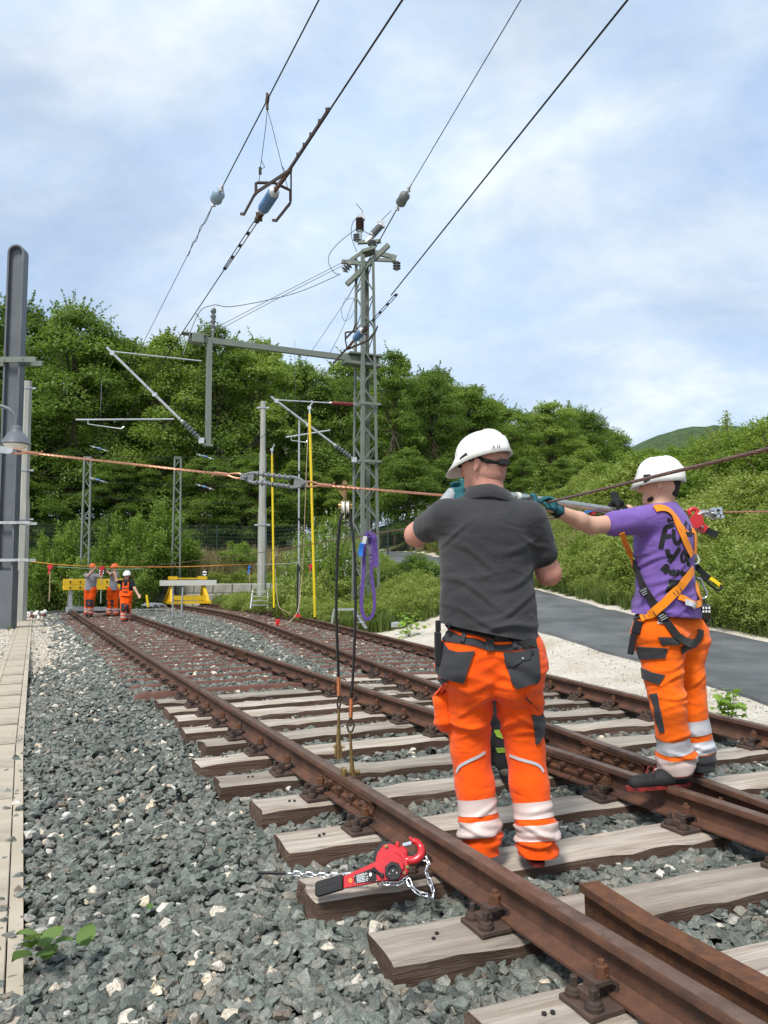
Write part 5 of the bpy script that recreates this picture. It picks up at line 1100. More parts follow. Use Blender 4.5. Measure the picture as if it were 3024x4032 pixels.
def tuft(seed, h, n, key, w=.006, spread_=.16):
    r = random.Random(seed); V = []; F = []; lv = []
    for i in range(n):
        a = r.uniform(0, 6.28); d = Vector((math.cos(a), math.sin(a), 0)); b = d * r.uniform(0, spread_ * .5); hh = h * r.uniform(.5, 1.1); t = b + d * r.uniform(.1, .5) * hh + Vector((0, 0, hh)); m = (b + t) / 2 + Vector((0, 0, hh * .12)) ; s = Vector((-d.y, d.x, 0)) * w; k = len(V)
        V += [b - s, b + s, m + s * .8, m - s * .8, t]; F += [(k, k + 1, k + 2, k + 3), (k + 3, k + 2, k + 4)]; lv += [r.random()] * 2
    me = bpy.data.meshes.new('tuft'); me.from_pydata([tuple(v) for v in V], [], F); a = me.attributes.new('lv', 'FLOAT', 'FACE'); a.data.foreach_set('value', lv); me.materials.append(LEAF[key]); return me
def grass(name, n, region, src, label, s0, s1):
    P, S = [], []
    for _ in range(n):
        q = region()
        if q is None: continue
        x, y = q; p = Vector((x, y, ground_z(x, y)))
        if not in_view(p + U * .2, .03): continue
        P.append(tuple(p)); S.append(rnd.uniform(s0, s1))
    scatter(name, P, [(0, 0, rnd.uniform(0, 6.28)) for _ in P], S, [rnd.randrange(3) for _ in P], src, label)
dry = source_col('dry_sources', [(None, tuft(900 + i, 1.0, 42, 'dry', .007, .4)) for i in range(3)]); grn = source_col('grass_sources', [(None, tuft(910 + i, .5, 46, 'grass', .008, .35)) for i in range(3)])
def rg_dry():
    if rnd.random() < .6: return rnd.uniform(-10, -.5), rnd.uniform(37.2, 41)
    y = rnd.uniform(26, 46); return path_c(y) + PW + rnd.uniform(.4, 5), y
grass('dry_grass', 1300, rg_dry, dry, 'dry straw-coloured grass on the bank below the fence', .6, 1.3)
def rg_grn():
    k = rnd.random()
    if k < .35: return rnd.uniform(-20, -2), rnd.uniform(37.2, 43)
    y = rnd.uniform(20, 36)
    if k < .75: return rnd.uniform(rp(min(y * 1.06, 36.4), HALF + .8).x, path_c(y) - PW - .2), y
    y = rnd.uniform(7, 40); return path_c(y) + PW + rnd.uniform(.25, 1.2), y
grass('green_grass', 3200, rg_grn, grn, 'green grass along the path, the mast foot and the bank', .5, 1.2)
# near seedlings with single leaves
def maple_leaf(mt):
    pts = [(0, 0), (.10, .03), (.36, -.05), (.30, .16), (.50, .36), (.24, .40), (.20, .62), (.0, .95), (-.20, .62), (-.24, .40), (-.50, .36), (-.30, .16), (-.36, -.05), (-.10, .03)]
    V = [(x, y, -.25 * abs(x) ** 1.5 - .12 * y * y) for x, y in pts] + [(0, .35, .03)]; n = len(pts); F = [(i, (i + 1) % n, n) for i in range(n)]
    me = bpy.data.meshes.new('leaf'); me.from_pydata(V, [], F); me.materials.append(mt); a = me.attributes.new('lv', 'FLOAT', 'FACE'); a.data.foreach_set('value', [.5] * n); return me
ML = maple_leaf(LEAF['maple'])
def seedling(base, H, W, n, ls, label):
    e = empty('maple_seedling', base, label, 'plant', 'maple seedlings'); mb = MB(); st = []
    for k in range(4): t = Vector((rnd.uniform(-W, W) * .5, rnd.uniform(-W, W) * .4, H * rnd.uniform(.6, 1))); s = curve([Vector(base), Vector(base) + t * .5 + U * H * .08, Vector(base) + t], 5); st.append(s); mb.tube(s, [.006 - .004 * i / len(s) for i in range(len(s))], 5)
    mb.build('stem', MAT['twig'], e)
    for i in range(n):
        s = rnd.choice(st); p = s[rnd.randrange(3, len(s))] + Vector((rnd.gauss(0, W * .25), rnd.gauss(0, W * .25), rnd.gauss(0, H * .10))); p.z = max(p.z, base.z + .03)
        o = inst('leaf', ML, e, Matrix.Translation(p - Vector(base)) @ Matrix.Rotation(rnd.uniform(0, 6.28), 4, 'Z') @ Matrix.Rotation(rnd.uniform(-.9, .1), 4, 'X') @ Matrix.Scale(ls * rnd.uniform(.6, 1.2), 4))
p = atz(2875, 2872, -.17); seedling(p, .38, .22, 95, .095, 'maple seedling with light green leaves right beside the outer rail')
p = atz(1610, 2515, -.15); seedling(p, .62, .55, 60, .14, 'light green maple seedling beside the curving rail left of the grey polo man')
p = atz(2610, 2790, -.17); seedling(p, .16, .1, 10, .06, 'tiny maple seedling behind the knee of the man in purple')
# broad-leaved weed at the edge of the duct
def weed(base, n, ls, label):
    e = empty('broadleaf_weed', base, label, 'plant'); base = Vector(base)
    for i in range(n):
        a = i * 2.4 + rnd.uniform(-.3, .3); L = ls * rnd.uniform(.7, 1.2); V = []; F = []; k = 7
        for j in range(k):
            t = j / (k - 1); w = L * .42 * math.sin(math.pi * min(1, .12 + t * .88)) ** .7 * (1 + .12 * rnd.uniform(-1, 1))
            for sx in (-1, -.5, 0, .5, 1): V.append((sx * w, t * L, .10 * L * math.sin(t * 2.6) + .10 * L * abs(sx) - .08 * L * t * t + rnd.uniform(-.01, .01) * L * 3 * abs(sx)))
        for j in range(k - 1):
            for q in range(4): F.append((j * 5 + q, j * 5 + q + 1, j * 5 + q + 6, j * 5 + q + 5))
        me = bpy.data.meshes.new('leaf'); me.from_pydata(V, [], F); me.materials.append(LEAF['burdock']); at2 = me.attributes.new('lv', 'FLOAT', 'FACE'); at2.data.foreach_set('value', [rnd.uniform(.2, .8)] * len(F)); me.polygons.foreach_set('use_smooth', [True] * len(F))
        inst('leaf', me, e, Matrix.Translation((math.cos(a) * .03, math.sin(a) * .03, .02 + .012 * i)) @ Matrix.Rotation(a, 4, 'Z') @ Matrix.Rotation(rad(rnd.uniform(8, 35)), 4, 'X'))
weed(atz(150, 3800, -.235), 8, .095, 'green broad-leaved weed growing between ballast and duct'); weed(atz(300, 3745, -.20), 3, .08, 'small green weed in the ballast beyond the larger one')
weed(atz(560, 3600, -.20), 2, .035, 'tiny green sprout among the ballast stones')
for i in range(16):
    px, py = rnd.choice(((20, 2480), (60, 2440), (110, 2450), (150, 2420))); p = atz(px + rnd.uniform(-25, 25), py + rnd.uniform(-12, 12), -.2); 
    if abs(p.dot(N1) - duct_c(p.dot(T1))) < .25: continue
    o = bpy.data.objects.new('weed_tuft', tuft(950 + i, .22, 16, 'grass', .006, .15)); col.objects.link(o); o.location = (p.x, p.y, ground_z(p.x, p.y)); tag(o, 'sparse grass tuft in the pale gravel beside the duct', 'plant', 'tufts by the duct')
# ================================================================== people
from mathutils.geometry import delaunay_2d_cdt
def cap(a, b, ra, rb=None, axis=None, k=1.0, bl=.02): return (Vector(a), Vector(b), ra, ra if rb is None else rb, axis, k, bl)
def ball(c, r, axis=None, k=1.0, bl=.02): return cap(c, Vector(c) + Vector((0, 0, .0005)), r, r, axis, k, bl)
def sdf_mesh(prims, vox):
    """one continuous skin round tapered limbs: smooth union on a grid, then surface nets"""
    lo = np.min([np.minimum(np.array(p[0]) - p[2] * 1.0, np.array(p[1]) - p[3]) for p in prims], 0) - vox * 4; hi = np.max([np.maximum(np.array(p[0]) + p[2], np.array(p[1]) + p[3]) for p in prims], 0) + vox * 4
    n = np.ceil((hi - lo) / vox).astype(int) + 1; F = np.full(n, 1e3, np.float32); ax = [lo[i] + vox * np.arange(n[i]) for i in range(3)]
    for a, b, ra, rb, axis, k, bl in prims:
        a, b = np.array(a), np.array(b); m = max(ra, rb) * max(1, k) + bl * 1.5 + vox * 3
        i0 = np.maximum(0, ((np.minimum(a, b) - m - lo) / vox).astype(int)); i1 = np.minimum(n, ((np.maximum(a, b) + m - lo) / vox).astype(int) + 2)
        X, Y, Z = np.meshgrid(ax[0][i0[0]:i1[0]], ax[1][i0[1]:i1[1]], ax[2][i0[2]:i1[2]], indexing='ij'); q = np.stack([X, Y, Z], -1) - a; ba = b - a
        if axis is not None:
            w = np.array(Vector(axis).normalized()); q = q + (q @ w)[..., None] * w * (1 / k - 1); ba = ba + (ba @ w) * w * (1 / k - 1)
        h = np.clip((q @ ba) / (ba @ ba + 1e-12), 0, 1); d = np.linalg.norm(q - h[..., None] * ba, axis=-1) - (ra + (rb - ra) * h)
        if k < 1: d = d * (.5 + .5 * k)
        sl = tuple(slice(i0[i], i1[i]) for i in range(3)); f = F[sl]; hh = np.clip(.5 + .5 * (f - d) / bl, 0, 1); F[sl] = f * (1 - hh) + d * hh - bl * hh * (1 - hh)
    S = F < 0; c = np.zeros(tuple(n - 1), np.int8); offs = [(i, j, k) for i in (0, 1) for j in (0, 1) for k in (0, 1)]
    for o in offs: c += S[o[0]:n[0] - 1 + o[0], o[1]:n[1] - 1 + o[1], o[2]:n[2] - 1 + o[2]]
    cells = np.argwhere((c > 0) & (c < 8)); vals = np.stack([F[cells[:, 0] + o[0], cells[:, 1] + o[1], cells[:, 2] + o[2]] for o in offs], 1); acc = np.zeros((len(cells), 3)); cnt = np.zeros(len(cells))
    for i in range(8):
        for j in range(i + 1, 8):
            oi, oj = np.array(offs[i]), np.array(offs[j])
            if np.abs(oi - oj).sum() != 1: continue
            m = (vals[:, i] < 0) != (vals[:, j] < 0); t = np.where(m, vals[:, i] / (vals[:, i] - vals[:, j] + 1e-12), 0); acc += np.where(m[:, None], oi + (oj - oi) * t[:, None], 0); cnt += m
    V = lo + (cells + acc / cnt[:, None]) * vox; idx = np.full(tuple(n - 1), -1, np.int64); idx[cells[:, 0], cells[:, 1], cells[:, 2]] = np.arange(len(cells)); Q = []
    for d in range(3):
        e = np.zeros(3, int); e[d] = 1; A = S[tuple(slice(0, n[i] - e[i]) for i in range(3))]; B = S[tuple(slice(e[i], n[i]) for i in range(3))]; g = np.argwhere(A != B); u, v = (d + 1) % 3, (d + 2) % 3
        g = g[(g[:, u] > 0) & (g[:, v] > 0) & (g[:, u] < n[u] - 1) & (g[:, v] < n[v] - 1)]
        eu, ev = np.zeros(3, int), np.zeros(3, int); eu[u] = 1; ev[v] = 1; g0, g1, g2, g3 = g - eu - ev, g - ev, g, g - eu; q = np.stack([idx[tuple(x.T)] for x in (g0, g1, g2, g3)], 1); fl = A[tuple(g.T)]; q[~fl] = q[~fl][:, ::-1]; Q.append(q)
    Q = np.concatenate(Q); Q = Q[(Q >= 0).all(1)]; return V, Q
def relax(V, Q, it=2, f=.5):
    E = np.concatenate([Q[:, [0, 1]], Q[:, [1, 2]], Q[:, [2, 3]], Q[:, [3, 0]]])
    for _ in range(it):
        s = np.zeros_like(V); c = np.zeros(len(V)); np.add.at(s, E[:, 0], V[E[:, 1]]); np.add.at(c, E[:, 0], 1); np.add.at(s, E[:, 1], V[E[:, 0]]); np.add.at(c, E[:, 1], 1); V = V * (1 - f) + f * s / np.maximum(c, 1)[:, None]
    return V
def skin(name, prims, vox, mats, parent, it=2, wr=None, cuts=()):
    """mesh object from limbs; wr(p, n) -> displacement; cuts: (point, normal) keep the side the normal points away from"""
    V, Q = sdf_mesh(prims, vox); V = relax(V, Q, it); me = bpy.data.meshes.new(name); me.from_pydata(V.tolist(), [], Q.tolist()); me.update()
    if wr:
        N_ = [v.normal.copy() for v in me.vertices]
        for v, nn in zip(me.vertices, N_): v.co += nn * wr(v.co, nn)
    if cuts:
        bm = bmesh.new(); bm.from_mesh(me)
        for p, nn in cuts: bmesh.ops.bisect_plane(bm, geom=bm.verts[:] + bm.edges[:] + bm.faces[:], plane_co=p, plane_no=nn, clear_outer=True)
        bm.to_mesh(me); bm.free()
    for m in (mats if isinstance(mats, list) else [mats]): me.materials.append(m)
    me.polygons.foreach_set('use_smooth', [True] * len(me.polygons)); me.update(); return link(bpy.data.objects.new(name, me), parent)
def bvh(*obs):
    V, F = [], []
    for o in obs: b = len(V); V += [v.co.copy() for v in o.data.vertices]; F += [tuple(i + b for i in p.vertices) for p in o.data.polygons]
    return BVHTree.FromPolygons(V, F)
EYE = Vector((0, 0, CZ))
def hit(tr, px, py, off, guess=4.0):
    d = ray(px, py).normalized(); h = tr.ray_cast(EYE, d)
    if h[0] is None:
        q = EYE + d * guess; h = tr.find_nearest(q)
        if h[0] is None: return q, -d
    n = h[1] if h[1].dot(d) < 0 else -h[1]; return h[0] + n * off, n
def patch(tr, poly, off, name, mt, parent, step=10, guess=4.0):
    """a sewn-on piece that follows the cloth below it"""
    pts = []; n = len(poly)
    for i in range(n):
        a, b = Vector(poly[i]), Vector(poly[(i + 1) % n]); k = max(1, int((b - a).length / step)); pts += [a + (b - a) * j / k for j in range(k)]
    nb = len(pts); xs, ys = [p.x for p in pts], [p.y for p in pts]
    def inside(x, y):
        c = False
        for i in range(n):
            (x1, y1), (x2, y2) = poly[i], poly[(i + 1) % n]
            if (y1 > y) != (y2 > y) and x < (x2 - x1) * (y - y1) / (y2 - y1) + x1: c = not c
        return c
    x = min(xs) + step / 2
    while x < max(xs):
        y = min(ys) + step / 2
        while y < max(ys):
            if inside(x, y) and min((Vector((x, y)) - p).length for p in pts[:nb]) > step * .5: pts.append(Vector((x, y)))
            y += step
        x += step
    r = delaunay_2d_cdt(pts, [(i, (i + 1) % nb) for i in range(nb)], [], 1, 1e-4); V = []
    for p in r[0]: V.append(hit(tr, p.x, p.y, off, guess))
    m = len(V); P = [v[0] for v in V] + [v[0] - v[1] * (off + .002) for v in V]; F = [tuple(f) for f in r[2]]
    eb = {}
    for f in F:
        for i in range(len(f)): e = (f[i], f[(i + 1) % len(f)]); eb[e] = eb.get(e, 0) + 1
    side = [(a + m, b + m, b, a) for (a, b) in eb if (b, a) not in eb]
    me = bpy.data.meshes.new(name); me.from_pydata([tuple(p) for p in P], [], F + side); me.materials.append(mt); me.polygons.foreach_set('use_smooth', [True] * len(me.polygons)); me.set_sharp_from_angle(angle=rad(50)); me.update()
    return link(bpy.data.objects.new(name, me), parent)
def strap(tr, line, w, off, name, mt, parent, th=.003, guess=4.3, k=6):
    """webbing laid over the clothes along a line seen in the photo"""
    L = curve([Vector((x, y, 0)) for x, y in line], k) if len(line) > 2 else [Vector((*line[0], 0)) + (Vector((*line[1], 0)) - Vector((*line[0], 0))) * i / 10 for i in range(11)]
    H = [hit(tr, p.x, p.y, off, guess) for p in L]; P = [h[0] for h in H]; Nn = [h[1] for h in H]
    for _ in range(3):
        P = [P[0]] + [(P[i - 1] + P[i] * 2 + P[i + 1]) / 4 for i in range(1, len(P) - 1)] + [P[-1]]; Nn = [Nn[0]] + [(Nn[i - 1] + Nn[i] * 2 + Nn[i + 1]).normalized() for i in range(1, len(Nn) - 1)] + [Nn[-1]]
    mb = MB(); V = []
    for i, (p, n_) in enumerate(zip(P, Nn)):
        d = (P[min(i + 1, len(P) - 1)] - P[max(i - 1, 0)]).normalized(); s = d.cross(n_).normalized() * w / 2; n2 = n_ * th; V += [p - s - n2, p + s - n2, p + s + n2, p - s + n2]
    F = [(i * 4 + j, i * 4 + (j + 1) % 4, i * 4 + 4 + (j + 1) % 4, i * 4 + 4 + j) for i in range(len(P) - 1) for j in range(4)] + [(3, 2, 1, 0), tuple(range(len(P) * 4 - 4, len(P) * 4))]
    mb.add(V, F); return mb.build(name, mt, parent)
def band(src, a, b, t0, t1, rmax, off, name, mt, parent):
    """reflective tape round a limb with axis a->b, from t0 to t1 (metres from a)"""
    a, b = Vector(a), Vector(b); d = (b - a).normalized(); bm = bmesh.new(); bm.from_mesh(src.data)
    kill = [f for f in bm.faces if not (t0 - .05 < (f.calc_center_median() - a).dot(d) < t1 + .05) or ((f.calc_center_median() - a) - d * (f.calc_center_median() - a).dot(d)).length > rmax]; bmesh.ops.delete(bm, geom=kill, context='FACES')
    for t, s in ((t0, -1), (t1, 1)): bmesh.ops.bisect_plane(bm, geom=bm.verts[:] + bm.edges[:] + bm.faces[:], plane_co=a + d * t, plane_no=d * s, clear_outer=True)
    bm.normal_update()
    for v, n_ in [(v, v.normal.copy()) for v in bm.verts]: v.co += n_ * off
    me = bpy.data.meshes.new(name); bm.to_mesh(me); bm.free(); me.materials.clear(); me.materials.append(mt); me.polygons.foreach_set('material_index', [0] * len(me.polygons)); me.polygons.foreach_set('use_smooth', [True] * len(me.polygons)); return link(bpy.data.objects.new(name, me), parent)
def cloth(name, c1, c2, scale=14, rough=.85, bump=.25, bscale=420, fold=.5):
    m = mat(name, c1, c2, scale, rough, bump=bump, bscale=bscale, spec=.15, lo=.3, hi=.7); N = m.node_tree.nodes; L = m.node_tree.links; b = N['Principled BSDF']; b.inputs['Sheen Weight'].default_value = .15
    bn = [n for n in N if n.type == 'BUMP'][0]; b2 = N.new('ShaderNodeBump'); b2.inputs['Strength'].default_value = fold; b2.inputs['Distance'].default_value = .02; n2 = N.new('ShaderNodeTexNoise'); n2.inputs['Scale'].default_value = 8; n2.inputs['Detail'].default_value = 2; n2.inputs['Distortion'].default_value = .5
    tc = [n for n in N if n.type == 'TEX_COORD'][0]; mp = N.new('ShaderNodeMapping'); mp.inputs['Scale'].default_value = (.7, .7, 1.3); L.new(tc.outputs['Object'], mp.inputs[0]); L.new(mp.outputs[0], n2.inputs['Vector']); L.new(n2.outputs['Fac'], b2.inputs['Height']); L.new(bn.outputs[0], b2.inputs['Normal']); L.new(b2.outputs[0], b.inputs['Normal']); return m
cloth('hivis', (.92, .105, .003), (.84, .080, .003), fold=.9); cloth('hivis_amber', (.93, .155, .005), (.84, .120, .004), fold=.8)
cloth('polo_grey', (.050, .050, .053), (.036, .036, .039), 5, fold=.9); cloth('tee_purple', (.195, .110, .390), (.160, .090, .335), fold=.9); cloth('tee_grey', (.36, .36, .38), (.31, .31, .33)); cloth('tee_black', (.014, .014, .015), (.018, .018, .02))
cloth('work_grey', (.048, .049, .054), (.038, .039, .044)); cloth('webbing_black', (.012, .012, .013), (.02, .02, .021), 60, .7, .5, 300, .1); cloth('webbing_orange', (.92, .29, .010), (.85, .25, .010), 60, .7, .5, 300, .1)
cloth('lime', (.30, .48, .05), (.26, .42, .045)); cloth('trouser_black', (.020, .020, .022), (.026, .026, .028))
mat('reflective', (.58, .59, .62), (.50, .51, .54), 300, .45, metal=.15, spec=.6); mat('reflective_mesh', (.72, .58, .53), (.62, .49, .46), 420, .5, metal=.1, spec=.5, detail=2)
mat('skin', (.52, .235, .175), (.60, .31, .235), 12, .55, bump=.12, bscale=220, spec=.4, c3=(.50, .20, .15), s3=6); mat('skin_light', (.62, .37, .27), (.56, .32, .23), 12, .55, bump=.12, bscale=220, spec=.4)
mat('glove_teal', (.020, .125, .150), (.014, .095, .118), 60, .75, bump=.5, bscale=260); mat('glove_black', (.010, .010, .011), (.016, .016, .018), 60, .85, bump=.6, bscale=260); mat('glove_grey', (.33, .35, .37), (.42, .44, .46), 80, .9, bump=.6, bscale=300)
mat('helmet_white', (.80, .79, .75), (.74, .73, .69), 4, .35, spec=.5, c3=(.62, .60, .55), s3=7, lo3=.62, hi3=.85); mat('helmet_orange', (.88, .15, .02), rough=.35, spec=.5); mat('hair_dark', (.016, .013, .011), (.03, .024, .02), 90, .7, bump=.8, bscale=200); mat('hair_short', (.40, .195, .148), (.48, .25, .19), 60, .8, bump=.5, bscale=300); mat('hair_red', (.10, .016, .014), rough=.6)
mat('lens_dark', (.012, .010, .008), rough=.08, spec=.8); mat('shoe_black', (.016, .015, .016), (.026, .025, .026), 40, .65, bump=.4, bscale=160); mat('sole_red', (.34, .03, .025), (.05, .012, .012), 25, .6); mat('boot_brown', (.115, .092, .072), (.16, .13, .10), 30, .8, bump=.4, bscale=120); mat('ink', (.20, .20, .22), rough=.7); mat('label_black', (.012, .012, .012), rough=.4)
def nz3(p, s, o=0): return noise.noise((p.x * s + o, p.y * s + o * .7, p.z * s - o))
def folds(p, sx, sz, o): return noise.noise((p.x * sx + o, p.y * sx + 2 * o, p.z * sz + .8 * noise.noise((p.x * 5, p.y * 5, p.z * 5 + o))))
def creases(p, L):
    t = 0
    for x0, z0, sl, ln, am, w in L:
        u = p.x - x0; d = (p.z - z0 - sl * u + .025 * math.sin(u * 17 + z0 * 40)) / w
        if abs(d) < 3: t += am * (math.exp(-d * d) - .55 * math.exp(-(d + 1.5) ** 2)) * math.exp(-(u / ln) ** 2)
    return t
def ridge(v): return (1 - abs(v) * 2.2) if abs(v) < .45 else 0
# ------------------------------------------------------------------ parts of a figure
def helmet(parent, c, f, up, mt, brim=.05, marks=None, a=.138, b=.112, h=.128, eye=True):
    """hard hat: dome with ridge, lip and front peak; c = centre of the rim plane"""
    f = Vector(f); up = Vector(up).normalized(); f = (f - up * f.dot(up)).normalized(); s = up.cross(f); mb = MB(); nt, np_ = 44, 13; V = []; F = []
    for layer in (0, 1):
        for j in range(np_ + 1):
            ph = j / np_ * math.pi / 2
            for i in range(nt):
                th = 2 * math.pi * i / nt; ce, se = math.cos(th), math.sin(th); r = math.sin(ph) ** .86; zz_ = math.cos(ph) ** .92
                ext = 0; drop = 0
                if j >= np_ - 1:
                    fr_ = max(0, ce) ** 1.3; ext = (.010 + brim * fr_) * (1 if j == np_ else .30); drop = (.016 + .018 * fr_) * (1 if j == np_ else .35)
                rid = .006 * max(0, 1 - abs(se) * 4.5) * (1 if j > 1 else .3) * (zz_ > .12) + .005 * (0.22 < zz_ < .45) * (ce < .6)
                kk = .94 if layer else 1.0
                p = c + f * ((a * r + rid) * kk * ce + ext * ce) + s * ((b * r + rid) * kk * se + ext * se) + up * ((h * zz_ + rid) * kk - drop); V.append(p)
    m = nt * (np_ + 1)
    for j in range(np_):
        for i in range(nt): k = j * nt + i; k2 = j * nt + (i + 1) % nt; F.append((k, k + nt, k2 + nt, k2)); F.append((m + k2, m + k2 + nt, m + k + nt, m + k))
    for i in range(nt): k = np_ * nt + i; k2 = np_ * nt + (i + 1) % nt; F.append((k, m + k, m + k2, k2))
    mb.add(V, F); o = mb.build('helmet', MAT[mt], parent, 'all')
    return o
def chain(pts, rs, n=7): mb = MB(); mb.tube(pts, rs, n); return mb
def grip(prims, c, ax, w, r, thumb=1):
    """glove closed round a bar: centre c, bar axis ax, w = direction from the bar to the wrist"""
    ax = Vector(ax).normalized(); w = Vector(w); w = (w - ax * w.dot(ax)).normalized(); e2 = ax.cross(w); P = []
    def pol(ang, rr, o): return c + (w * math.cos(ang) + e2 * math.sin(ang)) * rr + ax * o
    for i in range(4):
        o = (i - 1.5) * .0215; Lr = (.95, 1.0, .97, .85)[i]; pts = [pol(rad(a * Lr), r + q, o * (1 - .08 * j)) for j, (a, q) in enumerate(((35, .024), (85, .015), (140, .011), (200, .010)))]
        for k in range(3): P.append(cap(pts[k], pts[k + 1], .0105 - .0008 * k, .0098 - .0008 * k, bl=.003))
    for k, (a, b) in enumerate((((-25, .026), (-75, .016)), ((-75, .016), (-135, .010)))): P.append(cap(pol(rad(a[0]), r + a[1], thumb * .036), pol(rad(b[0]), r + b[1], thumb * .030), .0125 - .001 * k, .0112 - .001 * k, bl=.004))
    for o in (-.03, -.01, .01, .03): P.append(cap(pol(rad(25), r + .020, o), pol(rad(-18), r + .026, o * .85), .0135, bl=.012))
    P.append(cap(c + w * (r + .024), c + w * (r + .075), .030, .027, axis=e2, k=.62, bl=.02)); return prims + P
def open_hand(c, d, nrm, L=.105):
    """relaxed hand or glove: palm, four slightly bent fingers, thumb"""
    d = Vector(d).normalized(); nrm = Vector(nrm); nrm = (nrm - d * nrm.dot(d)).normalized(); s = d.cross(nrm); P = [cap(c, c + d * .075, .034, .038, axis=nrm, k=.42, bl=.012)]
    for i in range(4):
        o = (i - 1.5) * .021; ln = (.058, .068, .064, .050)[i]; a = c + d * .080 + s * o; b = a + d * ln * .55 + nrm * .006; e = b + d * ln * .40 + nrm * .020; P += [cap(a - d * .02, b, .0098, .009, bl=.004), cap(b, e, .009, .0078, bl=.003)]
    a = c + d * .022 - s * .034; b = a + d * .032 - s * .022 + nrm * .010; P += [cap(a, b, .0125, .011, bl=.006), cap(b, b + d * .026 - s * .006 + nrm * .006, .011, .009, bl=.003)]; return P
def head_prims(hc, f, up, s=1.0):
    f = Vector(f).normalized(); up = Vector(up); l = up.cross(f).normalized(); f = l.cross(up).normalized(); P = [cap(hc + f * -.022 * s, hc + f * .026 * s, .082 * s, .078 * s, axis=up, k=1.22, bl=.02), cap(hc + f * .030 * s - up * .075 * s, hc + f * .068 * s - up * .092 * s, .052 * s, .036 * s, bl=.03)]
    P += [cap(hc + f * .096 * s - up * .005 * s, hc + f * .112 * s - up * .036 * s, .010 * s, .015 * s, bl=.012), cap(hc + f * .084 * s + l * .02 * s - up * .068 * s, hc + f * .084 * s - l * .02 * s - up * .068 * s, .012 * s, bl=.010)]
    for q in (-1, 1):
        e = hc + l * q * .087 * s - up * .018 * s - f * .010 * s; P += [cap(e + up * .016 * s - f * .008 * s, e - up * .018 * s + f * .002 * s, .0215 * s, .013 * s, axis=l, k=.5, bl=.004), cap(hc + f * .080 * s + l * q * .032 * s + up * .012 * s, hc + f * .084 * s + l * q * .018 * s + up * .014 * s, .012 * s, bl=.012)]
    return P, f, l, up
def shoe(parent, heel, toe, ankle, mt, sole, h=.0):
    heel, toe, ankle = Vector(heel), Vector(toe), Vector(ankle); d = (toe - heel).normalized(); s = d.cross(U).normalized(); P = [cap(heel + d * .038 + U * .050, heel + d * .16 + U * .050, .042, .048, bl=.02), cap(heel + d * .14 + U * .044, toe - d * .046 + U * .036, .048, .042, axis=U, k=.9, bl=.02), cap(heel + d * .05 + U * .06, ankle, .045, .046, bl=.02)]
    o = skin('shoe', P, .008, MAT[mt], parent, 1, cuts=((heel + U * .012, -U),)); m = MB(); pl = []
    for t in np.linspace(0, 2 * math.pi, 26, endpoint=False):
        ln = (toe - heel).length; x = ln / 2 + (ln / 2 + .012) * abs(math.cos(t)) ** .62 * (1 if math.cos(t) > 0 else -1); w = (.044 + .005 * math.cos(t)) * (abs(math.sin(t)) ** .62) * (1 if math.sin(t) > 0 else -1); pl.append(heel + d * x + s * w)
    n = len(pl); V = [p + U * z for z in (.0, .014, .018) for p in pl]; F = [tuple(reversed(range(n)))] + [(j * n + i, j * n + (i + 1) % n, (j + 1) * n + (i + 1) % n, (j + 1) * n + i) for j in range(2) for i in range(n)] + [tuple(range(2 * n, 3 * n))]
    m.add(V, F); m.build('sole', MAT[sole], o, True); return o
def glasses(parent, hc, f, l, up, s=1.0):
    mb = MB()
    for q in (-1, 1): mb.box(hc + f * .104 * s + l * q * .034 * s + up * .004 * s, (.052, .012, .036), Matrix((l, f, up)).transposed(), .005)
    o = mb.build('sunglasses', MAT['lens_dark'], parent, True); mb = MB()
    for q in (-1, 1): mb.tube([hc + f * .100 * s + l * q * .058 * s + up * .012 * s, hc + l * q * .083 * s + f * .02 * s + up * .010 * s, hc + l * q * .084 * s - f * .012 * s + up * .004 * s], .003, 5)
    mb.build('temple_arm', MAT['black_paint'], o); return o
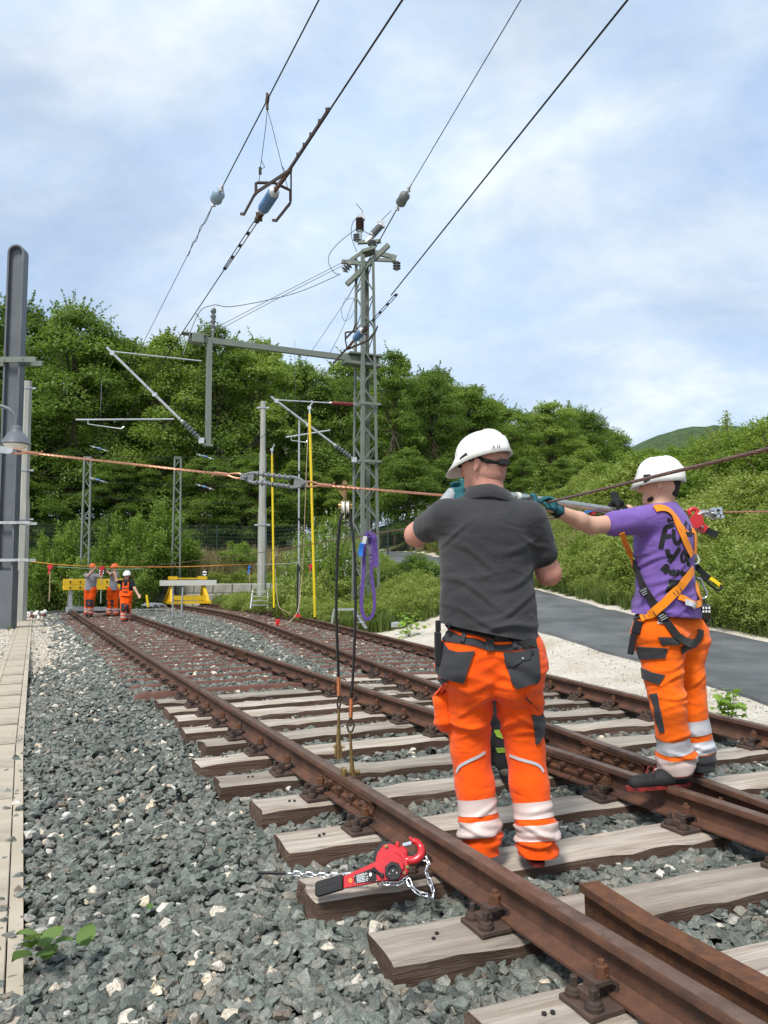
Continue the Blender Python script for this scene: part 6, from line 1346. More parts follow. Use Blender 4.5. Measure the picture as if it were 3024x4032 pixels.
# ================================================================== the man in the grey polo shirt
Z4 = lambda x, y: (1650 + .36166 * x, 2350 + .36157 * y)       # two enlargements of the photo, back to its pixels
Z5 = lambda x, y: (2250 + .46655 * x, 2350 + .46647 * y)
Z3 = lambda x, y: (2300 + .43641 * x, 1750 + .43641 * y)
FY = Vector((0, 1, 0))
def man_grey():
    e = empty('person', at(2000, 3400, 3.62), 'tall person in dark grey polo shirt and orange trousers, white helmet, seen from behind', 'person'); vx = .0085
    hL, hR, kL, kR, aL, aR = at(1842, 2610, 3.62), at(2028, 2610, 3.62), at(1852, 2950, 3.68), at(2066, 2950, 3.68), at(1893, 3300, 3.63), at(2112, 3310, 3.61)
    shL, shR = at(1752, 2035, 3.58), at(2082, 2040, 3.57); eL, wL = at(1640, 2106, 3.80), at(1752, 1985, 3.93); eR, wR = at(2160, 2256, 3.66), at(2110, 2075, 3.90)
    wa, ch, nk = at(1922, 2430, 3.60), at(1915, 2120, 3.585), at(1925, 1965, 3.58); hc = at(1905, 1822, 3.60); hf = Vector((-.78, .62, -.06)); hu = Vector((-.05, .0, 1)).normalized()
    HP, hf, hl, hu = head_prims(hc, hf, hu, 1.06)
    body = HP + [cap(hc - hu * .05 - hf * .02, nk - U * .06, .064, .075, bl=.03), cap(nk - U * .05, ch, .09, .15, axis=FY, k=.7, bl=.05), cap(ch, wa, .17, .18, axis=FY, k=.66, bl=.05), cap(shL, shR, .065, .065), cap(hL, hR, .11, .11, bl=.06)]
    for s_, e_, w_ in ((shL, eL, wL), (shR, eR, wR)): body += [cap(s_, e_, .066, .058, bl=.03), cap(e_, e_ + (w_ - e_) * .35, .058, .056, bl=.02), cap(e_ + (w_ - e_) * .35, w_, .050, .032, bl=.02), cap(w_, w_ + (w_ - e_).normalized() * .05, .030, .03, bl=.02)]
    for h_, k_, a_ in ((hL, kL, aL), (hR, kR, aR)): body += [cap(h_, k_, .085, .055, bl=.03), cap(k_, k_ + (a_ - k_) * .3, .055, .056), cap(k_ + (a_ - k_) * .3, a_, .056, .036), cap(a_, a_ + Vector((0, .12, -.05)), .036, .03)]
    skin('body', body, .0075, MAT['skin'], e, 1)
    def fold_t(p, n):
        kz = max(math.exp(-((p.z - .62) / .07) ** 2) * .9, math.exp(-((p.z - .12) / .09) ** 2) * 1.25, math.exp(-((p.z - .86) / .07) ** 2) * .8); return .016 * kz * ridge(folds(p, 5, 15, 3.3)) + .010 * nz3(p, 4, 8) + .006 * folds(p, 7, 5, 12) + creases(p, CT)
    CT = [(.41, .72, .35, .09, .008, .014), (.40, .65, .25, .09, .009, .013), (.42, .585, .15, .08, .007, .012), (.67, .72, -.35, .09, .008, .014), (.68, .65, -.25, .09, .009, .013), (.66, .58, -.15, .08, .007, .012), (.41, .83, .2, .1, .006, .016), (.66, .83, -.2, .1, .006, .016),
          (.45, .135, .12, .1, .013, .011), (.45, .185, .05, .1, .011, .011), (.45, .245, .2, .08, .008, .011), (.72, .13, -.12, .1, .013, .011), (.71, .18, -.05, .1, .011, .011), (.71, .25, -.2, .08, .008, .011), (.54, .93, .0, .10, .007, .014)]
    CS = [(.46, .905, .06, .2, .012, .012), (.44, .955, -.08, .17, .012, .012), (.56, .99, .10, .16, .010, .012), (.42, 1.03, -.15, .15, .011, .012), (.56, 1.075, .22, .13, .010, .013), (.44, 1.12, -.25, .14, .008, .014), (.58, 1.17, .35, .12, .007, .015), (.40, 1.24, -.45, .12, .008, .016), (.60, 1.30, .5, .10, .008, .016), (.40, 1.40, -.45, .10, .006, .016), (.60, 1.45, .4, .09, .006, .016), (.33, 1.50, .5, .06, .008, .011), (.68, 1.47, -.6, .06, .008, .011)]
    T = []
    for h_, k_, a_, sg in ((hL, kL, aL, -1), (hR, kR, aR, 1)):
        T += [cap(h_ + Vector((sg * .004, 0, .0)), h_ + (k_ - h_) * .5 + Vector((sg * .004, 0, 0)), .118, .100, bl=.05), cap(h_ + (k_ - h_) * .5, k_, .100, .086, bl=.03), cap(k_, k_ + (a_ - k_) * .4, .086, .086, bl=.03), cap(k_ + (a_ - k_) * .4, a_ + U * .06, .086, .082, bl=.03), cap(a_ + U * .06, a_ - U * .03 - FY * .012, .088, .086, bl=.02)]
        T.append(cap(h_ + Vector((sg * .018, -.055, -.02)), h_ + Vector((sg * -.02, -.06, -.09)), .105, .095, bl=.05))
    T += [cap(hL + U * .10 + Vector((.02, 0, 0)), hR + U * .07, .118, .118, axis=FY, k=1.1, bl=.06), cap(hL + U * .03, hR + U * .03, .126, .126, bl=.06)]
    T += [cap(at(1738, 2760, 3.66), at(1752, 2845, 3.67), .040, .042, axis=FY, k=1.4, bl=.015)]
    tr = skin('trousers', T, vx, MAT['hivis'], e, 2, fold_t, cuts=((at(1900, 2440, 3.6), Vector((.10, 0, 1)).normalized()), (Vector((0, 0, .058)), -U)))
    def fold_s(p, n):
        kz = math.exp(-((p.z - .93) / .13) ** 2); return .020 * kz * ridge(folds(p, 2.2, 11, 5.1)) + .014 * nz3(p, 3.4, 3) + .008 * folds(p, 5, 5, 9) + creases(p, CS)
    S = [cap(wa - U * .13, wa, .228, .214, axis=FY, k=.74, bl=.05), cap(wa, ch, .214, .212, axis=FY, k=.70, bl=.05), cap(ch, ch + (nk - ch) * .45, .210, .150, axis=FY, k=.62, bl=.05), cap(shL + Vector((.03, 0, -.008)), shR - Vector((.03, 0, .008)), .080, .080, bl=.05), cap(nk - U * .12, nk - U * .035, .15, .086, axis=FY, k=.8, bl=.05)]
    for s_, e_ in ((shL, eL), (shR, eR)): S += [cap(s_, s_ + (e_ - s_) * .60, .086, .082, bl=.04)]
    dL, dR = (eL - shL).normalized(), (eR - shR).normalized()
    sh = skin('polo_shirt', S, vx, MAT['polo_grey'], e, 2, fold_s, cuts=((at(1910, 2492, 3.45), (Vector((-.20, 0, -1))).normalized()), (nk + U * .025, Vector((.06, .3, 1)).normalized())))
    # collar, tape under the hem, waistband and pockets
    tb, sb = bvh(tr), bvh(sh, tr); ns = bvh(sh)
    o = MB(); n = 26; V = []
    for j, (rr, zz_) in enumerate(((.118, .002), (.120, .010), (.108, .040), (.095, .064), (.086, .064))):
        for i in range(n): t = 2 * math.pi * i / n; V.append(nk + Vector((math.cos(t) * rr * 1.05, math.sin(t) * rr * .92 + .004, zz_ - .030 * max(0, math.sin(t)) - .012 * math.cos(t) - .02 * abs(math.cos(t)))))
    o.add(V, [(j * n + i, j * n + (i + 1) % n, (j + 1) * n + (i + 1) % n, (j + 1) * n + i) for j in range(4) for i in range(n)]); o.build('collar', MAT['polo_grey'], sh, 'all')
    g = MAT['work_grey']
    patch(tb, [Z4(*q) for q in ((268, 330), (480, 400), (700, 450), (900, 490), (1080, 500), (1262, 470), (1268, 545), (1000, 590), (780, 590), (600, 535), (440, 510), (262, 480))], .006, 'waistband', g, tr, 9, 3.5)
    strap(tb, [Z4(345, 362), Z4(480, 425), Z4(620, 450), Z4(760, 500), Z4(900, 512), Z4(1015, 505)], .011, .011, 'waist_piping', MAT['hivis'], tr, .001, 3.5)
    strap(sb, [Z4(250, 330), Z4(450, 345), Z4(700, 400), Z4(900, 440), Z4(1100, 480), Z4(1262, 520)], .040, .010, 'belt', MAT['webbing_black'], e, .003, 3.5)
    for a_, b_ in (((505, 405), (475, 495)), ((760, 470), (765, 590)), ((1030, 500), (1045, 560))): strap(tb, [Z4(*a_), Z4(*b_)], .020 if a_[0] != 760 else .036, .016, 'belt_loop', g, tr, .002, 3.5)
    bk = hit(tb, *Z4(890, 450), .02, 3.5)[0]; mb = MB(); mb.box(bk, (.062, .018, .030), Matrix.Rotation(rad(-8), 3, 'Y'), .005); mb.box(bk - Vector((.02, .01, 0)), (.012, .008, .022)); mb.box(bk + Vector((.02, -.01, 0)), (.012, .008, .022)); mb.build('belt_buckle', MAT['black_rubber'], e)
    strap(tb, [Z4(1080, 470), Z4(1150, 545), Z4(1220, 640)], .022, .014, 'strap_end', MAT['webbing_black'], tr, .002, 3.5)
    patch(tb, [Z4(*q) for q in ((264, 490), (330, 580), (430, 608), (602, 592), (545, 740), (490, 936), (400, 912), (245, 872), (196, 800), (222, 560))], .012, 'holster_pocket', g, tr, 9, 3.5)
    pk_ = patch(tb, [Z4(*q) for q in ((915, 604), (1060, 602), (1282, 560), (1306, 870), (1270, 940), (1050, 1000), (985, 860), (935, 700))], .012, 'holster_pocket', g, tr, 9, 3.5)
    patch(tb, [Z4(*q) for q in ((920, 620), (1060, 606), (1200, 580), (1195, 680), (1080, 735), (960, 745))], .017, 'pocket_flap', g, pk_, 9, 3.5)
    bt = hit(tb, *Z4(1123, 672), .020, 3.5)[0]; mb = MB(); mb.tube_exact([bt, bt - FY * .004], [.006, .005], -FY, 12); mb.build('snap_button', MAT['galv'], pk_)
    patch(tb, [Z4(*q) for q in ((1228, 1282), (1300, 1305), (1362, 1275), (1352, 1480), (1300, 1590), (1268, 1606), (1252, 1450))], .010, 'tool_pocket', g, tr, 8, 3.5)
    patch(tb, [Z4(*q) for q in ((150, 965), (210, 890), (275, 900), (278, 1005), (150, 1015))], .007, 'pocket_flap', g, tr, 7, 3.5)
    patch(tb, [Z4(*q) for q in ((140, 1025), (300, 1030), (325, 1400), (215, 1395))], .006, 'cargo_pocket', MAT['hivis'], tr, 9, 3.5)
    patch(tb, [Z4(*q) for q in ((1150, 1010), (1270, 970), (1330, 1130), (1320, 1290), (1215, 1270))], .006, 'cargo_pocket', MAT['hivis'], tr, 9, 3.5)
    rm = MAT['reflective_mesh']
    for k_, a_, ys in ((kL, aL, ((3163, 3226), (3246, 3304))), (kR, aR, ((3175, 3238), (3260, 3322)))):
        d = (a_ - k_).normalized()
        for y0, y1 in ys: z0, z1 = at(1950, y0, 3.55).z, at(1950, y1, 3.55).z; t0, t1 = (z0 - k_.z) / d.z, (z1 - k_.z) / d.z; band(tr, k_, a_, t0, t1, .14, .003, 'reflective_band', rm, tr)
    strap(tb, [(1800, 3040), (1812, 3016), (1850, 2994), (1880, 2980), (1908, 2962)], .013, .004, 'reflective_piping', MAT['reflective'], tr, .001, 3.5); strap(tb, [(2008, 2974), (2050, 2990), (2100, 3004), (2125, 3018), (2138, 3040)], .013, .004, 'reflective_piping', MAT['reflective'], tr, .001, 3.5)
    # sleeve trim, tattoo, pouch, head gear
    for s_, e_, d in ((shL, eL, dL), (shR, eR, dR)): band(sh, s_, e_, .205, .235, .13, .0025, 'sleeve_cuff', MAT['tee_black'] if s_ is shR else MAT['polo_grey'], sh)
    hv = hit(tb, *Z4(205, 560), .03, 3.55)[0]; mb = MB(); mb.box(hv, (.030, .05, .15), None, .006); mb.box(hv + Vector((.002, 0, .10)), (.024, .03, .05), None, .004); mb.build('tool_pouch', MAT['webbing_black'], e)
    hm = helmet(e, hc + hu * .022 + hf * .004, hf, (hu * 1 + hf * .20).normalized(), 'helmet_white', .055)
    mb = MB(); cl = hc + hl * .108 + hf * .035 + hu * .018; mb.box(cl, (.05, .016, .034), Matrix((hf, hl, hu)).transposed() @ Matrix.Rotation(rad(30), 3, 'Y'), .004); mb.box(cl - hf * .03 - hu * .01, (.03, .012, .02), Matrix((hf, hl, hu)).transposed(), .003); mb.build('lamp_clip', MAT['black_rubber'], hm)
    mb = MB(); mb.tube([hc + hl * .092 - hf * .02 + hu * .012, hc + hl * .080 - hf * .062 - hu * .008, hc + hl * .030 - hf * .108 - hu * .016, hc - hl * .03 - hf * .112 - hu * .016, hc - hl * .085 - hf * .05 + hu * .0], .011, 6); mb.box(hc + hl * .02 - hf * .116 - hu * .016, (.024, .06, .030), Matrix((hf, hl, hu)).transposed(), .005); mb.build('head_band', MAT['black_rubber'], hm)
    hb = bvh(hm); letters(hb, hm, [((1938, 1772), (1944, 1752), (1950, 1771)), ((1941, 1764), (1948, 1763)), ((1958, 1770), (1958, 1751)), ((1958, 1761), (1967, 1759)), ((1967, 1769), (1967, 1749))], .0028, 3.5)
    hr = skin('hair', [cap(hc - hf * .030 + hu * .01, hc - hf * .026 - hu * .05, .0885, .078, bl=.02)], .007, MAT['hair_short'], e, 1)
    glasses(e, hc, hf, hl, hu, 1.04)
    shoe(e, at(2118, 3412, 3.54), at(2150, 3412, 3.54) + Vector((0, .27, 0)) + Vector((-.02, 0, 0)), aR + U * .02, 'shoe_black', 'sole_red'); shoe(e, Vector((at(1905, 3390, 3.57).x, 3.56, .004)), Vector((at(1880, 3390, 3.57).x - .01, 3.85, .004)), aL + U * .02, 'shoe_black', 'sole_red')
    # gloves: teal with grey cuff
    gc = at(1800, 1918, 3.99); skin('glove', grip([cap(gc - (gc - wL).normalized() * .05, wL, .032, .036, bl=.01)], gc, Vector((1, -.1, .25)), wL - gc, .020), .0042, MAT['glove_teal'], e, 1)
    mb = MB(); d = (wL - gc).normalized(); mb.tube([gc + d * .045, wL, wL + d * .035], [.034, .037, .041], 16); mb.build('glove_cuff', MAT['glove_grey'], e, 'all')
    gr = at(2072, 1968, 4.03); skin('glove', grip([cap(gr + (wR - gr).normalized() * .05, wR, .032, .036, bl=.01)], gr, Vector((1, .3, -.1)), wR - gr, .022), .0042, MAT['glove_teal'], e, 1)
    patch(bvh([c for c in e.children if c.name.startswith('body')][0]), [(2150, 2192), (2180, 2180), (2188, 2205), (2168, 2216), (2152, 2212)], .0012, 'tattoo', mat('tattoo', (.16, .13, .13), (.36, .22, .19), 70, .6, lo=.45, hi=.55), e, 6, 3.6)
    return e
def letters(tr, parent, strokes, w, guess, mt='ink', name='marking'):
    for s in strokes:
        ln = list(s) if len(s) > 2 else [s[0], ((s[0][0] + s[1][0]) / 2, (s[0][1] + s[1][1]) / 2), s[1]]; strap(tr, ln, w, .0015, name, MAT[mt], parent, .0006, guess, 4)
MAN1 = man_grey()
# ================================================================== the man in the purple T-shirt
def man_purple():
    e = empty('person', at(2660, 3090, 4.40), 'person in purple T-shirt, orange harness and orange trousers standing on the rails', 'person'); vx = .0085
    F = Vector((-.76, .65, 0)).normalized(); Ls = Vector((-F.y, F.x, 0))            # facing, his left
    hL, hR, kL, kR, aL, aR = at(2592, 2520, 4.36), at(2682, 2510, 4.52), at(2636, 2790, 4.30), at(2716, 2790, 4.50), at(2660, 3020, 4.36), at(2752, 3005, 4.50)
    ch, wa, nk = at(2616, 2130, 4.42), at(2622, 2400, 4.43), at(2606, 1988, 4.42); shL, shR = ch + Ls * .165 + U * .115, ch - Ls * .165 + U * .110
    eL, wL = at(2327, 2070, 4.20), at(2192, 2010, 4.07); wR = at(2485, 2018, 4.40); eR = at(2575, 2130, 4.78); hc = at(2600, 1902, 4.41)
    HP, hf, hl, hu = head_prims(hc, Vector((-.86, .50, -.04)), Vector((-.02, 0, 1)).normalized(), 1.02)
    B = HP + [cap(hc - hu * .05 - hf * .02, nk - U * .05, .056, .064, bl=.03), cap(nk - U * .05, ch, .08, .13, axis=F, k=.7, bl=.05), cap(ch, wa, .15, .15, axis=F, k=.68, bl=.05), cap(shL, shR, .055, bl=.03), cap(hL, hR, .09, bl=.05)]
    for s_, e_, w_ in ((shL, eL, wL), (shR, eR, wR)): B += [cap(s_, e_, .056, .047, bl=.03), cap(e_, e_ + (w_ - e_) * .35, .047, .046, bl=.02), cap(e_ + (w_ - e_) * .35, w_, .046, .030, bl=.02), cap(w_, w_ + (w_ - e_).normalized() * .05, .028, .028, bl=.02)]
    for h_, k_, a_ in ((hL, kL, aL), (hR, kR, aR)): B += [cap(h_, k_, .075, .05, bl=.03), cap(k_, k_ + (a_ - k_) * .3, .05, .052), cap(k_ + (a_ - k_) * .3, a_, .052, .034), cap(a_, a_ + F * .10 - U * .05, .034, .03)]
    bo = skin('body', B, .0075, MAT['skin_light'], e, 1)
    CT = [(1.60, .97, .25, .12, .008, .013), (1.60, .91, .15, .12, .007, .013), (1.58, .74, .3, .1, .009, .012), (1.60, .67, .2, .1, .010, .012), (1.62, .60, .1, .1, .009, .012), (1.74, .70, .3, .09, .008, .012), (1.64, .42, -.1, .1, .009, .012), (1.66, .345, .1, .1, .012, .011), (1.66, .29, .0, .1, .012, .011), (1.8, .36, -.1, .08, .010, .011), (1.58, .83, .35, .1, .007, .012)]
    CS = [(1.58, .95, .08, .18, .011, .012), (1.60, 1.0, .2, .16, .011, .012), (1.58, 1.06, .3, .14, .010, .012), (1.60, 1.13, .35, .14, .009, .013), (1.54, 1.21, .4, .12, .008, .014), (1.46, 1.36, .5, .1, .010, .012), (1.40, 1.42, .6, .08, .010, .011), (1.33, 1.45, .8, .06, .009, .010), (1.58, 1.32, .4, .12, .007, .014)]
    def ft(p, n):
        kz = max(math.exp(-((p.z - .66) / .06) ** 2) * .7, math.exp(-((p.z - .30) / .09) ** 2) * 1.1, math.exp(-((p.z - .95) / .07) ** 2) * .7); return .014 * kz * ridge(folds(p, 5, 14, 1.3)) + .009 * nz3(p, 4, 18) + .006 * folds(p, 7, 5, 2) + creases(p, CT)
    T = []
    for h_, k_, a_ in ((hL, kL, aL), (hR, kR, aR)): T += [cap(h_, h_ + (k_ - h_) * .5, .118, .102, bl=.05), cap(h_ + (k_ - h_) * .5, k_, .102, .088, bl=.03), cap(k_, k_ + (a_ - k_) * .4, .088, .086, bl=.03), cap(k_ + (a_ - k_) * .4, a_ + U * .06, .086, .088, bl=.03), cap(a_ + U * .06, a_ - U * .005, .090, .088, bl=.02), cap(h_ - F * .055 - U * .02, h_ - F * .05 - U * .08, .088, .08, bl=.05)]
    T += [cap(hL + U * .08, hR + U * .08, .122, bl=.06), cap(hL + U * .02, hR + U * .02, .125, bl=.06)]
    tr = skin('trousers', T, vx, MAT['hivis_amber'], e, 2, ft, cuts=((at(2620, 2405, 4.4), Vector((0, 0, 1))), (Vector((0, 0, .205)), -U)))
    def fs(p, n):
        kz = math.exp(-((p.z - 1.12) / .14) ** 2); return .014 * kz * ridge(folds(p, 3, 13, 2.1)) + .010 * nz3(p, 3.6, 13) + .007 * folds(p, 6, 6, 4) + creases(p, CS)
    S = [cap(wa - U * .06, wa, .206, .202, axis=F, k=.80, bl=.05), cap(wa, ch, .202, .206, axis=F, k=.78, bl=.05), cap(ch, ch + (nk - ch) * .45, .200, .15, axis=F, k=.70, bl=.05), cap(shL - Ls * .03, shR + Ls * .03, .074, bl=.05), cap(nk - U * .11, nk - U * .02, .125, .072, axis=F, k=.85, bl=.05)]
    for s_, e_ in ((shL, eL), (shR, eR)): S += [cap(s_, s_ + (e_ - s_) * .62, .082, .078, bl=.04)]
    dL, dR = (eL - shL), (eR - shR)
    sh = skin('t_shirt', S, vx, MAT['tee_purple'], e, 2, fs, cuts=((at(2620, 2425, 4.3), Vector((-.08, 0, -1)).normalized()), (nk - U * .012, (U + F * .3).normalized())))
    tb, sb, al = bvh(tr), bvh(sh), bvh(sh, tr); g = MAT['work_grey']; wk, wo_ = MAT['webbing_black'], MAT['webbing_orange']
    mb = MB(); mb.tube(curve([nk + F * -.062 * 0 + (Ls * math.cos(t) * .070 + F * math.sin(t) * .066) + U * (-.018 - .02 * math.sin(t)) for t in np.linspace(0, 6.283, 17)], 3), .0095, 7); mb.build('neck_rib', MAT['tee_purple'], sh, 'all')
    strap(tb, [Z5(540, 175), Z5(640, 150), Z5(800, 150), Z5(1050, 160)], .034, .006, 'belt', wk, e, .003, 4.4)
    for nm, poly in (('pocket_flap', ((550, 420), (810, 435), (792, 515), (690, 525), (580, 525))), ('pocket_panel', ((595, 600), (690, 640), (790, 660), (742, 745), (605, 690))), ('pocket_panel', ((730, 340), (870, 345), (915, 398), (770, 415))), ('knee_panel', ((662, 822), (725, 815), (745, 930), (765, 1010), (788, 1140), (750, 1150), (705, 1020), (700, 930)))):
        patch(tb, [Z5(*q) for q in poly], .008 if nm != 'knee_panel' else .005, nm, g, tr, 9, 4.4)
    patch(tb, [Z5(*q) for q in ((725, 198), (770, 195), (772, 230), (728, 228))], .005, 'size_label', MAT['reflective'], tr, 6, 4.4)
    rf, rm = MAT['reflective'], MAT['reflective_mesh']
    for k_, a_, ys, mm in ((kL, aL, ((2903, 2960), (2978, 3040)), (rf, rm)), (kR, aR, ((2856, 2914), (2940, 2992)), (rf, rf))):
        d = (a_ - k_).normalized()
        for (y0, y1), m_ in zip(ys, mm): z0, z1 = at(2700, y0, 4.3).z, at(2700, y1, 4.3).z; band(tr, k_, a_, (z0 - k_.z) / d.z, (z1 - k_.z) / d.z, .13, .003, 'reflective_band', m_, tr)
        zc = at(2700, ys[1][1] + 4, 4.3).z; band(tr, k_, a_, (zc - k_.z) / d.z, (zc - k_.z) / d.z + .2, .13, .0025, 'trouser_hem', g, tr)
    # print on the back, then a shadow patch below it
    ink = 'label_black'; W_ = .027
    for st, w in ((((735, 742), (712, 840), (690, 945)), W_), (((728, 748), (770, 738), (806, 722)), W_), (((700, 842), (740, 836), (786, 822)), W_ * .9), (((808, 765), (806, 830), (822, 885), (852, 890), (872, 850), (880, 790)), W_ * .9), (((925, 700), (905, 740), (915, 800), (945, 812), (965, 790)), W_ * .8), (((950, 672), (950, 740), (962, 830)), W_ * .9), (((972, 690), (955, 745), (978, 800)), W_ * .7),
                  (((748, 945), (760, 1000), (790, 1018)), W_), (((862, 935), (820, 1000), (765, 1065)), W_), (((905, 960), (875, 1000), (885, 1060), (915, 1040), (915, 980)), W_ * .8), (((935, 990), (930, 1060), (955, 1090)), W_ * .9),
                  (((702, 1140), (750, 1085), (742, 1140), (720, 1160)), W_ * .9), (((770, 1130), (785, 1180), (812, 1130), (815, 1185)), W_ * .7), (((850, 1130), (838, 1185)), W_ * .7), (((868, 1180), (885, 1140), (905, 1195), (925, 1150)), W_ * .8)):
        strap(sb, [Z3(*q) for q in (st if len(st) > 2 else (st[0], ((st[0][0] + st[1][0]) / 2, (st[0][1] + st[1][1]) / 2), st[1]))], w, .0018, 'print_and_shadow', MAT[ink], sh, .0005, 4.4, 4)
    patch(sb, [Z3(*q) for q in ((770, 1218), (880, 1225), (850, 1260), (790, 1320), (722, 1345), (745, 1300))], .002, 'print_and_shadow', MAT[ink], sh, 7, 4.4)  # shadow on the shirt below the lettering, painted as a black patch
    # harness
    hz_ = empty('x', (0, 0, 0), 'x', 'x'); bpy.data.objects.remove(hz_)
    strap(al, [Z3(632, 588), Z3(700, 580), Z3(770, 610), Z3(830, 700), Z3(890, 840), Z3(930, 930), Z3(962, 1000)], .046, .009, 'harness_strap', wo_, e, .0016, 4.4)
    strap(al, [Z3(968, 665), Z3(985, 760), Z3(992, 880), Z3(988, 990)], .034, .011, 'harness_strap', wo_, e, .0016, 4.5)
    strap(al, [Z3(436, 950), Z3(446, 1020), Z3(452, 1100)], .03, .010, 'harness_strap', wo_, e, .0016, 4.3)
    strap(al, [Z3(455, 1060), Z3(500, 1160), Z3(550, 1290), Z3(630, 1430), Z3(700, 1530), Z5(760, 160), Z5(830, 260), Z5(900, 350), Z5(980, 395)], .044, .013, 'harness_strap', wk, e, .0018, 4.3)
    strap(al, [Z5(905, 345), Z5(980, 392), Z5(1040, 375), Z5(1075, 320), Z5(1078, 280)], .046, .012, 'leg_loop', wk, e, .0018, 4.5); strap(al, [Z5(920, 455), Z5(985, 415), Z5(1050, 385)], .040, .010, 'leg_loop', wk, e, .0018, 4.5)
    strap(al, [Z3(528, 1578), Z3(620, 1520), Z3(720, 1430), Z3(830, 1310), Z3(900, 1220), Z3(962, 1130)], .046, .017, 'harness_strap', wo_, e, .0016, 4.35)
    o2 = strap(al, [Z3(838, 1372), Z3(900, 1400), Z3(970, 1440), Z3(1020, 1440), Z3(1040, 1410), Z3(1010, 1330), Z3(1000, 1250)], .036, .012, 'harness_strap', wo_, e, .0016, 4.5)
    strap(al, [Z3(895, 1425), Z3(985, 1455)], .034, .016, 'reflective_tab', rf, o2, .001, 4.4)
    for a_, b_ in (((560, 1545), (640, 1500)), ((800, 1330), (850, 1290))):
        for t in (0, .5, 1): strap(al, [Z3(a_[0] + (b_[0] - a_[0]) * t - 10, a_[1] + (b_[1] - a_[1]) * t - 22 + 30), Z3(a_[0] + (b_[0] - a_[0]) * t + 14, a_[1] + (b_[1] - a_[1]) * t + 40)], .004, .020, 'stitching', MAT['work_grey'], e, .0006, 4.35)
    for q in ((560, 1330), (705, 1545)): p, n_ = hit(al, *Z3(*q), .018, 4.3); mb = MB(); d = Vector((.45, -.1, -.85)).normalized(); mb.box(p, (.052, .012, .040), Matrix.Rotation(rad(-28), 3, 'Y'), .004); b_ = mb.build('strap_adjuster', MAT['black_rubber'], e); mb = MB(); [mb.box(p + d * .012 * k - FY * .007, (.040, .004, .004), Matrix.Rotation(rad(-28), 3, 'Y')) for k in (-1, 0, 1)]; mb.build('adjuster_bar', MAT['galv'], b_)
    p = hit(al, *Z5(575, 265), .02, 4.3)[0]; mb = MB(); mb.box(p, (.05, .02, .075), Matrix.Rotation(rad(18), 3, 'Y'), .006); mb.box(p + Vector((-.03, 0, -.09)), (.035, .016, .12), Matrix.Rotation(rad(12), 3, 'Y'), .005); mb.build('hip_buckle', MAT['black_rubber'], e)
    def loop(pts, r, nm, mt, Y, par=e): mb = MB(); mb.tube(curve([at(*Z3(*q), Y) for q in pts], 5), r, 7); return mb.build(nm, mt, par, 'all')
    loop([(945, 1015), (1000, 985), (1035, 1040), (1015, 1075), (965, 1060), (945, 1015)], .0065, 'd_ring', MAT['white_plastic'], 4.40)
    loop([(1020, 1205), (1055, 1215), (1075, 1270), (1110, 1350), (1090, 1385), (1040, 1380), (1010, 1330)], .0055, 'carabiner', MAT['chrome'], 4.42); loop([(985, 1270), (1000, 1310), (1025, 1370)], .010, 'carabiner_gate', MAT['black_rubber'], 4.42)
    loop([(975, 1130), (990, 1170), (1005, 1200), (1030, 1210)], .004, 'shackle', MAT['brass'], 4.42)
    def web(pts, w, nm, mt, Y):
        P = curve([at(*Z3(*q), Y) for q in pts], 5); mb = MB()
        for a_, b_ in zip(P[:-1], P[1:]): mb.bar(a_, b_, .004, w, Vector((1, 0, .6)))
        return mb.build(nm, mt, e)
    web([(990, 1070), (1060, 1150), (1130, 1210)], .034, 'lanyard', wk, 4.42); web([(1130, 1200), (1190, 1240), (1235, 1275)], .020, 'lanyard_tip', MAT['yellow_rod'], 4.42); loop([(1060, 1190), (1120, 1250), (1190, 1310), (1230, 1310), (1240, 1285), (1225, 1265)], .007, 'lanyard_loop', wk, 4.42)
    p = at(*Z3(1080, 1520), 4.46); mb = MB(); mb.box(p, (.075, .06, .105), None, .016); mb.box(p + Vector((-.012, -.005, -.075)), (.055, .05, .07), Matrix.Rotation(rad(20), 3, 'Y'), .014); mb.tube([p + U * .05, p + U * .085], .012); fa = mb.build('fall_arrester', MAT['lens_dark'], e, True); mb = MB(); [mb.box(p + Vector((x, -.031, z)), (.010, .003, .013)) for x in (-.015, .002, .019) for z in (.01, .03)]; mb.build('arrester_marking', MAT['white_paint'], fa)
    # head: hair, beard, helmet, glasses
    skin('hair', [cap(hc - hf * .050 - hu * .005, hc - hf * .045 - hu * .045, .063, .055, axis=hl, k=1.08, bl=.02)], .007, MAT['hair_dark'], e, 1); skin('beard', [cap(hc + hf * .035 - hu * .090 + hl * .035, hc + hf * .074 - hu * .096, .026, .029, bl=.02)], .006, MAT['hair_dark'], e, 1)
    hm = helmet(e, hc + hu * .012 + hf * .0, hf, (hu * 1 + hf * .03).normalized(), 'helmet_white', .03, a=.132, b=.112, h=.142); hb = bvh(hm); Zq = Z3
    letters(hb, hm, [(Zq(727, 352), Zq(728, 330)), (Zq(728, 331), Zq(738, 335), Zq(729, 342)), (Zq(752, 350), Zq(753, 330)), (Zq(753, 331), Zq(762, 330)), (Zq(753, 340), Zq(760, 340)), (Zq(771, 348), Zq(771, 336)), (Zq(780, 348), Zq(781, 336)), (Zq(788, 347), Zq(795, 337), Zq(800, 347)), (Zq(806, 346), Zq(812, 338), Zq(817, 346), Zq(823, 338))], .0030, 4.3)
    mb = MB(); cl = hc + hl * .110 + hf * .050 + hu * .018; mb.box(cl, (.04, .016, .05), Matrix((hf, hl, hu)).transposed(), .004); mb.build('lamp_clip', MAT['black_rubber'], hm)
    glasses(e, hc, hf, hl, hu, 1.0)
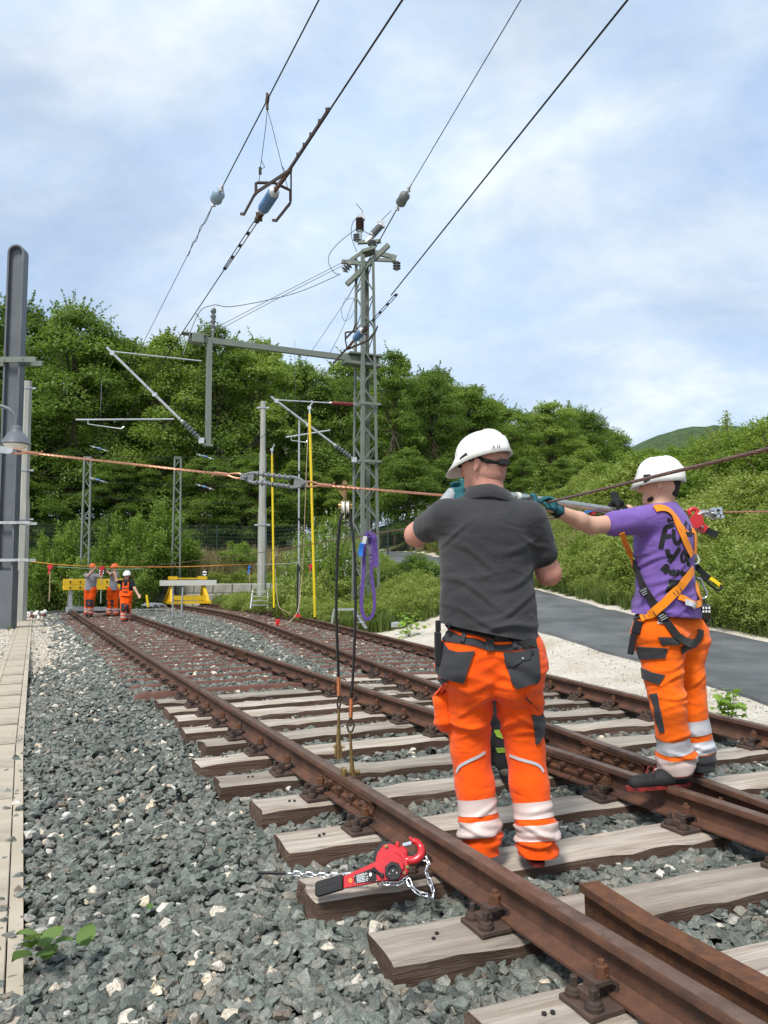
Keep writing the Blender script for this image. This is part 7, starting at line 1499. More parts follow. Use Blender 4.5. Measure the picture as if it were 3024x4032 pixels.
    shoe(e, at(2706, 3092, 4.36) * 1, Vector((at(2474, 3080, 4.27).x, 4.27, at(2706, 3092, 4.36).z)), aL - U * .02, 'shoe_black', 'sole_red'); hz2 = .168
    hx = at(2760, 3050, 4.50); hx.z = hz2; shoe(e, hx, hx + Vector((-.17, .23, 0)), aR - U * .02, 'shoe_black', 'sole_red')
    lc_ = at(*Z5(660, 1455), 4.26); mb = MB(); [mb.tube([lc_ + Vector((x - .012, -.02, .018 * (-1) ** i)), lc_ + Vector((x + .012, .02, -.01 * (-1) ** i))], .003, 5) for i, x in enumerate((-.03, -.012, .006, .022))]; mb.build('shoe_lace', MAT['sole_red'], e)
    # gloves
    gl = at(2148, 1980, 4.04); ax = (at(2400, 1920, 3.5) - gl).normalized(); skin('glove', grip([cap(gl + (wL - gl).normalized() * .05, wL, .030, .035, bl=.01)], gl, ax, wL - gl, .014), .0042, MAT['glove_teal'], e, 1)
    mb = MB(); d = (wL - gl).normalized(); mb.tube([gl + d * .04, wL - d * .005, wL + d * .02], [.036, .035, .038], 16); mb.build('glove_cuff', MAT['glove_black'], e, 'all')
    gr = at(2437, 2008, 4.33); ax = (at(2010, 1955, 4.0) - gr).normalized(); skin('glove', grip([cap(gr + (wR - gr).normalized() * .05, wR, .034, .038, bl=.01)], gr, ax, (wR - gr).normalized() + Vector((.2, .2, .7)), .020), .0042, MAT['glove_black'], e, 1)
    return e
MAN2 = man_purple()
# ================================================================== other workers: one routine, poses by joint
def worker(label, Y, J, face, shirt, trous, hel, skn='skin_light', vox=.013, bib=False, hair=None, gloves=None, shades=False, helm_up=None, shoes=('shoe_black', 'black_rubber'), bands=True, knees=True):
    P = {k: at(v[0], v[1], Y + (v[2] if len(v) > 2 else 0)) for k, v in J.items()}; face = (*face[:2], 0); F = Vector(face).normalized(); Ls = Vector((-F.y, F.x, 0)); g0 = (P['anL'] + P['anR']) / 2; e = empty('person', (g0.x, g0.y, min(P['anL'].z, P['anR'].z) - .09), label, 'person')
    hc, nk = P['head'], P['neck']; HP, hf, hl, hu = head_prims(hc, face, helm_up or U, 1.0); ch = (P['shL'] + P['shR']) / 2 - U * .14; wa = (P['hipL'] + P['hipR']) / 2 + U * .16
    B = HP + [cap(hc - hu * .05, nk - U * .05, .055, .062, bl=.03), cap(nk - U * .05, ch, .08, .12, axis=F, k=.7, bl=.05), cap(ch, wa, .13, .13, axis=F, k=.68, bl=.05), cap(P['shL'], P['shR'], .052, bl=.03), cap(P['hipL'], P['hipR'], .085, bl=.05)]
    hands = []
    for s in 'LR':
        s_, e_, w_ = P['sh' + s], P['el' + s], P['ha' + s]; d = (w_ - e_).normalized(); B += [cap(s_, e_, .050, .042, bl=.03), cap(e_, w_, .042, .028, bl=.02)]; H = open_hand(w_, d, F if abs(d.dot(F)) < .8 else U); hands.append((s, H)); B += H if not gloves else []
        B += [cap(P['hip' + s], P['kn' + s], .072, .05, bl=.03), cap(P['kn' + s], P['an' + s], .05, .034, bl=.02), cap(P['an' + s], P['an' + s] + F * .08 - U * .04, .034, .03)]
    skin('body', B, vox * .8, MAT[skn], e, 1)
    if gloves:
        for s, H in hands: skin('glove', H + [cap(P['ha' + s] - (P['ha' + s] - P['el' + s]).normalized() * .03, P['ha' + s], .034, bl=.01)], .007, MAT[gloves], e, 1)
    T = []
    for s in 'LR': h_, k_, a_ = P['hip' + s], P['kn' + s], P['an' + s]; T += [cap(h_, k_, .112, .090, bl=.05), cap(k_, a_ + U * .03, .088, .082, bl=.03), cap(h_ - F * .04, h_ - F * .03 - U * .06, .085, .08, bl=.05)]
    T += [cap(P['hipL'] + U * .07, P['hipR'] + U * .07, .110, bl=.06)]
    if bib: T += [cap(wa, wa + U * .04, .165, .160, axis=F, k=.72, bl=.05)]
    tr = skin('trousers', T, vox, MAT[trous], e, 2, lambda p, n: .012 * nz3(p, 6, 3) + .008 * ridge(folds(p, 5, 12, 7)), cuts=((Vector((0, 0, min(P['anL'].z, P['anR'].z) - .04)), -U),))
    S = [cap(wa - U * .10, wa, .175, .168, axis=F, k=.74, bl=.05), cap(wa, ch, .168, .172, axis=F, k=.7, bl=.05), cap(ch, ch + (nk - ch) * .5, .172, .13, axis=F, k=.66, bl=.05), cap(P['shL'], P['shR'], .068, bl=.05), cap(nk - U * .10, nk - U * .02, .11, .068, bl=.04)]
    for s in 'LR': S.append(cap(P['sh' + s], P['sh' + s] + (P['el' + s] - P['sh' + s]) * .62, .070, .066, bl=.03))
    sh = skin('t_shirt', S, vox, MAT[shirt], e, 2, lambda p, n: .010 * nz3(p, 5, 1) + .008 * ridge(folds(p, 4, 10, 3)), cuts=((wa - U * .12, -U), (nk - U * .01, U)))
    for s in 'LR':
        k_, a_ = P['kn' + s], P['an' + s]; L = (a_ - k_).length
        if bands:
            for t0 in (.45, .70): band(tr, k_, a_, L * t0, L * t0 + .055, .14, .004, 'reflective_band', MAT['reflective_mesh'], tr)
        if knees:
            kk = MB(); bvt = bvh(tr); c = k_ + F * .3; V = []; n = 7
            for j in range(n):
                for i in range(5):
                    p = c + Ls * (i - 2) * .032 + U * ((j - 3) * .042); h = bvt.ray_cast(p, -F); V.append((h[0] if h[0] is not None and (h[0] - k_).length < .25 else k_ + F * .09 + Ls * (i - 2) * .03 + U * ((j - 3) * .042)) + F * .006)
            kk.add(V, [(j * 5 + i, j * 5 + i + 1, j * 5 + i + 6, j * 5 + i + 5) for j in range(n - 1) for i in range(4)]); kk.build('knee_pad', MAT['work_grey'], tr, 'all')
        a_ = P['an' + s]; gz = a_.z - .085; hl_ = Vector((a_.x, a_.y, gz)) - F * .07; shoe(e, hl_, hl_ + F * .28, a_ + U * .0, *shoes)
    if bib:
        bvs = bvh(sh); 
        def front(pts, nm, mt, o, par):
            V = []; n = len(pts[0])
            for row in pts:
                for (x, z) in row:
                    p = ch + Ls * x + U * z + F * .5; h = bvs.ray_cast(p, -F); V.append((h[0] if h[0] is not None else ch + Ls * x + U * z + F * .15) + F * o)
            mb = MB(); mb.add(V, [(j * n + i, j * n + i + 1, (j + 1) * n + i + 1, (j + 1) * n + i) for j in range(len(pts) - 1) for i in range(n - 1)]); return mb.build(nm, MAT[mt], par, 'all')
        bb = front([[(x * w, z) for x in (-1, -.5, 0, .5, 1)] for z, w in ((.02, .085), (-.05, .095), (-.12, .105), (-.19, .12), (-.27, .15))], 'bib', trous, .010, e)
        for z in (-.03, -.14): front([[(x, zz_) for x in (-.07, 0, .07)] for zz_ in (z, z - .035)], 'bib_pocket', 'work_grey', .015, bb)
        for sx in (-1, 1): front([[(sx * .075 - .018, z), (sx * .075 + .018, z)] for z in (.0, .05, .10, .14)], 'bib_strap', trous, .010, bb)
    helmet(e, hc + hu * .015, hf, hu, hel, .03, a=.130, b=.110, h=.130)
    if hair:
        skin('hair', [cap(hc - hf * .03, hc - hf * .035 - hu * .07, .080, .070, bl=.03)] + [cap(hc - hu * .06 + hl * q * .075, hc - hu * .22 + hl * q * .07 + hf * .06, .030, .022, bl=.02) for q in (-1, 1)], .010, MAT[hair], e, 1)
    if shades: glasses(e, hc, hf, hl, hu)
    mb = MB(); [mb.box(hc + hf * .092 + hl * q * .031 + hu * .002, (.016, .008, .008), Matrix((hl, hf, hu)).transposed()) for q in (-1, 1)]; mb.box(hc + hf * .094 - hu * .068, (.036, .008, .006), Matrix((hl, hf, hu)).transposed()); mb.build('face_features', MAT['hair_dark'], e)
    return e
W6 = lambda x, y, d=0: (x / 2.37, 1900 + y / 2.37, d)
worker('person with orange helmet, grey T-shirt and raised arms beside the rail, working on the rope', 26.2, dict(head=W6(865, 792), neck=W6(855, 832), shL=W6(902, 868, -.05), shR=W6(805, 866), elL=W6(948, 880, -.25), elR=W6(822, 872, -.3), haL=W6(950, 818, -.28), haR=W6(878, 812, -.32), hipL=W6(870, 1015), hipR=W6(818, 1015), knL=W6(850, 1125, -.05), knR=W6(815, 1125), anL=W6(848, 1228), anR=W6(808, 1222)), (.45, -.85), 'tee_grey', 'hivis', 'helmet_orange', gloves=None)
worker('person with orange helmet, sunglasses and grey T-shirt reaching sideways to the rope', 26.6, dict(head=W6(1072, 795), neck=W6(1070, 832), shL=W6(1040, 850, -.15), shR=W6(1090, 850, .1), elL=W6(1030, 855, -.3), elR=W6(1060, 880, -.2), haL=W6(985, 815, -.3), haR=W6(1062, 845, -.3), hipL=W6(1030, 1015, -.05), hipR=W6(1078, 1015, .05), knL=W6(1020, 1130, -.05), knR=W6(1075, 1130), anL=W6(1015, 1228, -.05), anR=W6(1080, 1230)), (-.8, -.55), 'tee_grey', 'hivis', 'helmet_orange', gloves='glove_black', shades=True)
worker('person with white helmet, black T-shirt and orange bib overalls walking between the rails', 23.4, dict(head=W6(1186, 865), neck=W6(1186, 905), shL=W6(1232, 928), shR=W6(1135, 928), elL=W6(1255, 985, -.05), elR=W6(1088, 915, -.15), haL=W6(1288, 1045, -.1), haR=W6(1075, 855, -.2), hipL=W6(1200, 1055), hipR=W6(1152, 1055), knL=W6(1192, 1175), knR=W6(1155, 1165, -.12), anL=W6(1185, 1275, .12), anR=W6(1152, 1280, -.1)), (.05, -1), 'tee_black', 'hivis', 'helmet_white', bib=True, hair='hair_red', shoes=('shoe_black', 'black_rubber'))
worker('person hidden behind the grey polo man, lime-trimmed black trousers and brown boots showing', 5.05, dict(head=(1935, 2060), neck=(1935, 2120), shL=(1840, 2170), shR=(2030, 2170), elL=(1838, 2300, .1), elR=(2032, 2300, .1), haL=(1870, 2250, .35), haR=(2000, 2250, .35), hipL=(1885, 2580), hipR=(1985, 2580), knL=(1895, 2800), knR=(1992, 2800), anL=(1890, 3010), anR=(1996, 3010)), (.1, 1), 'tee_grey', 'trouser_black', 'helmet_white', bands=False, knees=False, shoes=('boot_brown', 'black_rubber'))
HP_ = [o for o in col.objects if o.get('label', '').startswith('person hidden')][0]; ht = [c for c in HP_.children if c.name.startswith('trousers')][0]; hb_ = bvh(ht)
patch(hb_, [(1944, 2874), (1966, 2874), (1990, 2912), (1958, 2900)], .006, 'lime_panel', MAT['lime'], ht, 6, 5.0); patch(hb_, [(1952, 2945), (1990, 2945), (1990, 2962), (1962, 2963)], .006, 'lime_panel', MAT['lime'], ht, 6, 5.0); patch(hb_, [(1905, 2885), (1926, 2885), (1930, 2910), (1918, 2918), (1905, 2912)], .006, 'lime_panel', MAT['lime'], ht, 6, 5.0)
# ================================================================== wires and tackle round the two men
def rope(mb, pts, r, strands=3, pitch=.10, step=.012):
    """laid rope: strands twisted round the line"""
    P = [Vector(p) for p in pts]; Q = [P[0]]; acc = [0]
    for a, b in zip(P[:-1], P[1:]):
        n = max(1, int((b - a).length / step))
        for i in range(1, n + 1): Q.append(a + (b - a) * i / n); acc.append(acc[-1] + (b - a).length / n)
    for k in range(strands):
        L = []
        for i, (q, s) in enumerate(zip(Q, acc)):
            d = (Q[min(i + 1, len(Q) - 1)] - Q[max(i - 1, 0)]).normalized(); u = d.cross(U); u = u.normalized() if u.length > 1e-3 else Vector((1, 0, 0)); v = d.cross(u); t = 2 * math.pi * (s / pitch + k / strands); L.append(q + (u * math.cos(t) + v * math.sin(t)) * r * .52)
        mb.tube(L, r * .55, 5)
    return mb
def thimble(parent, a, b, name='thimble_eye'):
    """wire eye: rope doubled back and wrapped"""
    d = (b - a).normalized(); u = d.cross(Vector((0, 1, 0))).normalized(); L = (b - a).length; mb = MB(); pts = [a + d * L * .55, a + d * L * .3 + u * .012, a + d * .02 + u * .014, a, a + d * .02 - u * .014, a + d * L * .3 - u * .012, a + d * L * .55]; mb.tube(curve(pts, 4), .0062, 7)
    for i in range(9): q = a + d * L * (.52 + .05 * i); mb.tube_exact([q - d * .004, q + d * .004], [.0125, .0125], d, 9)
    mb.tube([a + d * L * .97 + u * .008, a + d * L * 1.02 + u * .022], .005, 6); return mb.build(name, MAT['copper'], parent, True)
A0, A1, A2, A3, A4 = at(-420, 1722, 5.25), at(45, 1775, 5.05), at(955, 1876, 4.60), at(1205, 1905, 4.50), at(1795, 1955, 3.99); A5 = at(2020, 1958, 3.98); ACL = at(1358, 1922, 4.42)
dA = (A2 - A1).normalized(); dB = (A4 - A3).normalized()
we = empty('stranded_wire', A1, 'long copper stranded wire from the dark column to the grey rod insulator', 'wire', 'copper catenary wires'); mb = MB(); rope(mb, [A1 + dA * .22, A2 - dA * .16], .0078); mb.build('strands', MAT['copper'], we); thimble(we, A1, A1 + dA * .24); thimble(we, A2, A2 - dA * .20)
mb = MB(); mb.bar(A0, A1 + dA * -.01, .012, .045); mb.tube_exact([A1 + Vector((0, -.02, 0)), A1 + Vector((0, .02, 0))], [.02, .02], Vector((0, 1, 0)), 10); mb.build('tongue_plate', MAT['galv'], we)
ie = empty('rod_insulator', (A2 + A3) / 2, 'grey double rod insulator with ribbed rods in the copper wire', 'insulator'); dI = (A3 - A2).normalized(); uI = dI.cross(Vector((0, 1, 0))).normalized()
for s in (-1, 1): mb = MB(); a, b = A2 + dI * .085 + uI * s * .026, A3 - dI * .085 + uI * s * .026; L = (b - a).length; mb.lathe(a, b, sum([[(L * (i + .05) / 7, .010), (L * (i + .25) / 7, .010), (L * (i + .35) / 7, .018), (L * (i + .5) / 7, .018), (L * (i + .6) / 7, .010)] for i in range(7)], []), 10); mb.build('ribbed_rod', MAT['insul_grey'], ie, True)
for p, s in ((A2, 1), (A3, -1)):
    mb = MB(); 
    for k in (-1, 1): mb.tube(curve([p + dI * s * .005, p + dI * s * .04 + uI * k * .022, p + dI * s * .085 + uI * k * .030, p + dI * s * .11 + uI * k * .026], 4), .010, 7)
    mb.bar(p + dI * s * -.012, p + dI * s * .075, .012, .040, U); mb.tube_exact([p + dI * s * .02 + Vector((0, -.03, 0)), p + dI * s * .02 + Vector((0, .03, 0))], [.011, .011], Vector((0, 1, 0)), 10); mb.build('end_frame', MAT['insul_grey'], ie, True)
w2e = empty('stranded_wire', A3, 'copper stranded wire from the rod insulator to the gloved hand of the grey polo man', 'wire', 'copper catenary wires'); mb = MB(); rope(mb, [A3 + dB * .16, A4, A5], .0072); mb.build('strands', MAT['copper'], w2e); thimble(w2e, A3, A3 + dB * .20)
B1, B2 = at(2035, 2003, 3.98), at(2150, 1980, 4.035); B3 = at(3024, 1768, 2.30); dR = (B3 - B2).normalized(); w3 = empty('stranded_wire', B2, 'dark copper stranded wire rising from the gloved hand to the upper frame corner', 'wire', 'copper catenary wires'); mb = MB(); rope(mb, [B2 - dR * .12, B3 + dR * 1.2], .0068, 5, .22, .02); mb.build('strands', MAT['bronze_wire'], w3)
# tube lever
Pa, Pb = at(2008, 1952, 3.99), at(2452, 2015, 4.35); e = empty('steel_tube', Pa, 'long bright steel tube held level between the two men', 'tube'); mb = MB(); d = (Pb - Pa).normalized(); mb.tube([Pa, Pb + d * .1], .0195, 18); mb.build('tube_body', MAT['steel_pipe'], e, True); mb = MB(); mb.tube_exact([Pa + d * .04, Pa + d * .058], [.024, .024], d, 18); mb.build('tube_collar', MAT['white_plastic'], e, True)
# lower wire with hoist behind the man in purple
C0, C1, C2, C3 = at(520, 2238, 26), at(1000, 2180, 15), at(1450, 2105, 9.0), at(1640, 2076, 7.2); C4 = at(2230, 2035, 4.75)
w4 = empty('stranded_wire', C2, 'bronze wire rising from the far workers past the purple sling', 'wire', 'copper catenary wires'); mb = MB(); mb.tube([C0, C1, C2, C3, C4], .0075, 7); mb.build('strands', MAT['bronze_wire'], w4)
c5, c6, c7, c8 = at(2350, 2022, 4.78), at(2425, 2022, 4.78), at(2560, 2008, 4.80), at(2700, 2012, 4.80)
mb = MB(); mb.bar(C4, at(2345, 2008, 4.78), .012, .050, Vector((0, -1, 0))); mb.bar(at(2220, 2040, 4.74), at(2280, 2025, 4.74), .012, .03, Vector((0, -1, 0))); o = mb.build('webbing_sling', MAT['blue_strap'], None); tag(o, 'short blue webbing strap under the steel tube', 'strap')
LINK = MB(); LINK.tube([Vector((math.cos(t) * (.0085 + 0), 0, math.sin(t) * .0085)) + Vector((.0085 if math.cos(t) > 0 else -.0085, 0, 0)) for t in np.linspace(0, 2 * math.pi, 15)], .0036, 6, False); ME_LINK = LINK.mesh('chain_link', MAT['chrome'], 'all'); ME_LINKB = LINK.mesh('chain_link', MAT['iron_dark'], 'all')
def chain_of(parent, pts, me, pitch=.0265, sc=1.0):
    P = curve(pts, 10) if len(pts) > 2 else pts; acc = [0]
    for a, b in zip(P[:-1], P[1:]): acc.append(acc[-1] + (b - a).length)
    n = int(acc[-1] / (pitch * sc)); base = Vector(parent.location)
    for i in range(n):
        s = (i + .5) * pitch * sc; k = max(j for j in range(len(acc)) if acc[j] <= s); k = min(k, len(P) - 2); t = (s - acc[k]) / max(1e-6, acc[k + 1] - acc[k]); p = P[k] + (P[k + 1] - P[k]) * t; d = (P[k + 1] - P[k]).normalized()
        M = Matrix.Translation(p - base) @ d.to_track_quat('X', 'Z').to_matrix().to_4x4() @ Matrix.Rotation((i % 2) * math.pi / 2 + .4, 4, 'X') @ Matrix.Scale(sc, 4); inst('chain_link', me, parent, M)
def hook(parent, c, R, s, mt, name='hook'):
    mb = MB(); pts = [Vector((0, 0, .0)), Vector((0, 0, .03)), Vector((.012, 0, .05)), Vector((.045, 0, .062)), Vector((.075, 0, .04)), Vector((.078, 0, .0)), Vector((.05, 0, -.028)), Vector((.02, 0, -.03))]; pts = [Vector((p.x, p.y, p.z)) for p in pts]
    mb.tube(curve([c + R @ (p * s) for p in pts], 5), [.012 * s] * 6 + [.015 * s] * 24 + [.008 * s] * 6, 9); return mb.build(name, MAT[mt], parent, 'all')
lh = empty('lever_hoist', at(2760, 2040, 4.72), 'red lever hoist with black handle hooked behind the man in purple', 'hoist', 'lever hoists'); q = lambda x, y, Y=4.72: at(*Z3(x, y), Y)
mb = MB(); mb.tube_exact([q(1015, 690, 4.76), q(1015, 690, 4.66)], [.043, .043], Vector((0, -1, 0)), 18); mb.bar(q(985, 700), q(1085, 775), .05, .058, Vector((0, -1, 0))); mb.build('hoist_body', MAT['red_paint'], lh, True); mb = MB(); mb.bar(q(1075, 770), q(1195, 815), .036, .040, Vector((0, -1, 0))); mb.build('handle_grip', MAT['black_rubber'], lh); mb = MB(); mb.bar(q(1015, 715, 4.685), q(1065, 745, 4.685), .012, .034, Vector((0, -1, 0))); mb.build('rating_plate', MAT['galv'], lh)
mb = MB(); mb.tube(curve([q(955, 640), q(950, 600), q(985, 580), q(1020, 600), q(1010, 640), q(1040, 670), q(1055, 640), q(1035, 610)], 5), .013, 8); mb.build('hook', MAT['red_paint'], lh, 'all')
cl_ = empty('wire_clamp', q(1180, 620), 'silver bolted wire clamp with cam at the end of the taut wire', 'clamp'); mb = MB(); mb.tube(curve([q(1020, 640), q(1060, 620), q(1110, 615), q(1140, 640), q(1200, 660)], 4), .016, 8); mb.bar(q(1060, 605), q(1180, 655), .02, .035); mb.build('cam_arm', MAT['steel_pipe'], cl_, True)
for x, y in ((1160, 590), (1210, 585), (1165, 620), (1215, 620), (1190, 650), (1230, 655)): mb = MB(); p = q(x, y, 4.70); mb.tube_exact([p, p - Vector((0, .035, 0))], [.013, .011], Vector((0, -1, 0)), 8); mb.build('clamp_bolt', MAT['chrome'], cl_)
mb = MB(); mb.box(q(1190, 618, 4.72), (.085, .03, .06), None, .008); mb.build('clamp_jaw', MAT['steel_pipe'], cl_)
chain_of(lh, [at(2345, 2022, 4.78), at(2425, 2023, 4.78)], ME_LINKB, .032, 1.25); mb = MB(); mb.box(at(2333, 2014, 4.77), (.04, .03, .05), None, .008); mb.build('chain_hook', MAT['red_paint'], lh)
tb_ = empty('turnbuckle', at(2500, 2003, 4.82), 'brass turnbuckle and shackles behind the purple shoulder', 'turnbuckle'); mb = MB(); mb.tube([at(2440, 2004, 4.82), at(2480, 2000, 4.82), at(2560, 2003, 4.82), at(2700, 2010, 4.82)], [.010, .014, .014, .008], 9); [mb.box(at(x, 2003, 4.81), (.035, .03, .03), None, .004) for x in (2470, 2510, 2550)]; mb.build('turnbuckle_body', MAT['brass'], tb_)
mb = MB(); w5 = empty('stranded_wire', q(1200, 612), 'taut copper wire leaving the silver clamp to the frame edge', 'wire', 'copper catenary wires'); rope(mb, [at(2700, 2010, 4.80), q(1220, 612, 4.72), at(3024, 2014, 4.45), at(3500, 2016, 4.1)], .0062); mb.build('strands', MAT['copper'], w5)
# earthing set hanging on the copper wire
ge = empty('earthing_set', ACL, 'earthing clamp with pulley and two black cables down to brass rail clamps', 'earthing set')
mb = MB(); mb.box(ACL + Vector((0, 0, .004)), (.10, .022, .026), None, .006); mb.box(ACL + U * .022, (.03, .028, .03), None, .006); mb.tube_exact([ACL + Vector((0, -.02, .03)), ACL + Vector((0, .02, .03))], [.013, .013], Vector((0, 1, 0)), 10)
mb.tube([ACL - U * .01, ACL - U * .075], [.014, .010], 8); mb.bar(ACL + Vector((-.03, 0, -.012)), ACL + Vector((-.004, 0, -.05)), .014, .016); mb.build('wire_clamp', MAT['brass'], ge, True)
pu = at(1360, 1990, 4.42); mb = MB()
for k in (-1, 1): mb.bar(ACL - U * .07 + Vector((k * .004, 0, 0)), pu + Vector((k * .030, 0, .012)), .012, .014); mb.bar(pu + Vector((k * .030, 0, .014)), pu + Vector((k * .030, 0, -.02)), .012, .02)
mb.tube_exact([pu + Vector((-.04, 0, 0)), pu + Vector((.04, 0, 0))], [.010, .010], Vector((1, 0, 0)), 8); mb.build('pulley_fork', MAT['brass'], ge, True)
for k in (-1, 1): mb = MB(); mb.tube_exact([pu + Vector((k * .013 - .009, 0, -.012)), pu + Vector((k * .013, 0, -.012)), pu + Vector((k * .013 + .009, 0, -.012))], [.040, .030, .040], Vector((1, 0, 0)), 18); mb.build('pulley_wheel', MAT['white_plastic'], ge, True)
Y1, Y2 = 4.55, 4.46
mb = MB(); mb.tube(curve([pu + Vector((-.012, .01, -.03)), at(1338, 2060, 4.44), at(1328, 2200, 4.47), at(1324, 2400, 4.50), at(1329, 2560, 4.53), at(1333, 2668, Y1)], 6), .0085, 9); mb.build('earth_cable', MAT['black_cable'], ge, 'all'); mb = MB(); mb.tube(curve([pu + Vector((.014, -.01, -.02)), at(1382, 2050, 4.42), at(1396, 2180, 4.42), at(1400, 2400, 4.43), at(1393, 2600, 4.45), at(1384, 2750, Y2)], 6), .0085, 9); mb.build('earth_cable', MAT['black_cable'], ge, 'all')
for (x0, y0), (x1, y1), Y in (((1333, 2665), (1334, 2742), Y1), ((1383, 2748), (1381, 2826), Y2)):
    a, b = at(x0, y0, Y), at(x1, y1, Y); mb = MB(); L = (b - a).length; mb.lathe(a, b, [(0, .010)] + sum([[(L * (i + .1) / 11, .0125), (L * (i + .6) / 11, .0125), (L * (i + .8) / 11, .010)] for i in range(11)], []) + [(L, .010)], 12); mb.build('ferrule', MAT['copper_sleeve'], ge, True)
for (x0, y0), (x1, y1), w, Y in (((1334, 2742), (1334, 2788), 6, Y1), ((1381, 2826), (1380, 2880), 13, Y2)):
    a, b = at(x0, y0, Y), at(x1, y1, Y); mb = MB(); r_ = Vector((w * .0015, 0, 0)); mb.tube(curve([a, a + (b - a) * .45 + r_, b + r_ * .5, b, b - r_ * .5, a + (b - a) * .45 - r_, a], 5), .0055, 7); mb.build('cable_eye', MAT['iron_dark'], ge, 'all')
for pts, rs, Y in (([(1334, 2790), (1334, 2800), (1333, 2925), (1333, 2985)], (.009, .007, .0145, .012), Y1), ([(1379, 2878), (1379, 2890), (1387, 3035), (1389, 3048)], (.009, .006, .014, .013), Y2)):
    mb = MB(); mb.tube([at(x, y, Y) for x, y in pts], list(rs), 10); mb.build('clamp_rod', MAT['brass'], ge, True)
p = at(1334, 2955, Y1); mb = MB(); mb.box(p + Vector((-.017, 0, 0)), (.014, .022, .075), None, .004); mb.box(p + Vector((.014, 0, -.01)), (.012, .022, .08), None, .004); mb.tube_exact([p + Vector((-.035, 0, .02)), p + Vector((.035, 0, .02))], [.007, .007], Vector((1, 0, 0)), 8); mb.build('rail_clamp', MAT['brass'], ge)
p = lp(4.21, CL1, .165); mb = MB(); mb.box(p + Vector((-.012, -.02, .015)), (.022, .05, .075), Matrix.Rotation(TH, 3, 'Z'), .006); mb.box(p + N1 * .042 + Vector((0, 0, .0)), (.022, .05, .06), Matrix.Rotation(TH, 3, 'Z'), .005); mb.tube_exact([p + N1 * .03 + U * .012, p + N1 * .085 + U * .012], [.015, .015], N1, 8); mb.tube([p - N1 * .035 + U * .02, p + N1 * .05 + U * .012], .008, 8); mb.build('rail_clamp', MAT['brass'], ge)
# purple sling over the lower wire
se = empty('round_sling', at(1450, 2442, 9), 'purple lifting sling hung over the wire in front of the mast', 'sling')
def ribbon(pts, w, nm, mt, th=.008, Y=9.0, tilt=(0, -1, 0)):
    P = curve([at(*p[:2], Y + (p[2] if len(p) > 2 else 0)) for p in pts], 5); mb = MB(); V = []
    for i, p in enumerate(P):
        d = (P[min(i + 1, len(P) - 1)] - P[max(i - 1, 0)]).normalized(); s = d.cross(Vector(tilt)).normalized() * w / 2; n_ = s.cross(d).normalized() * th; V += [p - s - n_, p + s - n_, p + s + n_, p - s + n_]
    mb.add(V, [(i * 4 + j, i * 4 + (j + 1) % 4, i * 4 + 4 + (j + 1) % 4, i * 4 + 4 + j) for i in range(len(P) - 1) for j in range(4)] + [(3, 2, 1, 0), tuple(range(len(P) * 4 - 4, len(P) * 4))]); return mb.build(nm, MAT[mt], se)
ribbon([(1440, 2108), (1434, 2180), (1431, 2270), (1424, 2340), (1424, 2395), (1436, 2432), (1448, 2440)], .042, 'sling_strand', 'purple_strap'); ribbon([(1448, 2440), (1464, 2425), (1474, 2390), (1472, 2330), (1463, 2260), (1460, 2180), (1455, 2108)], .036, 'sling_strand', 'purple_strap', .008, 9.04)
ribbon([(1456, 2104, .02), (1470, 2112, -.02), (1474, 2150), (1478, 2232)], .070, 'sling_tail', 'purple_strap', .01, 8.96); ribbon([(1440, 2110), (1450, 2100), (1460, 2106)], .05, 'sling_top', 'purple_strap', .01, 8.98)
ribbon([(1438, 2112, -.02), (1433, 2140)], .045, 'sling_tag', 'white_plastic', .006, 8.94); ribbon([(1425, 2140, -.02), (1421, 2165), (1421, 2190)], .05, 'blue_sleeve', 'blue_strap', .014, 8.94)
def text(body, size, M, mt, parent, name='lettering', ext=.0004):
    cu = bpy.data.curves.new(name, 'FONT'); cu.body = body; cu.size = size; cu.extrude = ext; cu.align_x = 'CENTER'; cu.align_y = 'CENTER'; cu.resolution_u = 3; cu.materials.append(MAT[mt]); o = bpy.data.objects.new(name, cu); me = bpy.data.meshes.new_from_object(o); bpy.data.objects.remove(o); o = bpy.data.objects.new(name, me); col.objects.link(o); o.parent = parent; o.matrix_local = Matrix.Translation(-Vector(parent.location)) @ M; return o
p = at(1467, 2180, 8.93); text('1000 KG', .062, Matrix.Translation(p + Vector((-.03, -.012, 0))) @ Matrix.Rotation(rad(88), 4, 'X') @ Matrix.Rotation(rad(-88), 4, 'Z'), 'ink', se)
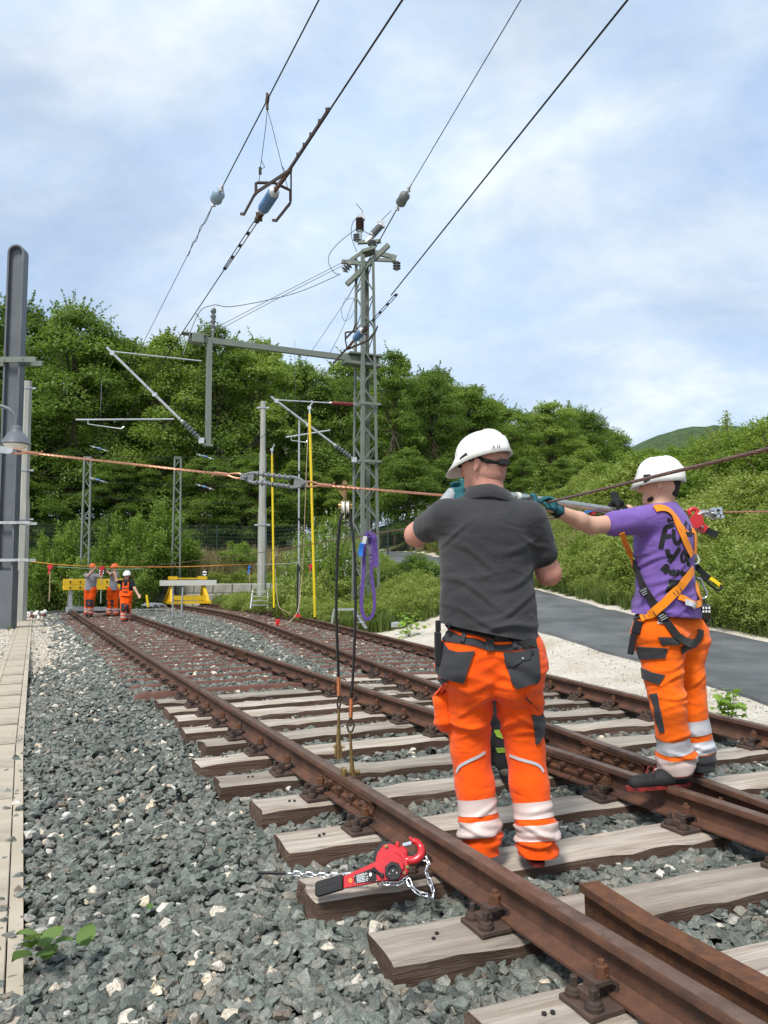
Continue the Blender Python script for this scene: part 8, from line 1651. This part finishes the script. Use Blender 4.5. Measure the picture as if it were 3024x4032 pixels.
# ================================================================== the red lever hoist on the near sleeper
HO = at(1548, 3432, 3.27); ez = (EYE - HO).normalized(); ez = (ez + U * .10).normalized(); ex = Vector((1, 0, 0)); ex = (ex - ez * ex.dot(ez)).normalized(); ey = ez.cross(ex); HR = Matrix((ex, ey, ez)).transposed(); PXM = 3.45 / FPX
ho = empty('lever_hoist', Vector((HO.x, HO.y, 0)), 'red lever hoist with hook and chain lying on the end of a wooden sleeper', 'hoist', 'lever hoists')
def hq(x, y, z=0): return HO + HR @ Vector(((1200 + x / 2.37 - 1548) * PXM, -(3200 + y / 2.37 - 3432) * PXM, z))       # point by its place in an enlargement of the photo
def hprism(poly, z0, z1, nm, mt, par=ho, bev=.003):
    P = [hq(x, y) for x, y in poly]; n = len(P); c = sum(P, Vector()) / n; V = [p + ez * z0 for p in P] + [p + ez * (z1 - bev) for p in P] + [p + (c - p).normalized() * bev + ez * z1 for p in P]; mb = MB(); ar = sum((P[i] - c).cross(P[(i + 1) % n] - c).dot(ez) for i in range(n))
    F = [tuple(reversed(range(n))), tuple(range(2 * n, 3 * n))] + [(j * n + i, j * n + (i + 1) % n, (j + 1) * n + (i + 1) % n, (j + 1) * n + i) for j in range(2) for i in range(n)]
    if ar < 0: F = [tuple(reversed(f)) for f in F]
    mb.add(V, F); return mb.build(nm, MAT[mt], par, True)
hprism([(655, 430), (665, 360), (740, 292), (800, 300), (848, 320), (900, 372), (905, 600), (760, 640), (670, 560)], -.085, -.040, 'chain_guide', 'black_paint')
hprism([(672, 470), (690, 400), (745, 335), (800, 325), (880, 350), (925, 400), (955, 470), (960, 540), (930, 590), (880, 625), (770, 640), (700, 600)], -.045, -.004, 'gear_case', 'red_paint', ho, .006)
hprism([(740, 450), (790, 395), (845, 390), (900, 430), (925, 500), (905, 570), (850, 605), (780, 600), (740, 540)], -.006, .012, 'brake_cover', 'red_paint', ho, .007)
hd = hprism([(395, 588), (560, 520), (700, 462), (770, 440), (850, 440), (905, 470), (920, 520), (880, 590), (800, 618), (690, 632), (560, 655), (400, 680)], -.012, .014, 'lever_handle', 'red_paint', ho, .005)
gp = hprism([(165, 640), (180, 625), (385, 570), (400, 585), (402, 685), (185, 742), (168, 728)], -.022, .024, 'handle_grip', 'black_rubber', ho, .006)
for gx in range(6):
    for gy in range(2): c = hq(205 + gx * 32, 668 - gx * 8 + gy * 38, .0245); mb = MB(); mb.tube_exact([c, c + ez * .0012], [.0048, .0044], ez, 6); mb.build('grip_stud', MAT['black_rubber'], gp)
c = hq(825, 552, .014); mb = MB(); n = 28; V = []
for z, k in ((0, 1), (.022, 1), (.026, .92), (.026, .62), (.016, .56), (.016, .0)):
    for i in range(n): t = 2 * math.pi * i / n; r = .0345 * k * (1 + (.055 * math.cos(7 * t) if k > .9 else 0)); V.append(c + (ex * math.cos(t) + ey * math.sin(t)) * max(r, .0005) + ez * z)
mb.add(V, [(j * n + i, j * n + (i + 1) % n, (j + 1) * n + (i + 1) % n, (j + 1) * n + i) for j in range(5) for i in range(n)]); wh = mb.build('hand_wheel', MAT['black_paint'], ho, True)
for x, y in ((790, 572), (855, 565), (822, 505), (823, 548)): p = hq(x, y, .030); mb = MB(); mb.tube_exact([p, p + ez * .003], [.0034, .003], ez, 8); mb.build('screw', MAT['galv'], wh)
for x, y in ((767, 350), (905, 485), (945, 515), (918, 562)): p = hq(x, y, -.002); mb = MB(); mb.tube_exact([p, p + ez * .004], [.0075, .0075], ez, 12); hexnut(mb, p + ez * .004, ez, .0056, .005); mb.build('case_nut', MAT['brass'], ho)
p = hq(865, 318, -.02); mb = MB(); mb.tube_exact([p - ey * .012, p + ey * .004, p + ey * .007], [.0085, .0085, .004], ey, 10); mb.build('guide_pin', MAT['red_paint'], ho, True)
pl = hprism([(490, 580), (670, 518), (688, 625), (500, 645)], .0142, .0155, 'rating_plate', 'label_black', hd, .0002)
wp = hprism([(512, 580), (578, 560), (588, 628), (520, 636)], .0156, .0160, 'data_field', 'galv', pl, .0001)
for k in range(5): mb = MB(); a, b = hq(516 + k * 2, 588 + k * 10, .0164), hq(578 + k * 2, 570 + k * 11.5, .0164); mb.bar(a, b, .0022, .0004, ez.cross(ex)) if False else mb.bar(a, b, .0018, .0004, ez); mb.build('data_line', MAT['label_black'], wp)
Mt = Matrix.Translation(hq(598, 592, .0163)) @ HR.to_4x4() @ Matrix.Rotation(rad(-78), 4, 'Z'); text('0.75t', .0155, Mt, 'white_paint', ho)
mb = MB(); c = hq(632, 574, .0160); mb.add([c + (ex * math.cos(t) * .0058 + ey * math.sin(t) * .0075) for t in np.linspace(0, 6.283, 16, endpoint=False)], [tuple(range(16))]); mb.build('maker_mark', MAT['white_paint'], pl)
for x, y in ((495, 588), (665, 524), (684, 620), (505, 640)): p = hq(x, y, .0155); mb = MB(); mb.tube_exact([p, p + ez * .0016], [.0022, .0018], ez, 8); mb.build('rivet', MAT['galv'], pl)
c = hq(462, 618, .0144); mb = MB(); mb.add([c + (ex * math.cos(t) + ey * math.sin(t)) * .0088 for t in np.linspace(0, 6.283, 18, endpoint=False)], [tuple(range(18))]); mb.build('warning_disc', MAT['orange_rope'], hd)
a, b = hq(650, 530, .018), hq(728, 582, .022); mb = MB(); mb.tube([a, a + (b - a) * .5, b], [.010, .006, .006], 8); mb.box(b, (.016, .016, .018), HR, .003); mb.build('pawl_lever', MAT['black_paint'], ho, True)
hk = [(925, 390), (925, 440), (960, 458), (1015, 455), (1062, 420), (1072, 370), (1045, 320), (1000, 298), (968, 272)]
mb = MB(); mb.tube(curve([hq(x, y, -.02) for x, y in hk], 5), [.015] * 8 + [.0165] * 20 + [.0135] * 8 + [.006] * 5, 12); mb.build('load_hook', MAT['red_paint'], ho, 'all')
mb = MB(); mb.bar(hq(910, 335, -.018), hq(985, 318, -.018), .012, .010, ez); mb.build('safety_latch', MAT['chrome'], ho); mb = MB(); mb.tube([hq(885, 360, -.02), hq(930, 400, -.02)], .017, 10); mb.build('hook_shank', MAT['red_paint'], ho, True)
chain_of(ho, [hq(700, 640, -.02), hq(770, 640, .0), hq(870, 640, .0), hq(940, 605, -.01), hq(980, 670, .0), hq(1040, 715, .0), hq(1110, 735, .0), hq(1150, 760, -.01), hq(1160, 690, -.02), hq(1130, 610, -.02), hq(1110, 540, -.02), hq(1130, 480, -.02), hq(1080, 440, -.03), hq(985, 480, -.03)], ME_LINK, .0265, 1.0)
chain_of(ho, [hq(660, 560, -.06), hq(420, 560, -.09), hq(160, 555, -.10), hq(20, 545, -.10), hq(-120, 540, -.10)], ME_LINK, .0265, 1.0)
p = hq(-120, 540, -.10); mb = MB(); mb.tube([p, p - ex * .12 + ey * .004], .007, 7); mb.build('chain_end', MAT['black_paint'], ho)
